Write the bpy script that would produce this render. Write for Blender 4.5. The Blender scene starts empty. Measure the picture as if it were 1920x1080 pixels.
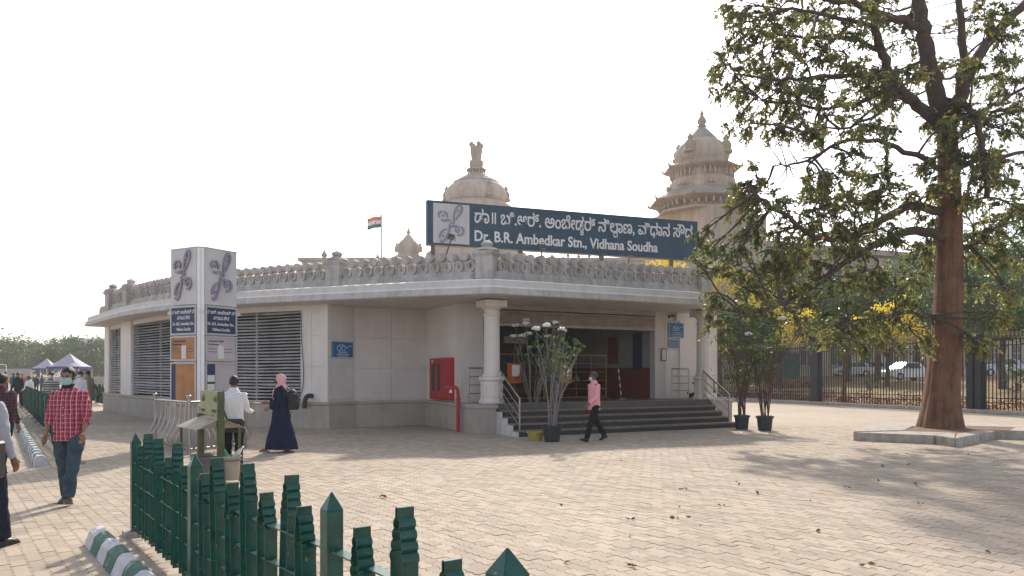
import bpy, bmesh, math, random
import numpy as np
from mathutils import Vector, Matrix, noise

R = math.radians
sc = bpy.context.scene
C = bpy.context.collection
rng = random.Random(7)

# ------------------------------------------------------------------ camera
CAM_H, FPX = 1.65, 1400.0
cam = bpy.data.cameras.new("camera")
cam.sensor_width = 36.0
cam.lens = 36.0 * FPX / 1920.0
cam.shift_y = 160.0 / 1920.0
cam.clip_start = 0.1
cam.clip_end = 6000
cam_o = bpy.data.objects.new("camera", cam)
C.objects.link(cam_o)
cam_o.location = (0, 0, CAM_H)
cam_o.rotation_euler = (R(90), 0, 0)
sc.camera = cam_o

# ------------------------------------------------------------------ sky, sun, exposure
SUN_EL, SUN_AZ = 38.0, 5.0          # azimuth: degrees to the right of straight ahead (+Y)
w = bpy.data.worlds.new("World")
sc.world = w
w.use_nodes = True
nt = w.node_tree
bg = nt.nodes["Background"]
sky = nt.nodes.new("ShaderNodeTexSky")
sky.sky_type = 'NISHITA'
sky.sun_disc = False
sky.sun_elevation = R(SUN_EL)
sky.sun_rotation = R(SUN_AZ)
sky.altitude = 900
sky.air_density = 1.0
sky.dust_density = 4.0
sky.ozone_density = 1.0
hs = nt.nodes.new("ShaderNodeHueSaturation")
hs.inputs["Saturation"].default_value = 0.55
nt.links.new(sky.outputs[0], hs.inputs["Color"])
nt.links.new(hs.outputs[0], bg.inputs[0])
bg.inputs[1].default_value = 0.15
sl = bpy.data.lights.new("sun", 'SUN')
sl.energy = 2.7
sl.angle = R(2.0)
sl.color = (1.0, 0.90, 0.77)
so = bpy.data.objects.new("sun", sl)
C.objects.link(so)
az, el = R(SUN_AZ), R(SUN_EL)
sdir = Vector((math.sin(az) * math.cos(el), math.cos(az) * math.cos(el), math.sin(el)))
so.rotation_euler = sdir.to_track_quat('Z', 'Y').to_euler()
so.location = (10, 40, 40)
sc.view_settings.view_transform = 'Standard'
sc.view_settings.look = 'None'
sc.view_settings.gamma = 1.0
sc.view_settings.use_curve_mapping = False
sc.view_settings.exposure = 0.74
sc.cycles.use_denoising = True
sc.cycles.max_bounces = 6
sc.cycles.volume_bounces = 1
sc.cycles.transparent_max_bounces = 6

# ------------------------------------------------------------------ helpers
def g2(px, py, z=0.0):
    "ground spot seen at a photo pixel"
    Y = FPX * (CAM_H - z) / (py - 700.0)
    return ((px - 960.0) / FPX * Y, Y)

def at(px, py, Y):
    return ((px - 960.0) / FPX * Y, Y, CAM_H + (700.0 - py) / FPX * Y)

ORG = {}
def org(p):
    return ORG.get(p.name, Vector((0, 0, 0))) if p else Vector((0, 0, 0))

def props(o, label=None, cat=None, group=None, kind=None):
    if label: o["label"] = label
    if cat: o["category"] = cat
    if group: o["group"] = group
    if kind: o["kind"] = kind
    return o

PENDING = []                        # objects are linked in one go at the end, so that building stays quick
def link_all():
    for o in PENDING: C.objects.link(o)
    PENDING.clear()

def thing(name, label, cat, loc=(0, 0, 0), group=None, kind=None):
    o = bpy.data.objects.new(name, None)
    o.empty_display_size = 0.2
    PENDING.append(o)
    o.location = loc
    ORG[o.name] = Vector(loc)
    return props(o, label, cat, group, kind)

def link(name, me, parent=None, loc=None, rot=None):
    o = bpy.data.objects.new(name, me)
    PENDING.append(o)
    if parent:
        o.parent = parent
        ORG[o.name] = org(parent)
    if loc is not None: o.location = loc
    if rot is not None: o.rotation_euler = rot
    return o

class MB:
    def __init__(s):
        s.v, s.f = [], []
    def add(s, vs, fs):
        k = len(s.v)
        s.v.extend([tuple(p) for p in vs])
        s.f.extend([tuple(i + k for i in f) for f in fs])
        return s
    def box(s, c, d, rz=0.0, M=None):
        hx, hy, hz = d[0] / 2, d[1] / 2, d[2] / 2
        ca, sa = math.cos(rz), math.sin(rz)
        vs = []
        for z in (-hz, hz):
            for x, y in ((-hx, -hy), (hx, -hy), (hx, hy), (-hx, hy)):
                p = Vector((x * ca - y * sa, x * sa + y * ca, z))
                if M: p = M @ p
                vs.append((p.x + c[0], p.y + c[1], p.z + c[2]))
        return s.add(vs, [(3, 2, 1, 0), (4, 5, 6, 7), (0, 1, 5, 4), (1, 2, 6, 5), (2, 3, 7, 6), (3, 0, 4, 7)])
    def prism(s, poly, z0, z1):
        a = sum(poly[i][0] * poly[(i + 1) % len(poly)][1] - poly[(i + 1) % len(poly)][0] * poly[i][1] for i in range(len(poly)))
        if a < 0: poly = poly[::-1]
        n = len(poly)
        vs = [(p[0], p[1], z0) for p in poly] + [(p[0], p[1], z1) for p in poly]
        fs = [tuple(range(n - 1, -1, -1)), tuple(range(n, 2 * n))]
        fs += [(i, (i + 1) % n, n + (i + 1) % n, n + i) for i in range(n)]
        return s.add(vs, fs)
    def tube(s, pts, r, n=8, cap=True):
        pts = [Vector(p) for p in pts]
        m = len(pts)
        rr = r if isinstance(r, (list, tuple)) else [r] * m
        vs, up = [], None
        for i, p in enumerate(pts):
            t = (pts[min(i + 1, m - 1)] - pts[max(i - 1, 0)])
            t = t.normalized() if t.length > 1e-9 else Vector((0, 0, 1))
            if up is None:
                up = Vector((0, 0, 1)) if abs(t.z) < 0.9 else Vector((0, 1, 0))
                a = t.cross(up).normalized()
            else:
                a = (a - t * a.dot(t))
                a = a.normalized() if a.length > 1e-6 else t.orthogonal().normalized()
            b = t.cross(a)
            q = rr[i]
            qa, qb = q if isinstance(q, (tuple, list)) else (q, q)
            for k in range(n):
                th = 2 * math.pi * k / n
                vs.append(p + a * (qa * math.cos(th)) + b * (qb * math.sin(th)))
        fs = []
        for i in range(m - 1):
            for k in range(n):
                k2 = (k + 1) % n
                fs.append((i * n + k, i * n + k2, (i + 1) * n + k2, (i + 1) * n + k))
        if cap:
            fs.append(tuple(range(n - 1, -1, -1)))
            fs.append(tuple(range((m - 1) * n, m * n)))
        return s.add(vs, fs)
    def lathe(s, prof, n=24, c=(0, 0, 0), ph=0.0, sq=1.0):
        vs = []
        for r_, z in prof:
            for k in range(n):
                th = ph + 2 * math.pi * k / n
                vs.append((c[0] + r_ * math.cos(th), c[1] + r_ * math.sin(th) * sq, c[2] + z))
        fs = []
        m = len(prof)
        for i in range(m - 1):
            for k in range(n):
                k2 = (k + 1) % n
                fs.append((i * n + k, i * n + k2, (i + 1) * n + k2, (i + 1) * n + k))
        fs.append(tuple(range(n - 1, -1, -1)))
        fs.append(tuple(range((m - 1) * n, m * n)))
        return s.add(vs, fs)
    def ell(s, c, r, n=14, m=9, M=None):
        vs, fs = [], []
        for i in range(m + 1):
            ph = math.pi * i / m
            for k in range(n):
                th = 2 * math.pi * k / n
                p = Vector((r[0] * math.sin(ph) * math.cos(th), r[1] * math.sin(ph) * math.sin(th), r[2] * math.cos(ph)))
                if M: p = M @ p
                vs.append((p.x + c[0], p.y + c[1], p.z + c[2]))
        for i in range(m):
            for k in range(n):
                k2 = (k + 1) % n
                fs.append((i * n + k, (i + 1) * n + k, (i + 1) * n + k2, i * n + k2))
        return s.add(vs, fs)
    def sweep(s, path, prof, closed=False):
        "prof: list of (inset, z) carried along an xy path with mitred corners"
        rings = [[(q[0], q[1], z) for q in offset(path, d)] for d, z in prof]
        m, n = len(prof), len(path)
        vs = [p for r_ in rings for p in r_]
        fs = []
        for j in range(m if closed else m - 1):
            j2 = (j + 1) % m
            for i in range(n - 1):
                fs.append((j * n + i, j * n + i + 1, j2 * n + i + 1, j2 * n + i))
        if closed:
            fs.append(tuple(j * n for j in range(m)))
            fs.append(tuple(j * n + n - 1 for j in range(m - 1, -1, -1)))
        return s.add(vs, fs)
    def mesh(s, name, mat, o=Vector((0, 0, 0)), smooth=None, bevel=0):
        me = bpy.data.meshes.new(name)
        me.from_pydata([(p[0] - o[0], p[1] - o[1], p[2] - o[2]) for p in s.v], [], s.f)
        if mat: me.materials.append(mat)
        bm = bmesh.new(); bm.from_mesh(me)
        if smooth is None or bevel or smooth > 0:
            bmesh.ops.remove_doubles(bm, verts=bm.verts, dist=1e-5)
        bmesh.ops.recalc_face_normals(bm, faces=bm.faces)
        if bevel:
            es = [e for e in bm.edges if len(e.link_faces) == 2 and e.calc_face_angle(0) > 0.5]
            bmesh.ops.bevel(bm, geom=es, offset=bevel, segments=1, affect='EDGES', clamp_overlap=True)
        bm.to_mesh(me); bm.free()
        if smooth:
            me.shade_smooth()
            me.set_sharp_from_angle(angle=R(smooth))
        return me
    def build(s, name, mat, parent=None, smooth=None, bevel=0):
        return link(name, s.mesh(name, mat, org(parent), smooth, bevel), parent)

def offset(path, d):
    out, n = [], len(path)
    for i in range(n):
        ns = []
        for a, b in ((i - 1, i), (i, i + 1)):
            if 0 <= a and b < n:
                t = Vector((path[b][0] - path[a][0], path[b][1] - path[a][1]))
                if t.length > 1e-9:
                    t.normalize(); ns.append(Vector((-t.y, t.x)))
        m = sum(ns, Vector((0, 0)))
        m.normalize()
        k = max(0.35, m.dot(ns[0]))
        out.append((path[i][0] + m.x * d / k, path[i][1] + m.y * d / k))
    return out

def catmull(pts, k=4):
    out = []
    P = [Vector(p) for p in pts]
    P = [P[0] * 2 - P[1]] + P + [P[-1] * 2 - P[-2]]
    for i in range(1, len(P) - 2):
        a, b, c_, d = P[i - 1], P[i], P[i + 1], P[i + 2]
        for j in range(k):
            t = j / k
            out.append(0.5 * ((2 * b) + (c_ - a) * t + (2 * a - 5 * b + 4 * c_ - d) * t * t + (3 * b - a - 3 * c_ + d) * t ** 3))
    out.append(P[-2])
    return [tuple(p) for p in out]

class Path:
    def __init__(s, pts):
        s.p = [Vector(q) for q in pts]
        s.L = [0.0]
        for a, b in zip(s.p, s.p[1:]): s.L.append(s.L[-1] + (b - a).length)
        s.len = s.L[-1]
    def pt(s, t):
        t = max(0.0, min(s.len, t))
        for i in range(len(s.p) - 1):
            if t <= s.L[i + 1] or i == len(s.p) - 2:
                d = s.p[i + 1] - s.p[i]
                return s.p[i] + d * ((t - s.L[i]) / max(1e-9, d.length)), d.normalized()
    def s_px(s, px):
        k = (px - 960.0) / FPX
        best = None
        for i in range(len(s.p) - 1):
            a, b = s.p[i], s.p[i + 1]
            fa, fb = a.x - k * a.y, b.x - k * b.y
            if fa * fb <= 0 and fa != fb:
                return s.L[i] + (b - a).length * fa / (fa - fb)
        return 0.0 if abs(s.p[0].x - k * s.p[0].y) < abs(s.p[-1].x - k * s.p[-1].y) else s.len
    def sub(s, a, b):
        out = [tuple(s.pt(a)[0])]
        out += [tuple(s.p[i]) for i in range(len(s.p)) if a + 1e-4 < s.L[i] < b - 1e-4]
        return out + [tuple(s.pt(b)[0])]

def wall_strip(mb, path, inset, th, z0, z1):
    a, b = offset(path, inset), offset(path, inset + th)
    return mb.prism(a + b[::-1], z0, z1)

# ------------------------------------------------------------------ materials
MATS = {}
def nodes_of(m):
    return m.node_tree.nodes, m.node_tree.links

def mat(name, col, rough=0.7, var=0.12, vs=1.5, bump=0.0, bs=60.0, metal=0.0, spec=0.4, obj=False, streak=0.0, col2=None, coat=0.0, ss=5.0):
    "principled surface: two-tone noise variation, optional vertical water streaks, fine bump"
    if name in MATS: return MATS[name]
    m = bpy.data.materials.new(name)
    m.use_nodes = True
    N, L = nodes_of(m)
    b = N["Principled BSDF"]
    b.inputs["Roughness"].default_value = rough
    b.inputs["Metallic"].default_value = metal
    b.inputs["Specular IOR Level"].default_value = spec
    if coat: b.inputs["Coat Weight"].default_value = coat
    if obj:
        tc = N.new("ShaderNodeTexCoord"); co = tc.outputs["Object"]
    else:
        tc = N.new("ShaderNodeNewGeometry"); co = tc.outputs["Position"]
    c = (*col, 1)
    if var > 0 or col2:
        nz = N.new("ShaderNodeTexNoise")
        nz.inputs["Scale"].default_value = vs
        nz.inputs["Detail"].default_value = 6
        nz.inputs["Roughness"].default_value = 0.65
        L.new(co, nz.inputs["Vector"])
        rp = N.new("ShaderNodeValToRGB")
        rp.color_ramp.elements[0].position = 0.3
        rp.color_ramp.elements[1].position = 0.72
        lo = col2 if col2 else tuple(x * (1 - var) for x in col)
        hi = col if col2 else tuple(min(1, x * (1 + var * 0.7)) for x in col)
        rp.color_ramp.elements[0].color = (*lo, 1)
        rp.color_ramp.elements[1].color = (*hi, 1)
        L.new(nz.outputs["Fac"], rp.inputs[0])
        out = rp.outputs[0]
        if streak > 0:
            mp = N.new("ShaderNodeMapping")
            mp.inputs["Scale"].default_value = (ss, ss, ss * 0.07)
            L.new(co, mp.inputs[0])
            n2 = N.new("ShaderNodeTexNoise")
            n2.inputs["Scale"].default_value = 1.0
            n2.inputs["Detail"].default_value = 8
            n2.inputs["Roughness"].default_value = 0.7
            L.new(mp.outputs[0], n2.inputs["Vector"])
            r2 = N.new("ShaderNodeValToRGB")
            r2.color_ramp.elements[0].position = 0.35
            r2.color_ramp.elements[1].position = 0.62
            k = 1 - streak
            r2.color_ramp.elements[0].color = (k, k * 0.97, k * 0.93, 1)
            r2.color_ramp.elements[1].color = (1, 1, 1, 1)
            L.new(n2.outputs["Fac"], r2.inputs[0])
            mx = N.new("ShaderNodeMix"); mx.data_type = 'RGBA'; mx.blend_type = 'MULTIPLY'
            mx.inputs[0].default_value = 1.0
            L.new(out, mx.inputs[6]); L.new(r2.outputs[0], mx.inputs[7])
            out = mx.outputs[2]
        L.new(out, b.inputs["Base Color"])
    else:
        b.inputs["Base Color"].default_value = c
    if bump > 0:
        nb = N.new("ShaderNodeTexNoise")
        nb.inputs["Scale"].default_value = bs
        nb.inputs["Detail"].default_value = 5
        L.new(co, nb.inputs["Vector"])
        bp = N.new("ShaderNodeBump")
        bp.inputs["Strength"].default_value = bump
        bp.inputs["Distance"].default_value = 0.02
        L.new(nb.outputs["Fac"], bp.inputs["Height"])
        L.new(bp.outputs[0], b.inputs["Normal"])
    MATS[name] = m
    return m

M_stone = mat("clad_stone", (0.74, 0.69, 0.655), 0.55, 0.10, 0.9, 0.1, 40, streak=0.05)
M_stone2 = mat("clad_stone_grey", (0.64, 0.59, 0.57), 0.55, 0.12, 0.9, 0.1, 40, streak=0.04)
M_plinth = mat("plinth_stone", (0.44, 0.395, 0.35), 0.75, 0.16, 1.6, 0.2, 30, streak=0.12)
M_carved = mat("carved_stone", (0.54, 0.495, 0.46), 0.8, 0.22, 3.0, 0.3, 30, streak=0.32)
M_white = mat("white_paint", (0.86, 0.86, 0.87), 0.55, 0.06, 2.0, 0.08, 25, streak=0.08)
M_cream = mat("cream_paint", (0.66, 0.63, 0.60), 0.65, 0.08, 1.5, 0.1, 30, streak=0.1)
M_granite = mat("dark_granite", (0.035, 0.032, 0.034), 0.45, 0.3, 30.0, 0.05, 200)
M_tread = mat("worn_tread_stone", (0.20, 0.165, 0.135), 0.55, 0.35, 6.0, 0.1, 80)
M_floor = mat("floor_stone", (0.10, 0.09, 0.08), 0.4, 0.25, 2.0)
M_steel = mat("stainless_steel", (0.42, 0.385, 0.37), 0.30, 0.15, 6.0, metal=0.92)
M_dsteel = mat("dark_steel", (0.12, 0.12, 0.125), 0.5, 0.2, 5.0, metal=0.6)
M_slat = mat("louvre_aluminium", (0.62, 0.60, 0.60), 0.5, 0.25, 5.0, metal=0.1, streak=0.2)
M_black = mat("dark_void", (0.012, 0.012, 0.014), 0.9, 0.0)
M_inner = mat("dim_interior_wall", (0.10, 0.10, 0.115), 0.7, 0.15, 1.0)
M_shutter = mat("shutter_metal", (0.42, 0.35, 0.33), 0.5, 0.2, 3.0, metal=0.3)
M_red = mat("red_paint", (0.42, 0.02, 0.03), 0.45, 0.15, 5.0)
M_maroon = mat("maroon_wall_paint", (0.22, 0.035, 0.03), 0.6, 0.15, 2.0)
M_blue = mat("sign_blue", (0.050, 0.100, 0.150), 0.45, 0.12, 2.5, streak=0.12)
M_navy = mat("panel_navy", (0.025, 0.04, 0.11), 0.4, 0.1, 3.0)
M_bsign = mat("notice_blue", (0.02, 0.13, 0.33), 0.45, 0.1, 3.0)
M_letter = mat("letter_white", (0.78, 0.77, 0.76), 0.5, 0.05, 3.0)
M_panelw = mat("panel_white", (0.60, 0.59, 0.60), 0.4, 0.05, 2.0, streak=0.06)
M_lilac = mat("logo_lilac", (0.30, 0.27, 0.36), 0.45, 0.15, 6.0)
M_alu = mat("frame_aluminium", (0.50, 0.50, 0.50), 0.4, 0.08, 4.0, metal=0.5)
M_orange = mat("faded_orange_board", (0.48, 0.22, 0.09), 0.5, 0.25, 4.0, streak=0.12)
M_pinkp = mat("faded_pink_board", (0.50, 0.44, 0.46), 0.5, 0.1, 4.0)
M_paper = mat("white_paper", (0.70, 0.69, 0.67), 0.8, 0.05, 5.0)
M_yell = mat("barricade_yellow", (0.20, 0.125, 0.035), 0.5, 0.25, 6.0)
M_post = mat("rust_post", (0.20, 0.16, 0.13), 0.6, 0.3, 6.0, metal=0.3)
M_rub = mat("black_rubber", (0.03, 0.03, 0.035), 0.5, 0.2, 8.0)
M_green = mat("green_enamel", (0.010, 0.080, 0.060), 0.27, 0.35, 9.0, 0.06, 30, spec=0.55)
def chipped(m, pale, scale=22.0, cut=0.70):
    "scattered paint chips and dust marks over an existing material"
    N, L = nodes_of(m); b = N["Principled BSDF"]
    src = b.inputs["Base Color"].links[0].from_socket
    geo = N.new("ShaderNodeNewGeometry"); nz = N.new("ShaderNodeTexNoise"); nz.inputs["Scale"].default_value = scale; nz.inputs["Detail"].default_value = 7; nz.inputs["Roughness"].default_value = 0.7
    L.new(geo.outputs["Position"], nz.inputs["Vector"])
    rp = N.new("ShaderNodeValToRGB"); rp.color_ramp.elements[0].position = cut; rp.color_ramp.elements[1].position = cut + 0.03
    L.new(nz.outputs["Fac"], rp.inputs[0])
    mx = N.new("ShaderNodeMix"); mx.data_type = 'RGBA'; mx.inputs[7].default_value = (*pale, 1)
    L.new(rp.outputs[0], mx.inputs[0]); L.new(src, mx.inputs[6]); L.new(mx.outputs[2], b.inputs["Base Color"])
chipped(M_green, (0.16, 0.20, 0.18), 16.0, 0.64)
M_conc = mat("rough_concrete", (0.42, 0.39, 0.36), 0.85, 0.25, 4.0, 0.4, 40, streak=0.15)
M_kwhite = mat("kerb_white_paint", (0.60, 0.59, 0.61), 0.7, 0.25, 9.0, 0.3, 60)
M_kgreen = mat("kerb_green_paint", (0.075, 0.165, 0.12), 0.7, 0.3, 9.0, 0.3, 60)
chipped(M_kwhite, (0.30, 0.27, 0.24), 9.0, 0.60); chipped(M_kgreen, (0.34, 0.33, 0.30), 9.0, 0.60)
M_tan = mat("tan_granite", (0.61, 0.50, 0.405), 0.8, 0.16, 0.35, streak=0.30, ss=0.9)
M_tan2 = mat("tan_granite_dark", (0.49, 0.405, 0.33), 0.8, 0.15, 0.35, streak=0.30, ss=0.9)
M_glass = mat("dark_window_glass", (0.03, 0.035, 0.04), 0.15, 0.1, 2.0)

# lettering from the built-in font, turned into flat extruded meshes
def text_mesh(body, size, mat_, depth=0.01, bold=0.0, align='LEFT', xs=1.0):
    cu = bpy.data.curves.new("lettering", 'FONT')
    cu.body = body
    cu.size = size
    cu.extrude = depth
    cu.offset = bold
    cu.resolution_u = 3
    cu.align_x = align
    o = bpy.data.objects.new("lettering", cu)
    C.objects.link(o)
    dg = bpy.context.evaluated_depsgraph_get()
    me = bpy.data.meshes.new_from_object(o.evaluated_get(dg))
    bpy.data.objects.remove(o)
    bpy.data.curves.remove(cu)
    if xs != 1.0:
        me.transform(Matrix.Scale(xs, 4, (1, 0, 0)))
    me.materials.clear(); me.materials.append(mat_)
    return me

def me_width(me):
    xs = [v.co.x for v in me.vertices]
    return (min(xs), max(xs)) if xs else (0, 0)

def put(name, me, parent, M):
    "place a mesh with a world matrix under an unrotated parent"
    o = link(name, me, parent)
    M = M.copy()
    M.translation = M.translation - org(parent)
    o.matrix_local = M
    return o

def face_matrix(origin, right, up):
    r_, u_ = Vector(right).normalized(), Vector(up).normalized()
    n_ = r_.cross(u_)
    M = Matrix((r_, u_, n_)).transposed().to_4x4()
    M.translation = Vector(origin)
    return M
# ------------------------------------------------------------------ ground, plaza and its pavers
D_ROW = Vector((0.61, -0.79)).normalized()          # pavers are laid along the green fence
D_CRS = Vector((-D_ROW.y, D_ROW.x))
GANG = math.atan2(D_ROW.y, D_ROW.x)

def paving_material(name, attr):
    m = bpy.data.materials.new(name); m.use_nodes = True
    N, L = nodes_of(m); b = N["Principled BSDF"]
    b.inputs["Roughness"].default_value = 0.8
    b.inputs["Specular IOR Level"].default_value = 0.25
    geo = N.new("ShaderNodeNewGeometry")
    big = N.new("ShaderNodeTexNoise"); big.inputs["Scale"].default_value = 0.35; big.inputs["Detail"].default_value = 7
    big.inputs["Roughness"].default_value = 0.7
    L.new(geo.outputs["Position"], big.inputs["Vector"])
    fine = N.new("ShaderNodeTexNoise"); fine.inputs["Scale"].default_value = 45; fine.inputs["Detail"].default_value = 6
    L.new(geo.outputs["Position"], fine.inputs["Vector"])
    r1 = N.new("ShaderNodeValToRGB")
    r1.color_ramp.elements[0].position = 0.34; r1.color_ramp.elements[0].color = (0.395, 0.322, 0.248, 1)
    r1.color_ramp.elements[1].position = 0.66; r1.color_ramp.elements[1].color = (0.485, 0.405, 0.318, 1)
    L.new(big.outputs["Fac"], r1.inputs[0])
    r2 = N.new("ShaderNodeValToRGB")
    r2.color_ramp.elements[0].position = 0.3; r2.color_ramp.elements[0].color = (0.86, 0.85, 0.84, 1)
    r2.color_ramp.elements[1].position = 0.7; r2.color_ramp.elements[1].color = (1.06, 1.06, 1.06, 1)
    L.new(fine.outputs["Fac"], r2.inputs[0])
    mx = N.new("ShaderNodeMix"); mx.data_type = 'RGBA'; mx.blend_type = 'MULTIPLY'; mx.inputs[0].default_value = 1
    L.new(r1.outputs[0], mx.inputs[6]); L.new(r2.outputs[0], mx.inputs[7])
    sp_ = N.new("ShaderNodeTexNoise"); sp_.inputs["Scale"].default_value = 1.4; sp_.inputs["Detail"].default_value = 9; sp_.inputs["Roughness"].default_value = 0.75
    L.new(geo.outputs["Position"], sp_.inputs["Vector"])
    r3 = N.new("ShaderNodeValToRGB")
    r3.color_ramp.elements[0].position = 0.54; r3.color_ramp.elements[0].color = (1, 1, 1, 1)
    r3.color_ramp.elements[1].position = 0.72; r3.color_ramp.elements[1].color = (0.80, 0.77, 0.74, 1)
    L.new(sp_.outputs["Fac"], r3.inputs[0])
    m0 = N.new("ShaderNodeMix"); m0.data_type = 'RGBA'; m0.blend_type = 'MULTIPLY'; m0.inputs[0].default_value = 1
    L.new(mx.outputs[2], m0.inputs[6]); L.new(r3.outputs[0], m0.inputs[7])
    out = m0.outputs[2]
    if attr:
        a = N.new("ShaderNodeAttribute"); a.attribute_name = "tone"
        mr = N.new("ShaderNodeMapRange"); mr.inputs[3].default_value = 0.85; mr.inputs[4].default_value = 1.11
        L.new(a.outputs["Fac"], mr.inputs[0])
        m2 = N.new("ShaderNodeMix"); m2.data_type = 'RGBA'; m2.blend_type = 'MULTIPLY'; m2.inputs[0].default_value = 1
        L.new(out, m2.inputs[6]); L.new(mr.outputs[0], m2.inputs[7])
        out = m2.outputs[2]
        hgt = fine.outputs["Fac"]
    else:
        mp = N.new("ShaderNodeMapping"); mp.inputs["Rotation"].default_value = (0, 0, -GANG)
        L.new(geo.outputs["Position"], mp.inputs[0])
        br = N.new("ShaderNodeTexBrick")
        br.inputs["Scale"].default_value = 1.0
        br.inputs["Brick Width"].default_value = 0.22; br.inputs["Row Height"].default_value = 0.125
        br.inputs["Mortar Size"].default_value = 0.006
        br.inputs["Color1"].default_value = (0.92, 0.92, 0.92, 1); br.inputs["Color2"].default_value = (1.08, 1.08, 1.08, 1)
        br.inputs["Mortar"].default_value = (0.5, 0.47, 0.43, 1)
        L.new(mp.outputs[0], br.inputs["Vector"])
        m2 = N.new("ShaderNodeMix"); m2.data_type = 'RGBA'; m2.blend_type = 'MULTIPLY'; m2.inputs[0].default_value = 1
        L.new(out, m2.inputs[6]); L.new(br.outputs["Color"], m2.inputs[7])
        out = m2.outputs[2]
        hgt = fine.outputs["Fac"]
    L.new(out, b.inputs["Base Color"])
    bp = N.new("ShaderNodeBump"); bp.inputs["Strength"].default_value = 0.18; bp.inputs["Distance"].default_value = 0.01
    L.new(hgt, bp.inputs["Height"]); L.new(bp.outputs[0], b.inputs["Normal"])
    return m

M_pave = paving_material("concrete_paver", True)
M_pavefar = paving_material("distant_paving", False)
M_dirt = mat("dusty_ground", (0.34, 0.27, 0.20), 0.9, 0.25, 0.08, 0.2, 20)

gr = MB().add([(-2500, -60, -0.10), (2500, -60, -0.10), (2500, 4500, -0.10), (-2500, 4500, -0.10)], [(0, 1, 2, 3)]).build("ground", M_dirt)
props(gr, kind="structure")
plaza = MB().add([(-70, -8, -0.026), (40, -8, -0.026), (40, 60, -0.026), (-70, 110, -0.026)], [(0, 1, 2, 3)]).build("plaza", M_pavefar)
props(plaza, kind="structure")

PL, PW = 0.22, 0.125
def paver_outline(j=0.003, dl=0.012):
    fr = [0.0, 0.125, 0.375, 0.625, 0.875, 1.0]
    of = [0.0, dl, -dl, dl, -dl, 0.0]
    lo = [(-PL / 2 + PL * a + (j if i == 0 else -j if i == 5 else 0), -PW / 2 + o + j) for i, (a, o) in enumerate(zip(fr, of))]
    hi = [(-PL / 2 + PL * a + (j if i == 0 else -j if i == 5 else 0), PW / 2 + o - j) for i, (a, o) in enumerate(zip(fr, of))]
    return lo + hi[::-1]

TREE_XY = (12.3, 21.6)
def in_poly(x, y, poly):
    c, n = False, len(poly)
    for i in range(n):
        x1, y1 = poly[i]; x2, y2 = poly[(i + 1) % n]
        if (y1 > y) != (y2 > y) and x < (x2 - x1) * (y - y1) / (y2 - y1) + x1: c = not c
    return c

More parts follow.
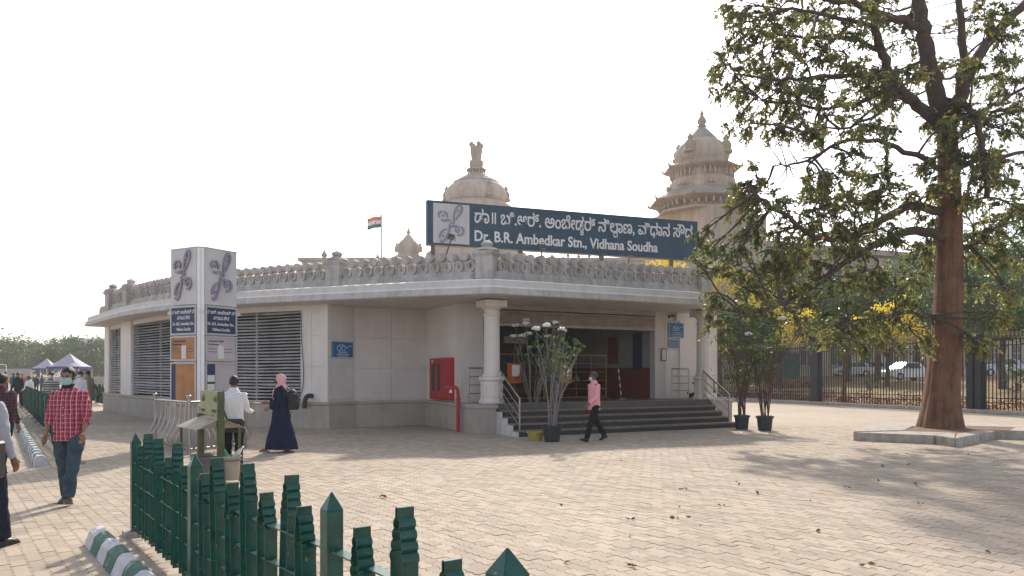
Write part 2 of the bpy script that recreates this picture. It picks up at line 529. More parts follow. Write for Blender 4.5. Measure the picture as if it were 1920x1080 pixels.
def lay_pavers():
    out = np.array(paver_outline())
    nv = len(out)
    spots = []
    for r_ in range(-330, 331):
        for k in range(-190, 191):
            a = k * PL + (PL / 2 if r_ % 2 else 0)
            b = r_ * PW
            x = 11.0 * D_ROW.x * 0 + a * D_ROW.x + b * D_CRS.x
            y = 13.0 + a * D_ROW.y + b * D_CRS.y
            if y < 4.6 or y > 23.5 or abs(x) > 0.70 * y + 3.2: continue
            if y > 20 and abs(x) > 0.70 * y + 1: continue
            spots.append((x, y))
    spots = [s for s in spots if not (s[1] > 19.4 and in_poly(s[0], s[1], STATION_POLY))]
    rs = np.random.RandomState(5)
    # the 300 that show largest: nearest ones inside the picture
    def shows(s):
        x, y = s
        px, py = 960 + FPX * x / y, 700 + FPX * CAM_H / y
        return 20 < px < 1900 and py < 1085 and not (px < 960 and py > 800 + (px - 250) * 0.55 and px > 235)
    near = sorted([s for s in spots if shows(s)], key=lambda s: s[1])[:300]
    ns = set(near)
    rest = [s for s in spots if s not in ns]
    ca, sa = D_ROW.x, D_ROW.y
    meshes = []
    for q in range(8):
        mb = MB()
        vs = [(p[0], p[1], 0.0) for p in out] + [(p[0], p[1], -0.03) for p in out]
        fs = [tuple(range(nv))] + [(i, nv + i, nv + (i + 1) % nv, (i + 1) % nv) for i in range(nv)]
        me = mb.add(vs, fs).mesh("paver", M_pave)
        at_ = me.attributes.new("tone", 'FLOAT', 'FACE')
        at_.data.foreach_set("value", [q / 7.0] * len(me.polygons))
        meshes.append(me)
    for s in near:
        o = link("paver", meshes[rs.randint(8)], plaza, (s[0], s[1], rs.uniform(-0.0025, 0.0025)), (rs.normal(0, 0.007), rs.normal(0, 0.007), GANG + rs.normal(0, 0.006)))
    P = np.array(rest); n = len(P)
    th = rs.normal(0, 0.006, n) + GANG
    cx, sx = np.cos(th), np.sin(th)
    tx, ty = rs.normal(0, 0.007, n), rs.normal(0, 0.007, n)
    dz = rs.uniform(-0.0025, 0.0025, n)
    X = P[:, :1] + cx[:, None] * out[:, 0] - sx[:, None] * out[:, 1]
    Y = P[:, 1:] + sx[:, None] * out[:, 0] + cx[:, None] * out[:, 1]
    Z = dz[:, None] + tx[:, None] * out[:, 0] + ty[:, None] * out[:, 1]
    top = np.stack([X, Y, Z], 2)
    bot = np.stack([X, Y, np.full_like(Z, -0.03)], 2)
    V = np.concatenate([top, bot], 1).reshape(-1, 3)
    base = (np.arange(n) * 2 * nv)[:, None]
    tpl = list(range(nv)); lens = [nv]
    for i in range(nv):
        tpl += [i, nv + i, nv + (i + 1) % nv, (i + 1) % nv]; lens.append(4)
    loops = (base + np.array(tpl)).reshape(-1)
    ls = np.tile(np.array(lens), n)
    st = np.concatenate([[0], np.cumsum(ls)[:-1]])
    me = bpy.data.meshes.new("paving")
    me.vertices.add(len(V)); me.vertices.foreach_set("co", V.reshape(-1).astype(np.float32))
    me.loops.add(len(loops)); me.loops.foreach_set("vertex_index", loops.astype(np.int32))
    me.polygons.add(len(ls)); me.polygons.foreach_set("loop_start", st.astype(np.int32)); me.polygons.foreach_set("loop_total", ls.astype(np.int32))
    me.update(calc_edges=True)
    tone = np.repeat(rs.uniform(0, 1, n), len(lens)).astype(np.float32)
    me.shade_flat()
    a = me.attributes.new("tone", 'FLOAT', 'FACE'); a.data.foreach_set("value", tone)
    me.materials.append(M_pave)
    o = link("paving", me, plaza); o["kind"] = "stuff"

# ------------------------------------------------------------------ the station building
U = Vector((0.887, 0.462)).normalized()             # along the entrance steps
NF = Vector((0.462, -0.887)).normalized()           # out of the entrance front
CORNER = Vector((-0.56, 19.47))
eave_left = catmull([(-18.9, 33.0), (-17.3, 31.0), (-15.8, 29.1), (-14.1, 27.1), (-12.7, 25.7), (-11.2, 24.45), (-9.8, 23.45), (-8.4, 22.6), (-6.4, 21.7), (-4.44, 20.9), (-2.5, 20.15), tuple(CORNER)], 3)
EAVE_R = CORNER + U * 8.75
EAVE_B = EAVE_R - NF * 9.0
EAVE = eave_left + [tuple(EAVE_R), tuple(EAVE_B)]
back_left = (-13.5, 38.5)
STATION_POLY = eave_left + [tuple(EAVE_R), tuple(EAVE_B), (-3, 36), back_left]
STATION_POLY = [tuple(p) for p in offset(eave_left + [tuple(EAVE_R)], 1.4)] + [tuple(EAVE_B), (-3, 36), back_left]
lay_pavers()

M_fascia = mat("fascia_paint", (0.60, 0.57, 0.555), 0.65, 0.12, 2.0, 0.1, 30, streak=0.25)
st = thing("metro_station", "low grey stone metro station with white eave, carved parapet and entrance steps", "station", (-3.0, 26.0, 0.0))
ZS = 3.72
# roof slab, eave fascia, white sloped eave
pol = offset(EAVE, 0.12) + [(-3, 36.5), (-13.0, 39.0)]
MB().prism(pol, ZS, 4.12).build("roof_slab", M_cream, st)
MB().sweep(EAVE, [(0.14, ZS + 0.003), (0.03, ZS + 0.003), (0.0, ZS + 0.03), (0.0, ZS + 0.10), (0.035, ZS + 0.11), (0.035, ZS + 0.185), (0.06, ZS + 0.19), (0.14, ZS + 0.19)], closed=True).build("eave_fascia", M_fascia, st)
MB().sweep(EAVE, [(0.055, ZS + 0.193), (0.055, ZS + 0.215), (0.30, ZS + 0.325), (0.60, ZS + 0.435), (0.95, ZS + 0.535), (2.40, ZS + 0.55), (2.40, ZS + 0.193)], closed=True).build("eave_slope", M_white, st, smooth=40)
ZP = ZS + 0.70
# the parapet stands back from the eave, nearer to it at the far left end
def parapet_line():
    n = len(eave_left)
    out = []
    for i in range(n):
        f = min(1.0, i / (n * 0.55))
        out.append(offset(eave_left + [tuple(EAVE_R)], 0.75 + 1.37 * f)[i])
    a = Vector(out[-1]); k = (1317 - 960) / FPX
    t = (k * a.y - a.x) / (U.x - k * U.y)
    e = a + U * t
    return out + [tuple(e), tuple(e - NF * 5.0)]
PAR = parapet_line()
MB().sweep(PAR, [(-0.17, ZP - 0.26), (-0.17, ZP + 0.09), (-0.135, ZP + 0.10), (-0.135, ZP + 0.20), (0.14, ZP + 0.20), (0.14, ZP - 0.26)], closed=True).build("parapet_base", M_carved, st)

def parapet_block_mesh():
    mb = MB()
    n = 20
    def ring(cx, cz, ro, ri, dep, hole=False):
        vs, fs = [], []
        for y in (-dep, dep):
            for r_, h in ((ro, False), (ri, hole)):
                for k in range(n):
                    th = 2 * math.pi * k / n
                    q = r_ * (1 + 0.75 * max(0, math.sin(th)) ** 7) if h else r_
                    vs.append((cx + q * math.cos(th), y, cz + q * math.sin(th)))
        for k in range(n):
            k2 = (k + 1) % n
            a, b, c_, d = 0, n, 2 * n, 3 * n
            fs += [(a + k, a + k2, b + k2, b + k), (c_ + k, d + k, d + k2, c_ + k2), (a + k, c_ + k, c_ + k2, a + k2), (b + k, b + k2, d + k2, d + k)]
        mb.add(vs, fs)
    def drum(cx, cz, r_, dep):
        vs = [(cx + r_ * math.cos(2 * math.pi * k / n), y, cz + r_ * math.sin(2 * math.pi * k / n)) for y in (-dep, dep) for k in range(n)]
        mb.add(vs, [tuple(range(n)), tuple(range(2 * n - 1, n - 1, -1))] + [(k, n + k, n + (k + 1) % n, (k + 1) % n) for k in range(n)])
    ring(0, 0.168, 0.165, 0.128, 0.13)
    ring(0, 0.168, 0.14, 0.058, 0.09, True)
    drum(0.195, 0.465, 0.130, 0.135)
    drum(0.195, 0.465, 0.085, 0.150)
    mb.box((0.195, 0, 0.18), (0.13, 0.14, 0.36))
    mb.box((0, 0, 0.03), (0.386, 0.17, 0.06))
    me = mb.mesh("parapet_block", M_carved)
    me.shade_smooth(); me.set_sharp_from_angle(angle=R(40))
    return me
PBM = parapet_block_mesh()
iC = len(eave_left) - 1
PL_path = Path(PAR)
sCor = PL_path.L[iC]; sR = PL_path.L[iC + 1]
def parapet_pillar(s_, name="parapet_pillar", sc_=1.0):
    p, t = PL_path.pt(s_)
    a = math.atan2(t.y, t.x)
    mb = MB()
    W = 0.52
    mb.box((0, 0, 0.42), (W, W, 0.84))
    mb.box((0, -W / 2, 0.46), (0.30, 0.03, 0.36))
    for z0, z1, ww in ((0.84, 0.90, 0.60), (0.90, 0.96, 0.68), (0.96, 1.02, 0.58)):
        mb.box((0, 0, (z0 + z1) / 2), (ww, ww, z1 - z0 + 0.001))
    mb.lathe([(0.36, 1.02), (0.30, 1.10), (0.17, 1.16), (0.13, 1.20), (0.17, 1.24), (0.18, 1.30), (0.12, 1.36), (0.05, 1.39), (0.01, 1.42)], 16, ph=R(22.5))
    me = mb.mesh(name, M_carved); me.transform(Matrix.Scale(0.80, 4, (0, 0, 1))); me.shade_smooth(); me.set_sharp_from_angle(angle=R(35))
    o = link(name, me, st)
    o.location = Vector((p.x, p.y, ZP - 0.02)) - org(st)
    o.rotation_euler = (0, 0, a)
pillar_s = [PL_path.s_px(212), PL_path.s_px(246), PL_path.s_px(632), sCor, sR]
for s_ in pillar_s: parapet_pillar(s_)
pitch = 0.385
for a, b in zip(pillar_s, pillar_s[1:]):
    a2, b2 = a + 0.32, b - 0.30
    n = max(1, round((b2 - a2) / pitch))
    for k in range(n):
        p, t = PL_path.pt(a2 + (k + 0.35) * (b2 - a2) / n)
        o = link("parapet_block", PBM, st)
        o.location = Vector((p.x, p.y, ZP + 0.195)) - org(st)
        o.rotation_euler = (0, 0, math.atan2(t.y, t.x))
        o.scale = ((b2 - a2) / n / 0.39, 1, 1.0)

# walls of the curved front
W = Path(offset(EAVE, 0.85)[:iC + 1])
def spx(px): return W.s_px(px)
Apt = W.pt(spx(617))[0]
Bpt = Apt + Vector((0.58, 0.80))
Cpt = Vector((-2.78, 24.3))
Dpt = Vector((-1.52, 21.89))
def front_part(a, b, name, m, prd=0.0, z0=0.0, z1=ZS, th=0.30):
    wall_strip(MB(), W.sub(spx(a), spx(b)), -prd, th, z0, z1).build(name, m, st)
front_part(566, 603, "wall", M_stone, 0.0)
front_part(602.5, 617, "pilaster", M_stone, 0.07)
front_part(350, 394, "pilaster", M_stone, 0.05)
front_part(229, 248, "pilaster", M_stone, 0.06)
front_part(190, 206.5, "pilaster", M_stone, 0.06)
front_part(190, 617, "lintel", M_stone, -0.02, 3.56, ZS - 0.001)
end = W.pt(spx(190))
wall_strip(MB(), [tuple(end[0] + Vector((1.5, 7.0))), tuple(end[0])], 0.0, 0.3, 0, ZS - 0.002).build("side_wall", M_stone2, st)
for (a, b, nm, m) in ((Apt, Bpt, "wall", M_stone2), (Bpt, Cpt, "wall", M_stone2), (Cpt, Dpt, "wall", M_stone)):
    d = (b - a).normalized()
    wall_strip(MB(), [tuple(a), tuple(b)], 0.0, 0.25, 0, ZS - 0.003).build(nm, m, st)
# stone panel joints: thin recessed-looking strips are modelled as separate cladding panels
def clad(a, b, n, m, zs=(0.86, 1.85, 2.78, 3.69), proud=0.018, gap=0.008):
    a, b = Vector(a), Vector(b)
    d = (b - a); L_ = d.length; d.normalize()
    nrm = Vector((d.y, -d.x))
    for i in range(n):
        for z0, z1 in zip(zs, zs[1:]):
            c = a + d * (L_ * (i + 0.5) / n) + nrm * (proud / 2)
            mb = MB().box((c.x, c.y, (z0 + z1) / 2), (L_ / n - gap, proud, z1 - z0 - gap), math.atan2(d.y, d.x))
            mb.build("cladding_panel", m, st, bevel=0.004)
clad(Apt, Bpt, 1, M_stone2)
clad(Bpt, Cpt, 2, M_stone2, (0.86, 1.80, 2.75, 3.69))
clad(Cpt, Dpt, 1, M_stone)
p0, p1 = W.pt(spx(567.5))[0], W.pt(spx(601.5))[0]
clad(p0, p1, 2, M_stone)
# plinth along the foot
foot = W.sub(spx(190), spx(617))
foot = foot + [tuple(Bpt), tuple(Cpt), tuple(Dpt)]
MB().sweep(foot, [(0.05, -0.02), (-0.12, -0.02), (-0.12, 0.70)], False).add([], []).build("plinth", M_plinth, st)
MB().sweep(foot, [(0.05, 0.69), (-0.12, 0.69), (-0.155, 0.72), (-0.155, 0.775), (-0.13, 0.79), (0.05, 0.80)], True).build("plinth_cap", M_plinth, st)

# louvred openings, every blade its own piece
def louvre(a, b):
    pa, pb = W.pt(spx(a))[0], W.pt(spx(b))[0]
    d = (pb - pa); L_ = d.length; d.normalize()
    inn = Vector((-d.y, d.x))
    mid = (pa + pb) / 2
    ang = math.atan2(d.y, d.x)
    c = mid + inn * 0.24
    fr = MB()
    fr.box((c.x, c.y, 2.18), (L_ - 0.02, 0.02, 2.78), ang)
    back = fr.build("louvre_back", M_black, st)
    for e in (-1, 1):
        q = mid + d * (e * (L_ / 2 - 0.03)) + inn * 0.06
        MB().box((q.x, q.y, 2.18), (0.05, 0.12, 2.76), ang).build("louvre_jamb", M_slat, st)
    q = mid + inn * 0.12
    MB().box((q.x, q.y, 2.18), (0.05, 0.06, 2.76), ang).build("louvre_mullion", M_slat, st)
    n = 27
    sm = MB()
    t = R(34)
    Mx = Matrix.Rotation(t, 4, 'X')
    seg = 6
    vs, fs = [], []
    for i in range(seg + 1):
        x = -L_ / 2 + 0.05 + (L_ - 0.10) * i / seg
        for (yy, zz) in ((-0.045, -0.003), (0.045, -0.003), (0.045, 0.003), (-0.045, 0.003)):
            p = Mx @ Vector((x, yy, zz)); vs.append(tuple(p))
    for i in range(seg):
        for k in range(4):
            fs.append((i * 4 + k, i * 4 + (k + 1) % 4, i * 4 + 4 + (k + 1) % 4, i * 4 + 4 + k))
    fs += [(0, 1, 2, 3), tuple(seg * 4 + k for k in (3, 2, 1, 0))]
    variants = []
    for q in range(5):
        vv = []
        for j, p in enumerate(vs):
            i = j // 4
            dz = 0 if i in (0, seg) else rng.gauss(0, 0.004 + 0.004 * (q == 4))
            vv.append((p[0], p[1], p[2] + dz - 0.006 * math.sin(math.pi * i / seg)))
        variants.append(MB().add(vv, fs).mesh("louvre_slat", M_slat))
    for k in range(n):
        z = 0.86 + (k + 0.5) * 2.70 / n
        q = mid + inn * (0.06)
        o = link("louvre_slat", rng.choice(variants), st)
        o.location = Vector((q.x, q.y, z)) - org(st)
        o.rotation_euler = (rng.gauss(0, 0.03), rng.gauss(0, 0.0012), ang)
louvre(206.5, 229); louvre(248, 350); louvre(394, 566)

# the entrance: platform, steps, side blocks, columns, shutter
TL = Vector((-0.36, 20.45)); STL = 7.5
def ent(a, b):          # a metres along the steps, b metres outwards from the top edge
    return TL + U * a + NF * b
def entbox(mb, a0, a1, b0, b1, z0, z1):
    return mb.prism([tuple(ent(a0, b0)), tuple(ent(a1, b0)), tuple(ent(a1, b1)), tuple(ent(a0, b1))], z0, z1)
FZ = 0.80
entbox(MB(), -0.02, STL + 0.02, -9.0, 0.0, 0.0, FZ).build("entrance_floor", M_floor, st)
for k in range(1, 5):
    b1 = (5 - k) * 0.315
    entbox(MB(), 0.0, STL, b1 - 0.33, b1 - 0.018, 0.0, 0.16 * k - 0.047).build("step_riser", M_granite, st)
    entbox(MB(), -0.03, STL + 0.03, b1 - 0.335, b1, 0.16 * k - 0.045, 0.16 * k).build("step_tread", M_tread, st, bevel=0.006)
entbox(MB(), -0.03, STL + 0.03, -0.34, 0.02, FZ + 0.001, FZ + 0.02).build("step_tread", M_tread, st)
for a0, a1 in ((-0.10, -0.035), (STL + 0.035, STL + 0.10)):
    ck = MB()
    for k in range(1, 5):
        b1 = (5 - k) * 0.315
        entbox(ck, a0, a1, b1 - 0.313, b1 - 0.02, 0.0, 0.16 * k - 0.04)
    ck.build("step_cheek", M_cream, st)
def side_block(a0, a1, b1=0.0):
    entbox(MB(), a0, a1, -2.0, b1, 0.0, 0.69).build("entrance_block", M_plinth, st)
    entbox(MB(), a0 - 0.04, a1 + 0.04, -2.0, b1 + 0.04, 0.691, 0.80).build("block_cap", M_plinth, st, bevel=0.01)
side_block(-0.64, -0.105, 0.06); side_block(STL + 0.11, STL + 0.95, 0.06)
def column(a, b):
    p = ent(a, b)
    ph = math.atan2(U.y, U.x) + R(22.5)
    o = (p.x, p.y, 0.815)
    mb = MB().lathe([(0.36, 0), (0.36, 0.07), (0.33, 0.10), (0.31, 0.13), (0.31, 0.60), (0.33, 0.63), (0.36, 0.66), (0.36, 0.74), (0.25, 0.76)], 8, o, ph)
    for k in range(8):
        th = ph + R(22.5) + k * R(45)
        q = (p.x + 0.290 * math.cos(th), p.y + 0.290 * math.sin(th), 1.165)
        for dx, dz, wx, wz in ((0, 0.15, 0.15, 0.025), (0, -0.15, 0.15, 0.025), (0.065, 0, 0.025, 0.30), (-0.065, 0, 0.025, 0.30)):
            t_ = Vector((-math.sin(th), math.cos(th)))
            mb.box((q[0] + t_.x * dx, q[1] + t_.y * dx, q[2] + dz), (0.03, wx, wz), th)
    mb.build("column_pedestal", M_stone, st)
    MB().lathe([(0.27, 0.76), (0.27, 0.80), (0.23, 0.83), (0.22, 2.42), (0.245, 2.44), (0.245, 2.49), (0.22, 2.51), (0.22, 2.60), (0.27, 2.63), (0.29, 2.68)], 28, o).build("column_shaft", M_stone, st, smooth=30)
    MB().box((p.x, p.y, 3.585), (0.66, 0.66, 0.20), math.atan2(U.y, U.x)).build("column_capital", M_stone, st, bevel=0.02)
column(0.0, -0.45); column(STL + 0.20, -0.45)
SB = -1.72   # shutter line
def s_ent(px, b):
    k = (px - 960) / FPX
    p = ent(0, b)
    return (k * p.y - p.x) / (U.x - k * U.y)
aD, aL, aR_ = s_ent(863, SB), s_ent(906, SB), s_ent(1229, SB)
aW = s_ent(1326, SB)
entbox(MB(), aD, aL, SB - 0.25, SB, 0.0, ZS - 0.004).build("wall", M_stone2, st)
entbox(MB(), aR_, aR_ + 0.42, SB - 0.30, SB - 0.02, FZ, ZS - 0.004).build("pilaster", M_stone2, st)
entbox(MB(), aR_ + 0.42, aW + 0.2, SB - 0.25, SB, FZ - 0.1, ZS - 0.005).build("wall", M_stone, st)
entbox(MB(), aR_ + 1.0, aW - 0.05, SB + 0.001, SB + 0.06, FZ + 0.01, ZS - 0.2).build("pilaster", M_stone, st)
entbox(MB(), aW + 0.2, aW + 0.45, SB - 7.0, SB + 0.001, 0.0, ZS - 0.006).build("side_wall", M_stone, st)
# roller shutter, pulled up
entbox(MB(), aL, aR_, SB - 0.28, SB + 0.02, 3.58, ZS - 0.007).build("shutter_box", M_shutter, st)
for k in range(7):
    z = 3.18 + k * 0.058
    p0, p1 = ent(aL, SB - 0.05), ent(aR_, SB - 0.05)
    m = (p0 + p1) / 2
    mb = MB().tube([(p0.x, p0.y, z), (p1.x, p1.y, z)], [(0.028, 0.028)] * 2, 8)
    mb.build("shutter_slat", M_shutter, st)
entbox(MB(), aL, aR_, SB - 0.07, SB - 0.02, 3.08, 3.155).build("shutter_bar", M_shutter, st)
# inside the hall
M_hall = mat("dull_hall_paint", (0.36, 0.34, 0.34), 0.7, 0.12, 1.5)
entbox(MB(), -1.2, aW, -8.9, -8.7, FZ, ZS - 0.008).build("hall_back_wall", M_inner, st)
entbox(MB(), aR_ + 0.05, aR_ + 0.25, -8.7, SB - 0.3, FZ + 1.05, ZS - 0.009).build("hall_side_wall", M_hall, st)
entbox(MB(), aR_ + 0.03, aR_ + 0.24, -8.7, SB - 0.31, FZ, FZ + 1.05).build("hall_dado", M_maroon, st)
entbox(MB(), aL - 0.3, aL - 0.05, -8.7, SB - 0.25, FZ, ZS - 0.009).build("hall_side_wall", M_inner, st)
for a, b, wd in ((2.2, -6.0, 0.5), (4.4, -4.6, 0.45)):
    entbox(MB(), a, a + wd, b - wd, b, FZ, ZS - 0.010).build("hall_pillar", M_hall, st)
entbox(MB(), 3.1, 4.0, -5.9, -5.8, 2.75, 3.0).build("hall_signboard", M_paper, st)
for b0, b1, z0, z1, m in ((-2.5, -3.0, 1.75, 3.05, M_navy), (-3.9, -4.5, 2.0, 3.0, M_maroon)):
    entbox(MB(), aR_ + 0.01, aR_ + 0.05, b1, b0, z0, z1).build("hall_poster", m, st)
for a in (2.9, 4.3):
    p = ent(a, -0.9)
    MB().lathe([(0.11, -0.02), (0.12, 0.0)], 16, (p.x, p.y, ZS - 0.001)).build("downlight", M_paper, st)

# handrails
def rail_set(a, top_b, bot_b, name):
    t = thing(name[0], name[1], "handrail", (*ent(a, (top_b + bot_b) / 2), 0.0), "handrails beside the entrance steps")
    p0, p1 = ent(a, top_b), ent(a, bot_b)
    for k, (h, r_) in enumerate(((0.92, 0.03), (0.66, 0.016), (0.42, 0.016), (0.18, 0.016))):
        MB().tube([(p0.x, p0.y, FZ + h), (p1.x, p1.y, 0.02 + h + (0.06 if k else 0.06))], r_, 10).build("rail", M_steel, t, smooth=40)
    for p, z0, z1 in ((p1, 0.16, 1.0), (p0, FZ, FZ + 0.92)):
        MB().tube([(p.x, p.y, z0), (p.x, p.y, z1)], 0.026, 10).build("post", M_steel, t, smooth=40)
rail_set(0.10, -0.12, 1.02, ("handrail", "sloping steel handrail at the left end of the entrance steps"))
rail_set(STL - 0.10, -0.12, 1.02, ("handrail", "sloping steel handrail at the right end of the entrance steps"))
def guard(a0, a1, b, label):
    t = thing("guard_rail", label, "railing", (*ent((a0 + a1) / 2, b), FZ), "short guard rails on the entrance platform")
    p0, p1 = ent(a0, b), ent(a1, b)
    for p in (p0, p1): MB().tube([(p.x, p.y, FZ), (p.x, p.y, FZ + 0.98)], 0.022, 8).build("post", M_steel, t)
    for h in (0.28, 0.52, 0.76, 1.0): MB().tube([(p0.x, p0.y, FZ + h), (p1.x, p1.y, FZ + h)], 0.016 if h < 1 else 0.026, 8).build("rail", M_steel, t)
guard(s_ent(879, -1.0), s_ent(904, -1.0), -1.0, "short steel guard rail left of the left entrance column")
guard(STL - 0.65, STL + 0.05, -1.0, "short steel guard rail beside the right entrance column")

# ------------------------------------------------------------------ rooftop sign
SG0, SG1, SZ0, SZ1 = Vector((-2.585, 22.9)), Vector((6.51, 26.2)), 5.62, 6.95
sd = (SG1 - SG0); SLEN = sd.length; sd.normalize()
sn = Vector((sd.y, -sd.x))
def sgp(a, out=0.0): return SG0 + sd * a + sn * out
sg = thing("rooftop_sign", "long blue station name board with white bilingual lettering above the parapet", "sign", (*sgp(SLEN / 2), ZP))
def sgbox(mb, a0, a1, o0, o1, z0, z1):
    return mb.prism([tuple(sgp(a0, o0)), tuple(sgp(a1, o0)), tuple(sgp(a1, o1)), tuple(sgp(a0, o1))], z0, z1)
sgbox(MB(), 0, SLEN, -0.22, 0, SZ0, SZ1).build("board", M_blue, sg)
rimm = MB()
sgbox(rimm, -0.015, SLEN + 0.015, -0.23, 0.012, SZ1, SZ1 + 0.02)
sgbox(rimm, -0.015, SLEN + 0.015, -0.23, 0.012, SZ0 - 0.025, SZ0)
rimm.build("board_rim", M_post, sg)
sgbox(MB(), -0.02, 0.0, -0.225, 0.01, SZ0, SZ1 - 0.002).build("board_end", M_dsteel, sg)
for a in (1.62, 3.1, 4.7, 6.3, 7.8):
    sgbox(MB(), a, a + 0.006, 0.0, 0.002, SZ0 + 0.01, SZ1 - 0.01).build("panel_joint", M_dsteel, sg)
for a in (0.12, 3.0, 5.9, 8.6):
    sgbox(MB(), a, a + 0.12, -0.16, -0.04, ZP - 0.05, SZ0 - 0.02).build("post", M_post, sg)
LW = 1.16
sgbox(MB(), 0.17, 0.17 + LW, 0.0, 0.012, SZ0 + 0.05, SZ1 - 0.05).build("logo_panel", M_panelw, sg)
up = Vector((0, 0, 1)); rt = Vector((sd.x, sd.y, 0)); nn = Vector((sn.x, sn.y, 0))

def ribbon(mb, pts, w, dep=0.02):
    "flat raised stroke in a local xy plane, w may vary along it"
    P = [Vector(p) for p in catmull(pts, 5)]
    n = len(P); vs, fs = [], []
    for i, p in enumerate(P):
        t = (P[min(i + 1, n - 1)] - P[max(0, i - 1)]).normalized()
        nr = Vector((-t.y, t.x))
        ww = w(i / (n - 1)) / 2 if callable(w) else w / 2
        for q, z in ((p + nr * ww, 0), (p - nr * ww, 0), (p - nr * ww, dep), (p + nr * ww, dep)):
            vs.append((q.x, q.y, z))
    for i in range(n - 1):
        for k in range(4):
            fs.append((i * 4 + k, i * 4 + (k + 1) % 4, i * 4 + 4 + (k + 1) % 4, i * 4 + 4 + k))
    fs += [(3, 2, 1, 0), tuple((n - 1) * 4 + k for k in range(4))]
    mb.add(vs, fs)

def logo_mesh(sx, sy, dep):
    mb = MB()
    w_ = 0.050
    tap = lambda t: w_ * (0.55 + 0.6 * math.sin(math.pi * t))
    S = lambda L_: [((x) * sx, (y) * sy) for x, y in L_]
    k = (sx + sy) / 2
    tp = lambda t: tap(t) * k
    # four looped arms round a small centre, each with a dot
    ribbon(mb, S([(0.06, 0.0), (0.05, 0.2), (0.09, 0.42), (0.17, 0.56), (0.235, 0.5), (0.22, 0.36), (0.13, 0.2), (0.085, 0.12)]), tp, dep)
    ribbon(mb, S([(-0.05, -0.02), (-0.05, -0.2), (-0.12, -0.42), (-0.2, -0.56), (-0.265, -0.5)]), tp, dep)
    ribbon(mb, S([(-0.10, -0.16), (-0.19, -0.22), (-0.26, -0.36), (-0.265, -0.45)]), tp, dep)
    ribbon(mb, S([(-0.02, 0.08), (-0.08, 0.1), (-0.16, 0.075), (-0.24, 0.10)]), tp, dep)
    ribbon(mb, S([(-0.27, 0.16), (-0.285, 0.26), (-0.25, 0.33), (-0.20, 0.33)]), tp, dep)
    ribbon(mb, S([(-0.17, 0.36), (-0.11, 0.28), (-0.09, 0.17)]), tp, dep)
    ribbon(mb, S([(-0.04, -0.10), (0.05, -0.06), (0.13, -0.08), (0.18, -0.10)]), tp, dep)
    ribbon(mb, S([(0.09, -0.11), (0.10, -0.2), (0.16, -0.24)]), tp, dep)
    ribbon(mb, S([(0.21, -0.06), (0.27, -0.15), (0.26, -0.26), (0.19, -0.33), (0.13, -0.31)]), tp, dep)
    for x, y in ((0.15, 0.4), (-0.19, 0.225), (-0.19, -0.38), (0.17, -0.175), (0.0, 0.02)):
        n = 10
        vs = [(x * sx + 0.028 * k * math.cos(2 * math.pi * i / n), y * sy + 0.028 * k * math.sin(2 * math.pi * i / n), z) for z in (0, dep) for i in range(n)]
        mb.add(vs, [tuple(range(n, 2 * n))] + [(i, (i + 1) % n, n + (i + 1) % n, n + i) for i in range(n)])
    return mb.mesh("logo", M_lilac)
cen = sgp(0.17 + LW / 2, 0.013)
put("logo", logo_mesh(1.42, 1.05, 0.025), sg, face_matrix((cen.x, cen.y, (SZ0 + SZ1) / 2), rt, up))

def sign_line(body, a0, a1, z, size, parent, subs=(), dep=0.012, bold=0.006):
    "one line of raised letters fitted between a0 and a1 metres along the board; subs: (prefix, text) hang below"
    me = text_mesh(body, size, M_letter, dep, bold)
    x0, x1 = me_width(me)
    k = (a1 - a0) / (x1 - x0)
    me.transform(Matrix.Translation((-x0, 0, 0))); me.transform(Matrix.Scale(k, 4, (1, 0, 0)))
    p = sgp(a0, 0.012)
    put("lettering", me, parent, face_matrix((p.x, p.y, z), rt, up))
    for pre, s_ in subs:
        pm = text_mesh(pre, size, M_letter, dep); wx = (me_width(pm)[1] - x0) * k
        bpy.data.meshes.remove(pm)
        sm = text_mesh(s_, size * 0.55, M_letter, dep, bold * 0.7)
        q0, q1 = me_width(sm)
        sm.transform(Matrix.Translation((-q1, 0, 0))); sm.transform(Matrix.Scale(k, 4, (1, 0, 0)))
        p = sgp(a0 + wx, 0.012)
        put("lettering", sm, parent, face_matrix((p.x, p.y, z - size * 0.30), rt, up))
A0 = 1.50
sign_line("ಡಾ॥ ಬಿ.ಆರ್. ಅಂಬೇಡರ್ ನಿಲಾಣ, ವಿಧಾನ ಸೌಧ", A0, SLEN - 0.22, SZ0 + 0.76, 0.56, sg,
          (("ಡಾ॥ ಬಿ.ಆರ್. ಅಂಬೇಡ", "ಕ"), ("ಡಾ॥ ಬಿ.ಆರ್. ಅಂಬೇಡರ್ ನಿಲ", "ದ")))
sign_line("Dr. B.R. Ambedkar Stn., Vidhana Soudha", A0, SLEN * 0.834, SZ0 + 0.19, 0.47, sg, bold=0.009)

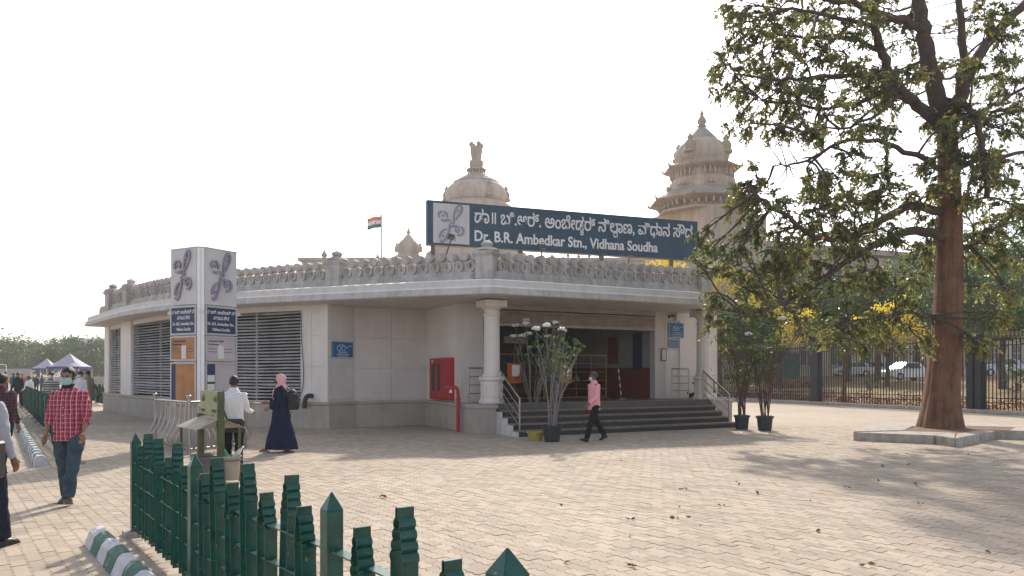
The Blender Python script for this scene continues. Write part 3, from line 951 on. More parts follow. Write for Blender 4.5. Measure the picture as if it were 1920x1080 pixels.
# floodlights on arms in front of the sign
for i, (px, Y, z, lab) in enumerate(((846, 22.5, 5.76, "floodlight on a long bent arm before the sign's logo"), (1018, 23.6, 5.64, "floodlight below the middle of the rooftop sign"), (1182, 24.8, 5.60, "floodlight below the right part of the rooftop sign"))):
    x = (px - 960) / FPX * Y
    f = thing("floodlight", lab, "floodlight", (x, Y, ZP + 0.3), "floodlights aimed at the rooftop sign")
    base = (x - (0.36 if i == 0 else 0.12), Y + 0.35, ZP + (0.3 if i == 0 else 0.45))
    MB().tube([base, (x - 0.03, Y + 0.06, z - 0.12), (x, Y, z - 0.10)], 0.022, 8).build("arm", M_dsteel, f)
    lm = Matrix.Rotation(R(-30), 4, 'X')
    MB().box((x, Y, z), (0.20, 0.13, 0.16), 0.3, lm).build("lamp_head", M_dsteel, f, bevel=0.02)
    MB().tube([(x - 0.12, Y, z - 0.12), (x - 0.12, Y, z + 0.01), (x + 0.12, Y, z + 0.01), (x + 0.12, Y, z - 0.12)], 0.010, 6).build("bracket", M_dsteel, f)

# ------------------------------------------------------------------ totem sign with its barrier
TF = Vector((-6.93, 16.6)); TS = 1.0; tth = R(61)
t_r = Vector((math.cos(tth), math.sin(tth))); t_l = Vector((-math.sin(tth), math.cos(tth)))
tt = thing("totem_sign", "tall four-sided white sign pillar with lilac logos and notice panels", "sign", (*(TF + (t_r + t_l) * 0.5 * TS), 0))
def tq(a, b): return TF + t_r * a + t_l * b
cs = 0.11
MB().prism([tuple(tq(0.05, 0.05)), tuple(tq(TS - 0.05, 0.05)), tuple(tq(TS - 0.05, TS - 0.05)), tuple(tq(0.05, TS - 0.05))], 0.9, 4.45).build("core", M_panelw, tt)
MB().prism([tuple(tq(-0.06, -0.06)), tuple(tq(TS + 0.06, -0.06)), tuple(tq(TS + 0.06, TS + 0.06)), tuple(tq(-0.06, TS + 0.06))], 0.0, 0.90).build("pedestal", M_plinth, tt)
MB().prism([tuple(tq(cs, 0)), tuple(tq(0, cs)), tuple(tq(0.05, cs)), tuple(tq(cs, 0.05))], 0.92, 4.46).build("corner_strip", M_white, tt)
MB().prism([tuple(tq(-0.01, cs * 0.9)), tuple(tq(cs * 0.9, -0.01)), tuple(tq(TS + 0.01, -0.01)), tuple(tq(TS + 0.01, TS + 0.01)), tuple(tq(-0.01, TS + 0.01))], 4.461, 4.485).build("top_cap", M_alu, tt)
def totem_face(side):
    # side 'r' is the face running right from the front corner, 'l' runs left
    if side == 'r': P = lambda a, o: tq(a, -o)
    else: P = lambda a, o: tq(-o, a)
    def bx(a0, a1, o0, o1, z0, z1, name, m, par=tt):
        return MB().prism([tuple(P(a0, o0)), tuple(P(a1, o0)), tuple(P(a1, o1)), tuple(P(a0, o1))], z0, z1).build(name, m, par)
    a0, a1 = cs + 0.015, TS
    rdir = (t_r if side == 'r' else -t_l)
    rt3 = Vector((rdir.x, rdir.y, 0))
    bx(a0, a1, -0.05, 0.0, 3.20, 4.46, "logo_panel", M_panelw)
    am = (a0 + a1) / 2
    c = P(am, 0.001)
    put("logo", logo_mesh(0.98, 0.97, 0.045), tt, face_matrix((c.x, c.y, 3.86), rt3, up))
    def frame(z0, z1, name, m):
        fr = MB()
        for q in ((a0, a0 + 0.04, z0, z1), (a1 - 0.04, a1, z0, z1), (a0 + 0.04, a1 - 0.04, z0, z0 + 0.035), (a0 + 0.04, a1 - 0.04, z1 - 0.035, z1)):
            fr.prism([tuple(P(q[0], -0.05)), tuple(P(q[1], -0.05)), tuple(P(q[1], 0.02)), tuple(P(q[0], 0.02))], q[2], q[3])
        f = fr.build("panel_frame", M_alu, tt)
        return bx(a0 + 0.04, a1 - 0.04, -0.05, 0.0, z0 + 0.035, z1 - 0.035, name, m)
    def words(body, aa, z, size, al='CENTER', m=M_letter, xs=0.8, par=tt):
        c_ = P(aa, 0.003)
        put("lettering", text_mesh(body, size, m, 0.002, 0.001, al, xs), par, face_matrix((c_.x, c_.y, z), rt3, up))
    left_a = a0 if side == 'r' else a1
    sgn = 1 if side == 'r' else -1
    frame(2.52, 3.17, "name_panel", M_navy)
    words("ಡಾ. ಬಿ.ಆರ್. ಅಂಬೇಡರ್ ನಿಲಾಣ", am, 3.00, 0.105)
    words("ವಿಧಾನ ಸೌಧ", am, 2.87, 0.105)
    words("Dr. B.R. Ambedkar Stn.,", am, 2.74, 0.095)
    words("Vidhana Soudha", am, 2.615, 0.095)
    mdl = M_orange if side == 'l' else M_pinkp
    frame(1.93, 2.49, "notice_panel", mdl)
    for zz, body in ((2.36, "1. ಪ್ರಯಾಣಿಕರ ಮಾಹಿತಿ"), (2.29, "Travel information"), (2.20, "||||||||||||||||||"), (2.13, "||||||||||||||||")):
        if '|' in body:
            for q in (0, 1):
                bx(am + sgn * (-0.36 + q * 0.44), am + sgn * (-0.12 + q * 0.44), 0.001, 0.002, zz, zz + 0.012, "print_line", M_navy)
        else:
            words(body, left_a + sgn * 0.07, zz, 0.05, 'LEFT' , M_navy)
    bx(am - 0.09, am + 0.07, 0.002, 0.005, 1.98, 2.28, "taped_paper", M_paper)
    frame(0.95, 1.90, "map_panel", M_orange if side == 'l' else M_pinkp)
    if side == 'l':
        bx(a1 - 0.16, a1 - 0.04, 0.001, 0.003, 0.99, 1.86, "dark_band", M_navy)
    else:
        bx(a0 + 0.045, a0 + 0.27, 0.001, 0.003, 0.99, 1.86, "dark_band", M_navy)
        for z0 in (1.46, 1.26, 1.08):
            bx(a0 + 0.06, a0 + 0.255, 0.004, 0.006, z0, z0 + 0.15, "legend_box", M_paper)
totem_face('r'); totem_face('l')
# ------------------------------------------------------------------ things fixed to the station walls
def on_wall(a, b, px, out=0.03):
    "point on the wall line a-b seen at photo column px, with wall direction"
    a, b = Vector(a), Vector(b)
    k = (px - 960) / FPX
    d = b - a
    t = (k * a.y - a.x) / (d.x - k * d.y)
    d2 = d.normalized()
    nr = Vector((d2.y, -d2.x))
    return a + d * t + nr * out, d2, nr

def notice(px0, px1, py0, py1, a, b, name, label, kind=1):
    p0, d, nr = on_wall(a, b, px0, 0.035); p1, _, _ = on_wall(a, b, px1, 0.035)
    Y = (p0.y + p1.y) / 2
    z1 = CAM_H + (700 - py0) / FPX * Y; z0 = CAM_H + (700 - py1) / FPX * Y
    m = (p0 + p1) / 2; L_ = (p1 - p0).length; ang = math.atan2(d.y, d.x)
    t = thing(name, label, "sign", (m.x, m.y, z0))
    MB().box((m.x, m.y, (z0 + z1) / 2), (L_, 0.02, z1 - z0), ang).build("board", M_bsign, t)
    fr = MB(); e = 0.012
    o = m + nr * 0.011
    for cx, cz, wx, wz in ((0, (z1 - z0) / 2 - e, L_, e), (0, -(z1 - z0) / 2 + e, L_, e), (L_ / 2 - e, 0, e, z1 - z0 - 3 * e), (-L_ / 2 + e, 0, e, z1 - z0 - 3 * e)):
        fr.box((o.x + d.x * cx, o.y + d.y * cx, (z0 + z1) / 2 + cz), (wx, 0.004, wz), ang)
    fr.build("border", M_letter, t)
    FM = face_matrix((m.x + nr.x * 0.012, m.y + nr.y * 0.012, (z0 + z1) / 2), (d.x, d.y, 0), (0, 0, 1))
    H = z1 - z0
    if kind == 1:
        g = MB()
        for cx in (-0.17, 0.04):
            pts = [(L_ * (cx + 0.085 * math.cos(q * math.pi / 8)), H * 0.08 + L_ * 0.085 * math.sin(q * math.pi / 8)) for q in range(17)]
            ribbon(g, pts, 0.014, 0.004)
        ribbon(g, [(L_ * 0.12, H * 0.1), (L_ * 0.22, H * 0.16), (L_ * 0.33, H * 0.24), (L_ * 0.42, H * 0.2)], 0.012, 0.004)
        ribbon(g, [(-L_ * 0.24, H * 0.16), (-L_ * 0.12, H * 0.28), (0, H * 0.30), (L_ * 0.05, H * 0.24)], 0.010, 0.004)
        put("spectacles_emblem", g.mesh("spectacles_emblem", M_letter), t, FM)
        put("lettering", text_mesh("ಸ್ವಚ್ಛ ಭಾರತ", H * 0.11, M_letter, 0.003, 0, 'CENTER'), t, FM @ Matrix.Translation((0, -H * 0.20, 0)))
        put("lettering", text_mesh("ಒಂದು ಹೆಜ್ಜೆ ಸ್ವಚ್ಛತೆಯ ಕಡೆಗೆ", H * 0.09, M_letter, 0.003, 0, 'CENTER', 0.8), t, FM @ Matrix.Translation((0, -H * 0.32, 0)))
        put("lettering", text_mesh("ಸ್ವಚ್ಛ ಭಾರತ ಅಭಿಯಾನ", H * 0.08, M_letter, 0.003, 0, 'CENTER', 0.9), t, FM @ Matrix.Translation((0, -H * 0.43, 0)))
    else:
        for q in (0.15, -0.05, -0.25):
            put("lettering", text_mesh("ಪ್ರವೇಶ ದ್ವಾರ ENTRY", H * 0.15, M_letter, 0.003, 0, 'CENTER', 0.8), t, FM @ Matrix.Translation((0, H * q, 0)))
    return t
notice(620, 661, 640, 671, Apt, Bpt, "notice_sign", "blue notice with spectacles emblem on the stone pier beside the louvres")
WR0, WR1 = ent(aR_ + 0.3, SB + 0.02), ent(aW, SB + 0.02)
notice(1253, 1281, 605, 634, WR0, WR1, "notice_sign", "blue notice with spectacles emblem on the wall right of the shutter")
notice(1253, 1272, 637, 653, WR0, WR1, "notice_sign", "small blue notice below the larger one right of the shutter", 2)

# fire hose cabinet
p0, d, nr = on_wall(Cpt, Dpt, 815, 0.0); p1, _, _ = on_wall(Cpt, Dpt, 853, 0.0)
m = (p0 + p1) / 2; L_ = (p1 - p0).length; ang = math.atan2(d.y, d.x)
zb, zt = 0.84, 2.12
cb = thing("hose_cabinet", "red fire hose cabinet with two narrow windows on the recess wall", "cabinet", (m.x, m.y, zb))
c = m + nr * 0.09
MB().box((c.x, c.y, (zb + zt) / 2), (L_, 0.16, zt - zb), ang).build("casing", M_red, cb, bevel=0.01)
c = m + nr * 0.175
MB().box((c.x, c.y, (zb + zt) / 2), (L_ - 0.06, 0.016, zt - zb - 0.06), ang).build("door", M_red, cb, bevel=0.005)
for q in (-0.30, -0.02):
    e = c + d * (q * L_) + nr * 0.01
    MB().box((e.x, e.y, 1.52), (L_ * 0.14, 0.012, 0.82), ang).build("window_pane", M_glass, cb)
e = c + d * (-0.34 * L_) + nr * 0.009
MB().box((e.x, e.y, zt - 0.10), (0.10, 0.006, 0.07), ang).build("number_label", M_letter, cb)
# standpipe
sx, sy = g2(859, 810)
hy = thing("fire_standpipe", "red fire standpipe with brass hose valve in front of the recess", "standpipe", (sx, sy, 0))
MB().tube([(sx, sy, -0.02), (sx, sy, 1.05), (sx - 0.01, sy, 1.16), (sx - 0.05, sy, 1.24), (sx - 0.13, sy, 1.28), (sx - 0.20, sy, 1.26)], [0.052] * 6, 12).build("pipe", M_red, hy, smooth=50)
MB().lathe([(0.075, 0), (0.075, 0.03)], 12, (sx, sy, 0.92)).build("flange", M_red, hy)
MB().box((sx - 0.20, sy, 1.25), (0.13, 0.13, 0.13)).build("valve_body", M_red, hy, bevel=0.02)
MB().tube([(sx - 0.24, sy, 1.27), (sx - 0.36, sy - 0.02, 1.26)], 0.022, 8).build("outlet", M_steel, hy)
MB().lathe([(0.07, 0), (0.07, 0.02)], 12, (sx - 0.20, sy, 1.34)).build("hand_wheel", M_red, hy)
MB().tube([(sx - 0.20, sy - 0.02, 1.2), (sx - 0.21, sy - 0.04, 1.1)], [0.03, 0.045], 8).build("hose_cap", M_letter, hy)
# black drain elbows on the plinth
def elbow(px, py, label):
    s_ = spx(px); p, t_ = W.pt(s_)
    nr_ = Vector((t_.y, -t_.x)); z = CAM_H + (700 - py) / FPX * p.y
    a = p + nr_ * 0.02; 
    o = thing("drain_elbow", label, "pipe", (a.x, a.y, z), "black drain elbows sticking out of the front wall")
    q = [a + nr_ * 0.0, a + nr_ * 0.16, a + nr_ * 0.22, a + nr_ * 0.24, a + nr_ * 0.24]
    MB().tube([(v.x - 0.02 * i, v.y, z - dz) for i, (v, dz) in enumerate(zip(q, (0, 0, 0.05, 0.12, 0.34)))], 0.07, 12).build("pipe", M_rub, o, smooth=50)
    MB().tube([(q[4].x - 0.08, q[4].y, z - 0.34), (q[4].x - 0.08, q[4].y, z - 0.37)], 0.085, 12).build("pipe_lip", M_rub, o)
elbow(586, 742, "black drain elbow on the wall behind the woman in navy")
elbow(198, 738, "black drain elbow at the far left end of the station front")
p, t_ = W.pt(spx(570)); nr_ = Vector((t_.y, -t_.x))
cab = [(p.x + nr_.x * 0.06 + dx, p.y + nr_.y * 0.06, z) for dx, z in ((-0.05, 3.5), (-0.03, 2.6), (0.02, 1.8), (0.0, 1.2), (-0.12, 0.95), (-0.16, 0.85))]
props(MB().tube(catmull(cab, 4), 0.012, 6).build("wall_cable", M_rub), "thin black cable hanging down beside the right louvre", "cable")
# small fittings above the blue notice
q0, d, nr = on_wall(WR0, WR1, 1262, 0.08)
cm = thing("security_camera", "small dark security camera under the eave above the blue notice", "camera", (q0.x, q0.y, 3.3))
MB().tube([(q0.x, q0.y + 0.1, 3.60), (q0.x - 0.02, q0.y, 3.60), (q0.x - 0.22, q0.y - 0.1, 3.56)], [0.03, 0.04, 0.05], 10).build("housing", M_dsteel, cm)
q0, d, nr = on_wall(WR0, WR1, 1268, 0.06)
jb = MB().box((q0.x, q0.y, 3.55), (0.14, 0.1, 0.24), math.atan2(d.y, d.x)).build("junction_box", M_paper)
props(jb, "pale junction box on the wall right of the shutter", "box")
q0, d, nr = on_wall(ent(aR_, SB), ent(aR_ + 0.42, SB), 1244, 0.02)
fr = thing("framed_notice", "small framed notice on the grey pilaster beside the shutter", "notice", (q0.x, q0.y, 2.05))
MB().box((q0.x, q0.y, 2.28), (0.22, 0.03, 0.42), math.atan2(d.y, d.x)).build("frame", M_post, fr)
q1 = q0 + nr * 0.017
MB().box((q1.x, q1.y, 2.28), (0.16, 0.006, 0.35), math.atan2(d.y, d.x)).build("sheet", M_stone2, fr)

# yellow crowd barricades inside the entrance
def barricade(a0, a1, b, label, poster):
    t = thing("barricade", label, "barricade", (*ent((a0 + a1) / 2, b), FZ), "yellow barricades across the entrance")
    def pt(a, z): q = ent(a, b); return (q.x, q.y, FZ + z)
    fr = MB()
    fr.tube([pt(a0, 0.02), pt(a0, 1.42), pt(a1, 1.42), pt(a1, 0.02)], 0.024, 8)
    fr.tube([pt(a0, 0.10), pt(a1, 0.10)], 0.02, 8)
    fr.build("frame", M_yell, t)
    for k in range(1, 5):
        MB().tube([pt(a0, 0.10 + k * 0.264), pt(a1, 0.10 + k * 0.264)], 0.011, 6).build("bar", M_yell, t)
    n = 4
    for k in range(1, n):
        a = a0 + (a1 - a0) * k / n
        MB().tube([pt(a, 0.1), pt(a, 1.42)], 0.011, 6).build("bar", M_yell, t)
    for a in (a0, a1):
        q, r_ = ent(a, b - 0.25), ent(a, b + 0.25)
        MB().tube([(q.x, q.y, FZ + 0.025), (r_.x, r_.y, FZ + 0.025)], 0.024, 8).build("foot", M_yell, t)
    if poster:
        for (pa, pb, pm) in poster:
            q, r_ = ent(pa, b + 0.03), ent(pb, b + 0.03)
            c_ = (q + r_) / 2; an = math.atan2(U.y, U.x)
            MB().box((c_.x, c_.y, FZ + 0.85), (pb - pa, 0.012, 0.60), an).build("poster", pm, t)
            c2 = ent((pa + pb) / 2 + 0.04, b + 0.04)
            MB().box((c2.x, c2.y, FZ + 0.93), ((pb - pa) * 0.55, 0.006, 0.34), an).build("printed_sheet", M_paper, t)
M_oposter = mat("orange_poster", (0.50, 0.10, 0.02), 0.6, 0.15, 5.0)
M_yposter = mat("amber_poster", (0.42, 0.22, 0.03), 0.6, 0.15, 5.0)
aa = s_ent(908, -1.45)
barricade(aa, aa + 2.0, -1.45, "yellow barricade with an orange poster, left half of the entrance", [(aa + 0.75, aa + 1.22, M_oposter)])
barricade(aa + 2.05, s_ent(1136, -1.45), -1.45, "yellow barricade with an amber poster, middle of the entrance", [(aa + 2.55, aa + 3.0, M_yposter)])
q = ent(s_ent(1165, -1.9), -1.9)
sw = thing("chain_post", "thin striped queue post standing inside the entrance", "post", (q.x, q.y, FZ))
MB().lathe([(0.16, 0), (0.16, 0.02), (0.02, 0.03)], 16, (q.x, q.y, FZ)).build("base", M_steel, sw)
for k in range(8):
    MB().tube([(q.x - 0.012 * k, q.y, FZ + 0.03 + k * 0.12), (q.x - 0.012 * (k + 1), q.y, FZ + 0.03 + (k + 1) * 0.12)], 0.018, 8).build("band", M_paper if k % 2 else M_dsteel, sw)

# ------------------------------------------------------------------ stainless crowd barrier round the totem
def barrier(a, b, n, name, label):
    a, b = Vector(a), Vector(b)
    d = (b - a); L_ = d.length; d.normalize(); nr_ = Vector((d.y, -d.x))
    t = thing(name, label, "railing", (*((a + b) / 2), 0), "steel railings around the sign pillar")
    for p in (a, b):
        MB().tube([(p.x, p.y, 0), (p.x, p.y, 1.13)], 0.032, 10).build("post", M_steel, t, smooth=40)
        MB().ell((p.x, p.y, 1.165), (0.048, 0.048, 0.048), 12, 8).build("knob", M_steel, t, smooth=60)
    MB().tube([(a.x, a.y, 1.06), (b.x, b.y, 1.06)], 0.026, 10).build("top_rail", M_steel, t, smooth=40)
    MB().tube([(a.x, a.y, 0.10), (b.x, b.y, 0.10)], 0.022, 10).build("bottom_rail", M_steel, t, smooth=40)
    for k in range(n):
        p = a + d * (L_ * (k + 0.5) / n)
        prof = [(0.0, 1.05), (0.01, 0.85), (0.03, 0.66), (0.10, 0.48), (0.17, 0.36), (0.17, 0.25), (0.10, 0.15), (0.0, 0.10)]
        MB().tube(catmull([(p.x + nr_.x * o_, p.y + nr_.y * o_, z) for o_, z in prof], 3), 0.0145, 7).build("baluster", M_steel, t, smooth=50)
bL, bF, bR = Vector(g2(291, 838)), Vector(g2(355, 852)), Vector(g2(457, 840))
barrier(bL, bF + (bL - bF).normalized() * 0.04, 7, "steel_railing", "bellied steel railing along the left side of the sign pillar")
barrier(bF, bR, 10, "steel_railing", "bellied steel railing in front of the sign pillar, behind the litter stand")
bB = bR + (bL - bF)
barrier(bR + Vector((0.03, 0.05)), bB, 7, "steel_railing", "bellied steel railing along the right side of the sign pillar")

# ------------------------------------------------------------------ litter stand
M_olive = mat("olive_paint", (0.10, 0.125, 0.055), 0.45, 0.35, 6.0, streak=0.3)
M_oboard = mat("olive_board", (0.36, 0.38, 0.20), 0.5, 0.2, 5.0, streak=0.15)
M_roofm = mat("dusty_sheet_metal", (0.34, 0.29, 0.21), 0.5, 0.25, 5.0, metal=0.2, streak=0.2)
M_bin = mat("beige_plastic", (0.42, 0.36, 0.29), 0.55, 0.2, 5.0, streak=0.2)
LN, LF = Vector((-4.33, 11.1)), Vector((-4.92, 11.8))
ls = thing("litter_stand", "olive twin litter bin stand with pitched roof and notice board", "bin", (*((LN + LF) / 2), 0))
ld = (LF - LN); LL = ld.length; ld.normalize(); lnr = Vector((-ld.y, ld.x))      # lnr points to the left
if lnr.x > 0: lnr = -lnr
lang = math.atan2(ld.y, ld.x)
def lp(a, o, z): q = LN + ld * a + lnr * o; return (q.x, q.y, z)
MB().box(lp(0.0, 0, 0.69), (0.05, 0.10, 1.38), lang).build("post", M_olive, ls, bevel=0.006)
MB().box(lp(LL, 0, 0.52), (0.06, 0.10, 1.0), lang).build("post", M_olive, ls, bevel=0.006)
MB().box(lp(LL / 2 + 0.02, 0.0, 1.20), (LL - 0.08, 0.03, 0.36), lang).build("board", M_oboard, ls)
FM = face_matrix(lp(LL / 2 + 0.02, 0.019, 1.20), (-ld.x, -ld.y, 0), (0, 0, 1))
for dx, s_ in ((-0.33, "ಕಸ"), (0.22, "ಕಸ")):
    put("lettering", text_mesh(s_, 0.12, M_olive, 0.002, 0.002), ls, FM @ Matrix.Translation((dx, 0.02, 0)))
put("lettering", text_mesh("USE ME", 0.06, M_olive, 0.002), ls, FM @ Matrix.Translation((-0.36, -0.14, 0)))
put("lettering", text_mesh("USE ME", 0.06, M_olive, 0.002), ls, FM @ Matrix.Translation((0.14, -0.14, 0)))
for sgn in (1, -1):
    q = [lp(-0.02, 0.0, 0.985), lp(LL + 0.05, 0.0, 0.985), lp(LL + 0.05, sgn * 0.36, 0.83), lp(-0.02, sgn * 0.36, 0.83)]
    q2 = [(x, y, z - 0.012) for x, y, z in q]
    MB().add(q + q2, [(0, 1, 2, 3), (7, 6, 5, 4), (0, 4, 5, 1), (1, 5, 6, 2), (2, 6, 7, 3), (3, 7, 4, 0)]).build("roof_sheet", M_roofm, ls)
MB().add([lp(0.02, 0.33, 0.832), lp(0.02, -0.33, 0.832), lp(0.02, 0.0, 0.972), lp(0.035, 0.33, 0.832), lp(0.035, -0.33, 0.832), lp(0.035, 0.0, 0.972)], [(0, 1, 2), (5, 4, 3), (0, 3, 4, 1), (1, 4, 5, 2), (2, 5, 3, 0)]).build("gable", M_roofm, ls)
for o_ in (0.30, -0.30):
    for a in (0.06, LL - 0.02):
        MB().box(lp(a, o_, 0.43), (0.035, 0.035, 0.82), lang).build("leg", M_olive, ls)
def bucket(a, o_, m, label, tilt):
    x, y, _ = lp(a, o_, 0)
    t = thing("litter_bin", label, "bin", (x, y, 0.05), "bins hanging in the litter stand")
    MB().lathe([(0.125, 0.0), (0.15, 0.33), (0.165, 0.335), (0.165, 0.36), (0.145, 0.36), (0.12, 0.05)], 20, (x, y, 0.05)).build("bucket", m, t, smooth=40)
    MB().lathe([(0.168, 0.29), (0.168, 0.30)], 20, (x, y, 0.05)).build("hoop", M_dsteel, t)
    return t
bucket(0.06, -0.16, M_bin, "beige litter bin with crushed bottles, right side of the stand", 0)
bucket(0.50, 0.12, mat("grey_plastic", (0.20, 0.18, 0.17), 0.55, 0.2, 5.0), "grey litter bin under the left roof slope of the stand", 0)
bucket(0.16, 0.17, mat("dark_plastic", (0.16, 0.14, 0.13), 0.55, 0.2, 5.0), "dark litter bin with a black liner at the front of the stand", 0)
M_pet = mat("pale_plastic_bottle", (0.62, 0.66, 0.66), 0.25, 0.15, 20.0)
M_pgreen = mat("green_label_plastic", (0.05, 0.30, 0.18), 0.4, 0.1, 10.0)
x, y, _ = lp(0.06, -0.16, 0)
for i, (dx, dy, rx, lab) in enumerate(((0.05, 0, 0.7, "crushed clear bottle leaning out of the beige bin to the right"), (-0.05, 0.02, -0.5, "green-labelled bottle leaning left in the beige bin"))):
    t = thing("plastic_bottle", lab, "bottle", (x + dx, y + dy, 0.36))
    Mt = Matrix.Rotation(rx, 4, 'Y')
    pts = [Vector((0, 0, z)) for z in (0, 0.05, 0.12, 0.16, 0.19, 0.21)]
    pts = [Mt @ p + Vector((x + dx, y + dy, 0.37)) for p in pts]
    MB().tube(pts, [0.035, 0.038, 0.036, 0.03, 0.014, 0.013], 10).build("bottle_body", M_pgreen if i else M_pet, t, smooth=40)
    MB().tube([pts[5], pts[5] + (pts[5] - pts[4]).normalized() * 0.02], 0.015, 8).build("cap", M_letter, t)

# ------------------------------------------------------------------ green picket fences
def picket_mesh(h, wide=0.078):
    half = [(0.013, h), (0.013, h - 0.045)]
    z = h - 0.045; wv = 0.013
    for k in range(4):
        half += [(wv + 0.010, z - 0.006), (wv + 0.019, z - 0.018), (wv + 0.020, z - 0.034), (wv + 0.011, z - 0.048)]
        z -= 0.048; wv += 0.011
    half += [(wv, z - 0.004), (wv, 0.07)]
    outl = [(-x, zz) for x, zz in half[::-1]] + half
    inn = []
    for x, zz in outl:
        s_ = 1 if x > 0 else -1
        inn.append((x - s_ * 0.005, zz - (0.005 if zz > h - 0.001 else 0)))
    n = len(outl); hw = wide / 2
    vs = [(x, y, zz) for y in (-hw, hw) for x, zz in outl] + [(x, y, zz) for y in (-hw, hw) for x, zz in inn]
    fs = []
    a, b, c_, d = 0, n, 2 * n, 3 * n
    for i in range(n - 1):
        fs += [(a + i, a + i + 1, b + i + 1, b + i), (c_ + i, d + i, d + i + 1, c_ + i + 1), (a + i, c_ + i, c_ + i + 1, a + i + 1), (b + i, b + i + 1, d + i + 1, d + i)]
    fs += [(a, b, d, c_), (a + n - 1, c_ + n - 1, d + n - 1, b + n - 1)]
    me = MB().add(vs, fs).mesh("picket", M_green)
    me.shade_smooth(); me.set_sharp_from_angle(angle=R(35))
    return me
PT, PS = picket_mesh(1.07), picket_mesh(0.93)
def post_mesh(wd, h):
    mb = MB()
    mb.box((0, 0, (h - 0.1) / 2), (wd, wd, h - 0.1))
    q = wd / 2 + 0.002
    mb.add([(-q, -q, h - 0.1), (q, -q, h - 0.1), (q, q, h - 0.1), (-q, q, h - 0.1), (0, 0, h)], [(0, 1, 4), (1, 2, 4), (2, 3, 4), (3, 0, 4), (3, 2, 1, 0)])
    return mb.mesh("post", M_green, bevel=0.004)
PM, PMB = post_mesh(0.09, 1.05), post_mesh(0.115, 1.045)
def fence_run(pts, name, label, group, per=7, rails=True, big=()):
    t = thing(name, label, "fence", (*pts[0], 0), group)
    o0 = org(t)
    for i, p in enumerate(pts):
        d = (Vector(pts[min(i + 1, len(pts) - 1)]) - Vector(pts[max(i - 1, 0)])).normalized()
        o = link("post", PMB if i in big else PM, t); o.location = Vector((*p, 0)) - o0; o.rotation_euler = (0, 0, math.atan2(d.y, d.x))
        MB().box((p[0], p[1], 0.02), (0.22, 0.22, 0.06), math.atan2(d.y, d.x)).build("footing", M_conc, t)
    for j, (a, b) in enumerate(zip(pts, pts[1:])):
        a, b = Vector(a), Vector(b); d = b - a; L_ = d.length; d.normalize(); ang = math.atan2(d.y, d.x)
        n = per[j] if isinstance(per, (list, tuple)) else per
        for k in range(n):
            p = a + d * (L_ * (k + 1) / (n + 1))
            o = link("picket", PT if k % 2 else PS, t); o.location = Vector((p.x, p.y, 0)) - o0; o.rotation_euler = (rng.gauss(0, 0.014), rng.gauss(0, 0.010), ang + rng.gauss(0, 0.04)); o.scale.z = 1 + rng.gauss(0, 0.006)
        c_ = (a + b) / 2
        for z in (0.12, 0.335, 0.54, 0.75):
            MB().box((c_.x, c_.y, z), (L_ - 0.085, 0.06, 0.008), ang).build("rail", M_green, t)
near_pts = [(-3.81, 7.57), (-2.39, 5.62), (-0.92, 3.80), (-0.015, 2.63), (0.80, 1.62)]
near_pts = [(-3.83, 7.6), (-2.385, 5.62), (-0.925, 3.83), (-0.016, 2.62), (1.17, 1.0)]
fence_run(near_pts[:4], "picket_fence", "dark green stepped picket fence running through the foreground", "green picket fences", [7, 7, 3], big=(3,))
p = Vector((0.76, 2.22))
FD = Vector((-0.572, 0.82)).normalized()
F0 = Vector((-7.9, 13.6))
far_pts = [tuple(F0 + FD * (2.4 * k)) for k in range(15)]
fence_run(far_pts, "picket_fence", "dark green picket fence receding at far left beyond the man in checks", "green picket fences", 7)
G0 = Vector(at(168, 735, 45)[:2]); G1 = Vector(at(197, 735, 38)[:2])
fence_run([tuple(G0), tuple((G0 + G1) / 2), tuple(G1)], "picket_fence", "short green picket fence beyond the station's left end", "green picket fences", 7)

# kerbs in painted blocks
def kerb_run(a, d, n, off, name, bl, wd=0.24, h=0.19):
    ke = thing(name, None, None, (a.x, a.y, 0), None, "structure")
    d = d.normalized(); nr_ = Vector((-d.y, d.x)); ang = math.atan2(d.y, d.x)
    for k in range(n):
        c_ = a + d * (bl * (k + 0.5)) + nr_ * off
        L_ = bl / 2 - 0.004
        vs = []
        j = lambda: rng.gauss(0, 0.004)
        for x in (-L_, L_):
            for y, z in ((-wd / 2, -0.02), (wd / 2, -0.02), (wd / 2 - 0.02, h * 0.72), (wd / 2 - 0.05, h), (-wd / 2 + 0.10, h), (-wd / 2 + 0.05, h * 0.75)):
                q = d * x + nr_ * y
                vs.append((c_.x + q.x + j() * (z > 0), c_.y + q.y + j() * (z > 0), z + j() * (z > 0)))
        fs = [(5, 4, 3, 2, 1, 0), (6, 7, 8, 9, 10, 11)] + [(i, (i + 1) % 6, 6 + (i + 1) % 6, 6 + i) for i in range(6)]
        MB().add(vs, fs).build("kerb_block", M_kwhite if k % 2 == 0 else M_kgreen, ke)
kd = D_ROW
kerb_run(Vector((-3.83, 7.6)) + Vector((-0.22, -0.34)) * 1.0, kd, 22, 0.0, "kerb", 0.34, 0.21, 0.165)
kerb_run(F0 + Vector((-0.45, -0.35)), FD, 60, 0.0, "kerb", 0.30)
kerb_run(G0 + Vector((-0.3, -0.9)), (G1 - G0), 14, 0.0, "kerb", 0.5)

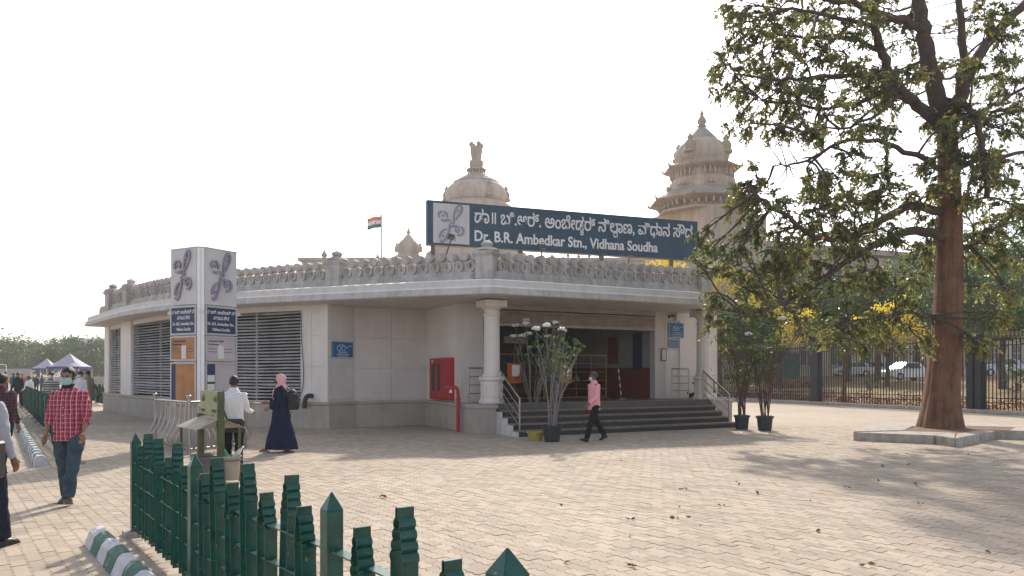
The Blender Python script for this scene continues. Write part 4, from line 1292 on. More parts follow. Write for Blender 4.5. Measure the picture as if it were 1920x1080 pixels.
# ------------------------------------------------------------------ potted shrubs by the steps
M_potg = mat("dark_green_pot", (0.025, 0.04, 0.045), 0.5, 0.25, 8.0)
M_poty = mat("yellow_pot", (0.42, 0.32, 0.08), 0.5, 0.25, 8.0)
M_soil = mat("dark_soil", (0.06, 0.04, 0.03), 0.95, 0.3, 20.0)
M_stem = mat("grey_stem", (0.25, 0.215, 0.21), 0.8, 0.3, 15.0)
M_stemr = mat("reddish_stem", (0.12, 0.06, 0.05), 0.8, 0.3, 15.0)
def leaf_material(name, c1, c2, tr=0.35, c3=None):
    m = bpy.data.materials.new(name); m.use_nodes = True
    N, L = nodes_of(m); b = N["Principled BSDF"]
    b.inputs["Roughness"].default_value = 0.42; b.inputs["Specular IOR Level"].default_value = 0.45
    a = N.new("ShaderNodeAttribute"); a.attribute_name = "tone"
    rp = N.new("ShaderNodeValToRGB")
    rp.color_ramp.elements[0].color = (*c1, 1); rp.color_ramp.elements[1].color = (*c2, 1)
    rp.color_ramp.elements[1].position = 0.86
    if c3:
        e = rp.color_ramp.elements.new(0.93); e.color = (*c3, 1)
    L.new(a.outputs["Fac"], rp.inputs[0])
    L.new(rp.outputs[0], b.inputs["Base Color"])
    tb = N.new("ShaderNodeBsdfTranslucent")
    hv = N.new("ShaderNodeHueSaturation"); hv.inputs["Value"].default_value = 1.6; hv.inputs["Saturation"].default_value = 1.15
    L.new(rp.outputs[0], hv.inputs["Color"]); L.new(hv.outputs[0], tb.inputs["Color"])
    mx = N.new("ShaderNodeMixShader"); mx.inputs[0].default_value = tr
    L.new(b.outputs[0], mx.inputs[1]); L.new(tb.outputs[0], mx.inputs[2])
    L.new(mx.outputs[0], N["Material Output"].inputs[0])
    return m
M_leaf = leaf_material("rain_tree_leaf", (0.060, 0.085, 0.035), (0.215, 0.220, 0.100), 0.52, (0.45, 0.32, 0.06))
M_leaf2 = leaf_material("shrub_leaf", (0.035, 0.065, 0.02), (0.10, 0.15, 0.05), 0.4)
M_leafd = leaf_material("dark_tree_leaf", (0.022, 0.052, 0.012), (0.075, 0.125, 0.028), 0.32)
M_flow = leaf_material("yellow_blossom", (0.62, 0.46, 0.03), (0.86, 0.72, 0.14), 0.35)
M_wflow = mat("white_petal", (0.80, 0.78, 0.75), 0.6, 0.05, 20.0)
M_leafr = leaf_material("red_hedge_leaf", (0.10, 0.025, 0.015), (0.22, 0.06, 0.03), 0.3)

def leaves_mesh(name, P, N_, size, mat_, tone=None, aspect=0.45, seed=0, fold=0.25):
    "P: leaf centres, N_: preferred leaf axis; builds folded four-sided leaves (two faces each)"
    rs = np.random.RandomState(seed)
    n = len(P)
    P = np.asarray(P, float)
    ax = rs.normal(0, 1, (n, 3)) if N_ is None else np.asarray(N_, float) + rs.normal(0, 0.45, (n, 3))
    ax /= np.linalg.norm(ax, axis=1)[:, None] + 1e-9
    s_ = rs.normal(0, 1, (n, 3)); s_ -= (s_ * ax).sum(1)[:, None] * ax; s_ /= np.linalg.norm(s_, axis=1)[:, None] + 1e-9
    nr_ = np.cross(ax, s_)
    L_ = (np.asarray(size) * rs.uniform(0.7, 1.3, n))[:, None]
    wd = L_ * aspect
    a = P - ax * L_ / 2; b = P + ax * L_ / 2 - nr_ * L_ * 0.12
    m1 = P + s_ * wd / 2 + nr_ * wd * fold; m2 = P - s_ * wd / 2 + nr_ * wd * fold
    V = np.stack([a, m1, b, m2], 1).reshape(-1, 3)
    idx = (np.arange(n) * 4)[:, None]
    F = np.concatenate([idx + np.array([[0, 1, 2]]), idx + np.array([[0, 2, 3]])], 1).reshape(-1)
    me = bpy.data.meshes.new(name)
    me.vertices.add(len(V)); me.vertices.foreach_set("co", V.reshape(-1).astype(np.float32))
    me.loops.add(len(F)); me.loops.foreach_set("vertex_index", F.astype(np.int32))
    me.polygons.add(2 * n); me.polygons.foreach_set("loop_start", (np.arange(2 * n) * 3).astype(np.int32)); me.polygons.foreach_set("loop_total", np.full(2 * n, 3, np.int32))
    me.update(calc_edges=True)
    me.shade_flat()
    tn = rs.uniform(0, 1, n) if tone is None else np.asarray(tone)
    t = me.attributes.new("tone", 'FLOAT', 'FACE'); t.data.foreach_set("value", np.repeat(tn, 2).astype(np.float32))
    me.materials.append(mat_)
    return me

def pot(px, py, h, r_, m, name, label, group="pots beside the entrance steps"):
    x, y = g2(px, py)
    t = thing(name, label, "plant pot", (x, y, 0), group)
    MB().lathe([(r_ * 0.78, 0), (r_ * 0.95, h * 0.86), (r_ * 1.08, h * 0.87), (r_ * 1.08, h), (r_ * 0.96, h), (r_ * 0.93, h * 0.88)], 22, (x, y, 0)).build("pot", m, t, smooth=40)
    MB().lathe([(0.001, h * 0.88), (r_ * 0.93, h * 0.881)], 18, (x, y, 0)).build("soil", M_soil, t)
    return t, x, y

def shrub(t, x, y, z0, H, spread, nst, seed, stem_m, flowers, leafy, leafc=70):
    rs = random.Random(seed)
    tips = []
    st_ = MB()
    for k in range(nst):
        th = rs.uniform(0, 2 * math.pi); r_ = spread * rs.uniform(0.45, 1.0); h = H * rs.uniform(0.66, 1.0)
        p = [(x + 0.09 * math.cos(th), y + 0.09 * math.sin(th), z0)]
        for q in (0.25, 0.5, 0.75, 1.0):
            p.append((x + r_ * math.cos(th) * q ** 1.15 + rs.gauss(0, 0.025), y + r_ * math.sin(th) * q ** 1.15 + rs.gauss(0, 0.02), z0 + (h - z0) * q))
        st_.tube(p, [0.017, 0.014, 0.012, 0.010, 0.007], 6)
        tips.append(Vector(p[-1]))
        for _ in range(3):
            b = Vector(p[rs.choice((2, 3))]); e = b + Vector((rs.gauss(0, 0.12), rs.gauss(0, 0.12), rs.uniform(0.2, 0.45)))
            st_.tube([b, (b + e) / 2 + Vector((0.02, 0, 0)), e], [0.008, 0.006, 0.005], 5); tips.append(e)
    st_.build("stems", stem_m, t, smooth=60)
    P, A = [], []
    for e in tips:
        n = int(leafc * 0.55 * rs.uniform(0.3, 1.0) * leafy)
        for _ in range(n):
            d = Vector((rs.gauss(0, 1), rs.gauss(0, 1), rs.gauss(0.1, 0.7))).normalized()
            P.append(e + d * rs.uniform(0.03, 0.14) - Vector((0, 0, rs.uniform(0, 0.10)))); A.append(d)
    if P:
        o = link("foliage", leaves_mesh("foliage", [tuple(p - org(t)) for p in P], [tuple(a) for a in A], 0.17, M_leaf2, None, 0.32, seed), t)
        o["kind"] = "stuff"
    rs.shuffle(tips)
    tips2 = sorted(tips, key=lambda v: -v.z)
    for e in tips2[:flowers]:
        f = MB()
        for _ in range(16):
            d = Vector((rs.gauss(0, 1), rs.gauss(0, 1), rs.gauss(0.3, 0.6))).normalized() * 0.075
            f.ell((e.x + d.x, e.y + d.y, e.z + 0.03 + d.z * 0.6), (0.045, 0.045, 0.028), 6, 4)
        f.build("flower", M_wflow, t)
t, x, y = pot(1035, 828, 0.40, 0.235, M_potg, "potted_shrub", "dark pot with tall bare-stemmed shrub, white blooms, nearest the walking man")
shrub(t, x, y, 0.36, 2.85, 0.90, 12, 3, M_stem, 3, 0.19)
t, x, y = pot(1000, 806, 0.40, 0.26, M_potg, "potted_shrub", "dark pot with white-flowering shrub against the steps beside the left handrail")
shrub(t, x, y, 0.36, 3.25, 0.95, 12, 8, M_stem, 9, 0.19)
t, x, y = pot(1004, 826, 0.22, 0.21, M_poty, "low_pot", "low yellow bowl-shaped pot on the ground before the steps")
t, x, y = pot(1391, 805, 0.42, 0.22, M_potg, "potted_shrub", "dark pot with twiggy shrub touching the right end of the steps")
shrub(t, x, y, 0.36, 2.9, 0.60, 15, 13, M_stemr, 2, 0.22)
t, x, y = pot(1434, 807, 0.42, 0.235, M_potg, "potted_shrub", "dark pot with slim shrub standing free right of the steps")
shrub(t, x, y, 0.36, 3.2, 0.60, 14, 17, M_stemr, 2, 0.24)
# ------------------------------------------------------------------ people
def fuse(mb, vox, fold=0.0, seed=0.0, fz=1.0):
    "closed shells merged into one continuous skin"
    me = mb.mesh("shell", None)
    o = bpy.data.objects.new("shell", me); C.objects.link(o)
    r_ = o.modifiers.new("r", 'REMESH'); r_.mode = 'VOXEL'; r_.voxel_size = vox; r_.use_smooth_shade = True
    s_ = o.modifiers.new("s", 'SMOOTH'); s_.factor = 0.5; s_.iterations = 2
    dg = bpy.context.evaluated_depsgraph_get()
    out = bpy.data.meshes.new_from_object(o.evaluated_get(dg))
    bpy.data.objects.remove(o); bpy.data.meshes.remove(me)
    if fold > 0:
        nv = len(out.vertices)
        co = np.empty(nv * 3, np.float32); out.vertices.foreach_get("co", co); co = co.reshape(-1, 3)
        nr_ = np.empty(nv * 3, np.float32); out.vertex_normals.foreach_get("vector", nr_); nr_ = nr_.reshape(-1, 3)
        q = np.array([noise.noise(Vector((x * 16 + seed, y * 16, z * 9 * fz + seed))) + 0.6 * noise.noise(Vector((x * 34, y * 34 + seed, z * 22 * fz))) for x, y, z in co.tolist()], np.float32)
        co = co + nr_ * (fold * q)[:, None]
        out.vertices.foreach_set("co", co.reshape(-1)); out.update()
    out.shade_smooth()
    return out

def loft(mb, secs, n=20):
    vs, fs = [], []
    for (x, y, z, rx, ry) in secs:
        for k in range(n):
            th = 2 * math.pi * k / n
            vs.append((x + rx * math.cos(th), y + ry * math.sin(th), z))
    m = len(secs)
    for i in range(m - 1):
        for k in range(n):
            k2 = (k + 1) % n
            fs.append((i * n + k, i * n + k2, (i + 1) * n + k2, (i + 1) * n + k))
    fs += [tuple(range(n - 1, -1, -1)), tuple(range((m - 1) * n, m * n))]
    mb.add(vs, fs)

def hand(mb, wr, d, inward, s_=1.0, curl=0.5):
    d = d.normalized(); inward = (inward - d * inward.dot(d)).normalized()
    side = d.cross(inward).normalized()
    if side.y > 0: side = -side                     # thumb side points forward (-Y)
    c_ = wr + d * 0.045 * s_
    mb.tube([wr - d * 0.01, wr + d * 0.03 * s_, wr + d * 0.075 * s_, wr + d * 0.095 * s_], [(0.024, 0.024), (0.038, 0.022), (0.042, 0.02), (0.036, 0.016)] if abs(inward.x) > 2 else [0.026, 0.033, 0.035, 0.028], 10)
    for k, (off, ln) in enumerate(((0.030, 0.070), (0.0105, 0.080), (-0.0105, 0.074), (-0.030, 0.058))):
        b = wr + d * 0.085 * s_ + side * off * s_
        d1 = (d + inward * curl * 0.5 + side * off * 1.2).normalized(); d2 = (d + inward * (curl * 1.6)).normalized()
        mb.tube([b, b + d1 * ln * 0.5 * s_, b + d1 * ln * 0.5 * s_ + d2 * ln * 0.5 * s_], [0.0105, 0.0095, 0.008], 7)
    b = wr + d * 0.03 * s_ + side * 0.025 * s_
    t1 = (d * 0.7 + side * 0.8 + inward * 0.2).normalized(); t2 = (d + side * 0.25 + inward * 0.3).normalized()
    mb.tube([b, b + t1 * 0.04 * s_, b + t1 * 0.04 * s_ + t2 * 0.035 * s_], [0.014, 0.012, 0.009], 7)

SKIN = mat("brown_skin", (0.20, 0.105, 0.065), 0.5, 0.12, 25.0, obj=True)
SKIN2 = mat("light_brown_skin", (0.28, 0.15, 0.095), 0.5, 0.12, 25.0, obj=True)
HAIR = mat("black_hair", (0.012, 0.010, 0.010), 0.45, 0.3, 60.0, bump=0.5, bs=150, obj=True)
HAIRG = mat("greying_hair", (0.06, 0.055, 0.055), 0.5, 0.4, 80.0, bump=0.5, bs=150, obj=True)
MASKW = mat("white_mask", (0.68, 0.69, 0.70), 0.8, 0.04, 30.0, obj=True)
MASKT = mat("teal_mask", (0.30, 0.52, 0.52), 0.8, 0.05, 30.0, obj=True)
MASKD = mat("grey_mask", (0.07, 0.09, 0.10), 0.8, 0.05, 30.0, obj=True)
EYE = mat("dark_eye", (0.015, 0.01, 0.01), 0.2, 0.0, obj=True)
SHOE = mat("black_shoe", (0.02, 0.018, 0.018), 0.4, 0.2, 20.0, obj=True)
SANDAL = mat("brown_sandal", (0.07, 0.045, 0.03), 0.5, 0.3, 20.0, obj=True)
def cloth(name, col, var=0.12, bump=0.25):
    return mat(name, col, 0.85, var, 7.0, bump, 35.0, spec=0.15, obj=True)
JEANS = cloth("blue_denim", (0.050, 0.080, 0.105), 0.4)
BLACKT = cloth("black_trouser_cloth", (0.014, 0.014, 0.018))
NAVYT = cloth("navy_trouser_cloth", (0.020, 0.024, 0.04))
PINK = cloth("pink_shirt_cloth", (0.88, 0.39, 0.43), 0.06)
WHITEC = cloth("white_shirt_cloth", (0.72, 0.70, 0.72), 0.04)
GREYC = cloth("pale_grey_knit", (0.42, 0.43, 0.47), 0.15)
SUITC = cloth("dark_suit_cloth", (0.018, 0.022, 0.035))
YELC = cloth("mustard_cloth", (0.55, 0.32, 0.06)); TEALC = cloth("teal_cloth", (0.03, 0.10, 0.15)); REDC = cloth("red_cloth", (0.42, 0.09, 0.08)); KHAKI = cloth("khaki_cloth", (0.26, 0.20, 0.12))
ORANGEC = cloth("orange_cloth", (0.62, 0.14, 0.02)); TANC = cloth("tan_cloth", (0.32, 0.22, 0.15))
NAVYD = cloth("navy_abaya_cloth", (0.013, 0.020, 0.054), 0.25); HIJAB = cloth("pink_scarf_cloth", (0.74, 0.40, 0.40), 0.1)

def lines_material(name, base, stripes):
    "woven lines: stripes = [(axis, period, duty, phase, colour, strength)] on object coordinates"
    m = bpy.data.materials.new(name); m.use_nodes = True
    N, L = nodes_of(m); b = N["Principled BSDF"]; b.inputs["Roughness"].default_value = 0.85; b.inputs["Specular IOR Level"].default_value = 0.15
    tc = N.new("ShaderNodeTexCoord"); sp = N.new("ShaderNodeSeparateXYZ")
    wn = N.new("ShaderNodeTexNoise"); wn.inputs["Scale"].default_value = 9; wn.inputs["Detail"].default_value = 2
    L.new(tc.outputs["Object"], wn.inputs["Vector"])
    va = N.new("ShaderNodeVectorMath"); va.operation = 'MULTIPLY_ADD'; va.inputs[1].default_value = (0.02, 0.02, 0.02)
    L.new(wn.outputs["Color"], va.inputs[0]); L.new(tc.outputs["Object"], va.inputs[2])
    L.new(va.outputs[0], sp.inputs[0])
    rgb = N.new("ShaderNodeRGB"); rgb.outputs[0].default_value = (*base, 1); out = rgb.outputs[0]
    for ax, per, duty, ph, colr, stg in stripes:
        src = sp.outputs[ax]
        m1 = N.new("ShaderNodeMath"); m1.operation = 'MULTIPLY_ADD'; m1.inputs[1].default_value = 1 / per; m1.inputs[2].default_value = ph
        L.new(src, m1.inputs[0])
        m2 = N.new("ShaderNodeMath"); m2.operation = 'FRACT'; L.new(m1.outputs[0], m2.inputs[0])
        m3 = N.new("ShaderNodeMath"); m3.operation = 'LESS_THAN'; m3.inputs[1].default_value = duty; L.new(m2.outputs[0], m3.inputs[0])
        m4 = N.new("ShaderNodeMath"); m4.operation = 'MULTIPLY'; m4.inputs[1].default_value = stg; L.new(m3.outputs[0], m4.inputs[0])
        mx = N.new("ShaderNodeMix"); mx.data_type = 'RGBA'
        L.new(m4.outputs[0], mx.inputs[0]); L.new(out, mx.inputs[6]); mx.inputs[7].default_value = (*colr, 1)
        out = mx.outputs[2]
    L.new(out, b.inputs["Base Color"])
    return m
CHECK = lines_material("red_check_cloth", (0.42, 0.035, 0.055), [(0, 0.056, 0.34, 0, (0.13, 0.03, 0.08), 0.75), (2, 0.056, 0.30, 0.1, (0.16, 0.04, 0.07), 0.55), (0, 0.056, 0.10, 0.5, (0.72, 0.60, 0.64), 0.65), (2, 0.056, 0.08, 0.5, (0.72, 0.60, 0.64), 0.5), (0, 0.028, 0.10, 0.2, (0.60, 0.42, 0.48), 0.4)])
STRIPE = lines_material("striped_jersey", (0.45, 0.42, 0.40), [(2, 0.075, 0.45, 0.0, (0.05, 0.045, 0.05), 0.95), (2, 0.225, 0.16, 0.5, (0.22, 0.20, 0.19), 0.8)])
MAROON = lines_material("maroon_check_cloth", (0.055, 0.03, 0.045), [(0, 0.05, 0.2, 0, (0.13, 0.06, 0.07), 0.8), (2, 0.05, 0.2, 0, (0.13, 0.06, 0.07), 0.8)])

def person(label, xy, face, H=1.70, girth=1.0, shirt=None, trous=None, shoes=SHOE, skin=SKIN, hair=HAIR, mask=None,
           legs=((0, 0), (0, 0)), arms=((0, 8, 15), (0, 8, 15)), sleeve='long', tuck=False, lean=0.0, head=(0, 0), vox=0.012, z=0.0, group=None, sit=None, collar=None, fold=0.010):
    """legs: (swing forward, knee bend) for x<0 and x>0; arms: (swing, abduction, elbow bend); head: (turn, nod) degrees"""
    k = H / 1.72
    fw = Vector((0, -1, 0)); dn = Vector((0, 0, -1))
    hipz = 0.90
    body, sh, tr = MB(), MB(), MB()
    fts = []
    lw = lambda z_: -math.tan(R(lean)) * max(0, z_ - 0.95)
    ank = []
    J = []
    for i, s_ in enumerate((-1, 1)):
        sw, kb = legs[i]
        hip = Vector((0.096 * s_ * girth, 0, hipz))
        kn = hip + (fw * math.sin(R(sw)) + dn * math.cos(R(sw))) * 0.42
        a2 = R(sw - kb)
        an = kn + (fw * math.sin(a2) + dn * math.cos(a2)) * 0.42
        J.append((hip, kn, an, a2)); ank.append(an.z)
    drop = min(ank) - 0.075
    for i in range(2):
        J[i] = tuple(Vector((q.x, q.y, q.z)) if isinstance(q, Vector) else q for q in J[i])
    g = girth
    tz = lambda z_: z_
    # trunk
    trunk = [(0, 0, 0.84, .135 * g, .10 * g), (0, 0, 0.95, .158 * g, .118 * g), (0, lw(1.08) - .012 * (g - 1) * 6, 1.08, .146 * g, .108 * g), (0, lw(1.22), 1.22, .158 * g, .112 * g), (0, lw(1.34), 1.34, .170 * g, .112), (0, lw(1.42), 1.42, .150 * g, .092), (0, lw(1.46), 1.465, .085, .072), (0, lw(1.5) - .012, 1.50, .058, .06), (0, lw(1.55) - .02, 1.555, .054, .058)]
    loft(body, [(x, y, z_, rx * .96, ry * .96) for x, y, z_, rx, ry in trunk])
    hc = Vector((0, lw(1.61) - 0.025, 1.612))
    Mh = Matrix.Rotation(R(head[0]), 4, 'Z') @ Matrix.Rotation(R(head[1]), 4, 'X')
    def hp(x, y, z_): return hc + Mh @ Vector((x, y, z_))
    body.ell(hp(0, 0.006, 0.022), (.074, .092, .092), 18, 12, Mh)
    body.ell(hp(0, -0.028, -0.04), (.058, .062, .078), 16, 10, Mh)
    body.ell(hp(0, -0.050, -0.085), (.034, .036, .032), 12, 8, Mh)
    body.tube([hp(0, -0.082, 0.005), hp(0, -0.100, -0.025), hp(0, -0.088, -0.04)], [0.009, 0.014, 0.012], 8)
    for s_ in (-1, 1):
        body.ell(hp(.076 * s_, 0.008, -0.012), (.010, .02, .03), 8, 6, Mh)
        body.ell(hp(.032 * s_, -0.078, 0.028), (.026, .014, .010), 8, 6, Mh)
    body.tube([hp(-.02, -0.086, -0.062), hp(0, -0.092, -0.060), hp(.02, -0.086, -0.062)], 0.007, 6)
    # shirt
    hem = 0.80 if not tuck else 0.93
    loft(sh, [(0, 0, hem, .176 * g, .128 * g), (0, 0, 0.95, .178 * g, .132 * g), (0, lw(1.08) - .012 * (g - 1) * 6, 1.08, .164 * g, .124 * g), (0, lw(1.22), 1.22, .172 * g, .126 * g), (0, lw(1.34), 1.34, .178 * g, .125), (0, lw(1.42), 1.41, .146 * g, .104), (0, lw(1.465), 1.465, .092, .082), (0, lw(1.5) - .01, 1.505, .068, .07)])
    if collar is not False:
        loft(sh if collar is None else (cl := MB()), [(0, lw(1.48) - .008, 1.462, .088, .084), (0, lw(1.52) - .014, 1.525, .066, .070)])
    # arms
    for i, s_ in enumerate((-1, 1)):
        sw, ab, eb = arms[i][:3]
        sho = Vector((0.168 * s_ * (0.5 + g * 0.5), lw(1.39), 1.385))
        d1 = (fw * math.sin(R(sw)) + dn * math.cos(R(sw)))
        d1 = (d1 * math.cos(R(ab)) + Vector((s_, 0, 0)) * math.sin(R(ab))).normalized()
        el_ = sho + d1 * 0.285
        d2 = (fw * math.sin(R(sw + eb)) + dn * math.cos(R(sw + eb)))
        inw = arms[i][3] if len(arms[i]) > 3 else 0
        d2 = (d2 * math.cos(R(ab * 0.6)) + Vector((s_, 0, 0)) * math.sin(R(ab * 0.6 - inw))).normalized()
        wr = el_ + d2 * 0.245
        body.tube([sho, (sho + el_) / 2, el_, (el_ * .6 + wr * .4), wr], [.046 * g, .044 * g, .036, .036, .024], 12)
        hand(body, wr, d2, Vector((-s_, 0, 0)), 1.0)
        a0 = Vector((0.120 * s_, lw(1.38), 1.375))
        if sleeve == 'long': sh.tube([a0, sho + d1 * .05, (sho + el_) / 2, el_, (el_ + wr) / 2, wr - d2 * .005], [.052, .062, .058, .050, .046, .036], 14)
        elif sleeve == 'rolled': sh.tube([a0, sho + d1 * .05, (sho + el_) / 2, el_, el_ + d2 * .07, el_ + d2 * .11], [.054, .066, .064, .056, .055, .056], 14)
        else: sh.tube([a0, sho + d1 * .05, (sho + el_) / 2 + d1 * .03], [.054, .066, .066], 14)
        sh.ell(sho, (.058, .060, .056), 12, 8)
    # legs
    loft(tr, [(0, 0, 0.80, .150 * g, .105 * g), (0, 0.005, 0.88, .166 * g, .125 * g), (0, 0, 0.965, .160 * g, .122 * g)])
    for i, s_ in enumerate((-1, 1)):
        hip, kn, an, a2 = J[i]
        up_ = (hip - kn).normalized(); lo_ = (an - kn).normalized()
        body.tube([hip, (hip + kn) / 2, kn, (kn * .65 + an * .35), an], [.072 * g, .064 * g, .050, .050, .034], 12)
        tr.tube([hip + up_ * 0.02, hip - up_ * .12, (hip + kn) / 2, kn, (kn + an) / 2, an - lo_ * .01], [.092 * g, .092 * g, .084 * g, .072, .068, .068], 16)
        # foot
        fdir = Vector((0, -math.cos(a2 * 0.6 if a2 < 0 else 0), math.sin(a2 * .6) if a2 < 0 else 0)).normalized()
        if a2 > 0.15: fdir = Vector((0, -math.cos(a2 * .8), math.sin(a2 * .8))).normalized()
        nu = Vector((0, fdir.z, -fdir.y)); nu = nu if nu.z > 0 else -nu
        ft = MB(); fts.append(ft)
        heel = an - fdir * .055 - nu * .035
        toe = an + fdir * .175 - nu * .045
        body.tube([an, an - nu * .03 + fdir * .03, an - nu * .042 + fdir * .10, an - nu * .048 + fdir * .16], [.032, .034, .032, .02], 10)
        ft.tube([heel - fdir * .005, heel + fdir * .03, an - nu * .032 + fdir * .06, toe - fdir * .05, toe], [(.030, .030), (.040, .040), (.046, .038), (.046, .030), (.026, .018)], 12)
        ft.tube([heel - nu * .030 - fdir * .012, toe - nu * .022 + fdir * .01], [(.044, .012), (.046, .012)], 12)
    t = thing("person", label, "person", (0, 0, 0), group)
    def scale_drop(me):
        me.transform(Matrix.Translation((0, 0, -drop))); me.transform(Matrix.Scale(k, 4)); return me
    def add(name, mb, m, fo=0.0, v=None):
        me = scale_drop(fuse(mb, v or vox, fo, rng.uniform(0, 50)))
        me.materials.clear(); me.materials.append(m)
        return link(name, me, t)
    bo = add("body", body, skin, 0.0, vox * 0.72)
    if shirt: add("shirt", sh, shirt, fold)
    if collar not in (None, False):
        add("collar", cl, collar)
    if trous: add("trousers", tr, trous, fold * 1.1)
    if shoes:
        for ft in fts: add("shoe", ft, shoes, 0.0, min(vox, 0.012))
    if hair:
        hm = MB(); hm.ell((0, 0.010, 0.030), (.083, .101, .098), 28, 20)
        vs = [Vector(v) for v in hm.v]
        keep = []
        for f in hm.f:
            c_ = sum((vs[i] for i in f), Vector()) / len(f)
            if c_.y < -0.035 and c_.z < 0.062 + 0.012 * math.sin(c_.x * 90): continue
            if c_.z < -0.035 and c_.y < 0.035: continue
            if c_.z < -0.058: continue
            keep.append(f)
        hv = [hp(*(v * (1 + 0.05 * noise.noise(v * 40)))) for v in vs]
        h2 = MB().add(hv, keep)
        me = h2.mesh("hair", hair); bm = bmesh.new(); bm.from_mesh(me)
        bmesh.ops.delete(bm, geom=[v for v in bm.verts if not v.link_faces], context='VERTS')
        ex = bmesh.ops.solidify(bm, geom=bm.faces[:], thickness=0.012)
        bm.to_mesh(me); bm.free(); me.shade_smooth(); scale_drop(me)
        link("hair", me, t)
    for s_ in (-1, 1):
        em = MB().ell(hp(.031 * s_, -0.083, 0.010), (.013, .008, .007), 8, 6, Mh)
        me = scale_drop(em.mesh("eye", EYE)); me.shade_smooth(); link("eye", me, t)
    if mask:
        mm = MB(); mm.ell((0, -0.026, -0.045), (.069, .086, .070), 26, 16)
        vs = [Vector(v) for v in mm.v]
        keep = [f for f in mm.f if all(vs[i].y < -0.03 and -0.105 < vs[i].z < 0.0 for i in f)]
        m2 = MB().add([hp(*v) for v in vs], keep)
        me = m2.mesh("face_mask", mask); bm = bmesh.new(); bm.from_mesh(me)
        bmesh.ops.delete(bm, geom=[v for v in bm.verts if not v.link_faces], context='VERTS')
        bmesh.ops.solidify(bm, geom=bm.faces[:], thickness=0.006)
        bm.to_mesh(me); bm.free(); me.shade_smooth(); scale_drop(me)
        mo = link("face_mask", me, t)
        for s_ in (-1, 1):
            lo = MB().tube([hp(.060 * s_, -0.045, -0.015), hp(.078 * s_, 0.0, -0.006), hp(.081 * s_, 0.02, -0.02), hp(.078 * s_, 0.0, -0.036), hp(.060 * s_, -0.045, -0.09)], 0.0025, 5)
            me = scale_drop(lo.mesh("ear_loop", mask)); link("ear_loop", me, mo)
    t.location = (xy[0], xy[1], z); t.rotation_euler = (0, 0, R(face))
    return t

# the man in the red checked shirt
cx, cy = g2(130, 943)
P1 = person("man in red checked shirt and jeans with teal mask walking towards the viewer", (cx, cy), 4, 1.715, 1.10, CHECK, JEANS, SANDAL, SKIN2, HAIR, MASKT,
       legs=((-8, 4), (18, 4)), arms=((2, 10, 14), (6, 11, 28)), sleeve='rolled', vox=0.008, head=(0, 4), collar=cloth("navy_collar", (0.02, 0.028, 0.045)), fold=0.011)
# buttons and pocket
bt = MB()
for z_ in (0.90, 1.0, 1.10, 1.20, 1.30):
    bt.ell((0.0, -0.146 - 0.012 * (1 if z_ < 1.2 else 0), z_ + 0.02), (.006, .004, .006), 8, 5)
link("button", bt.mesh("button", M_letter), P1)
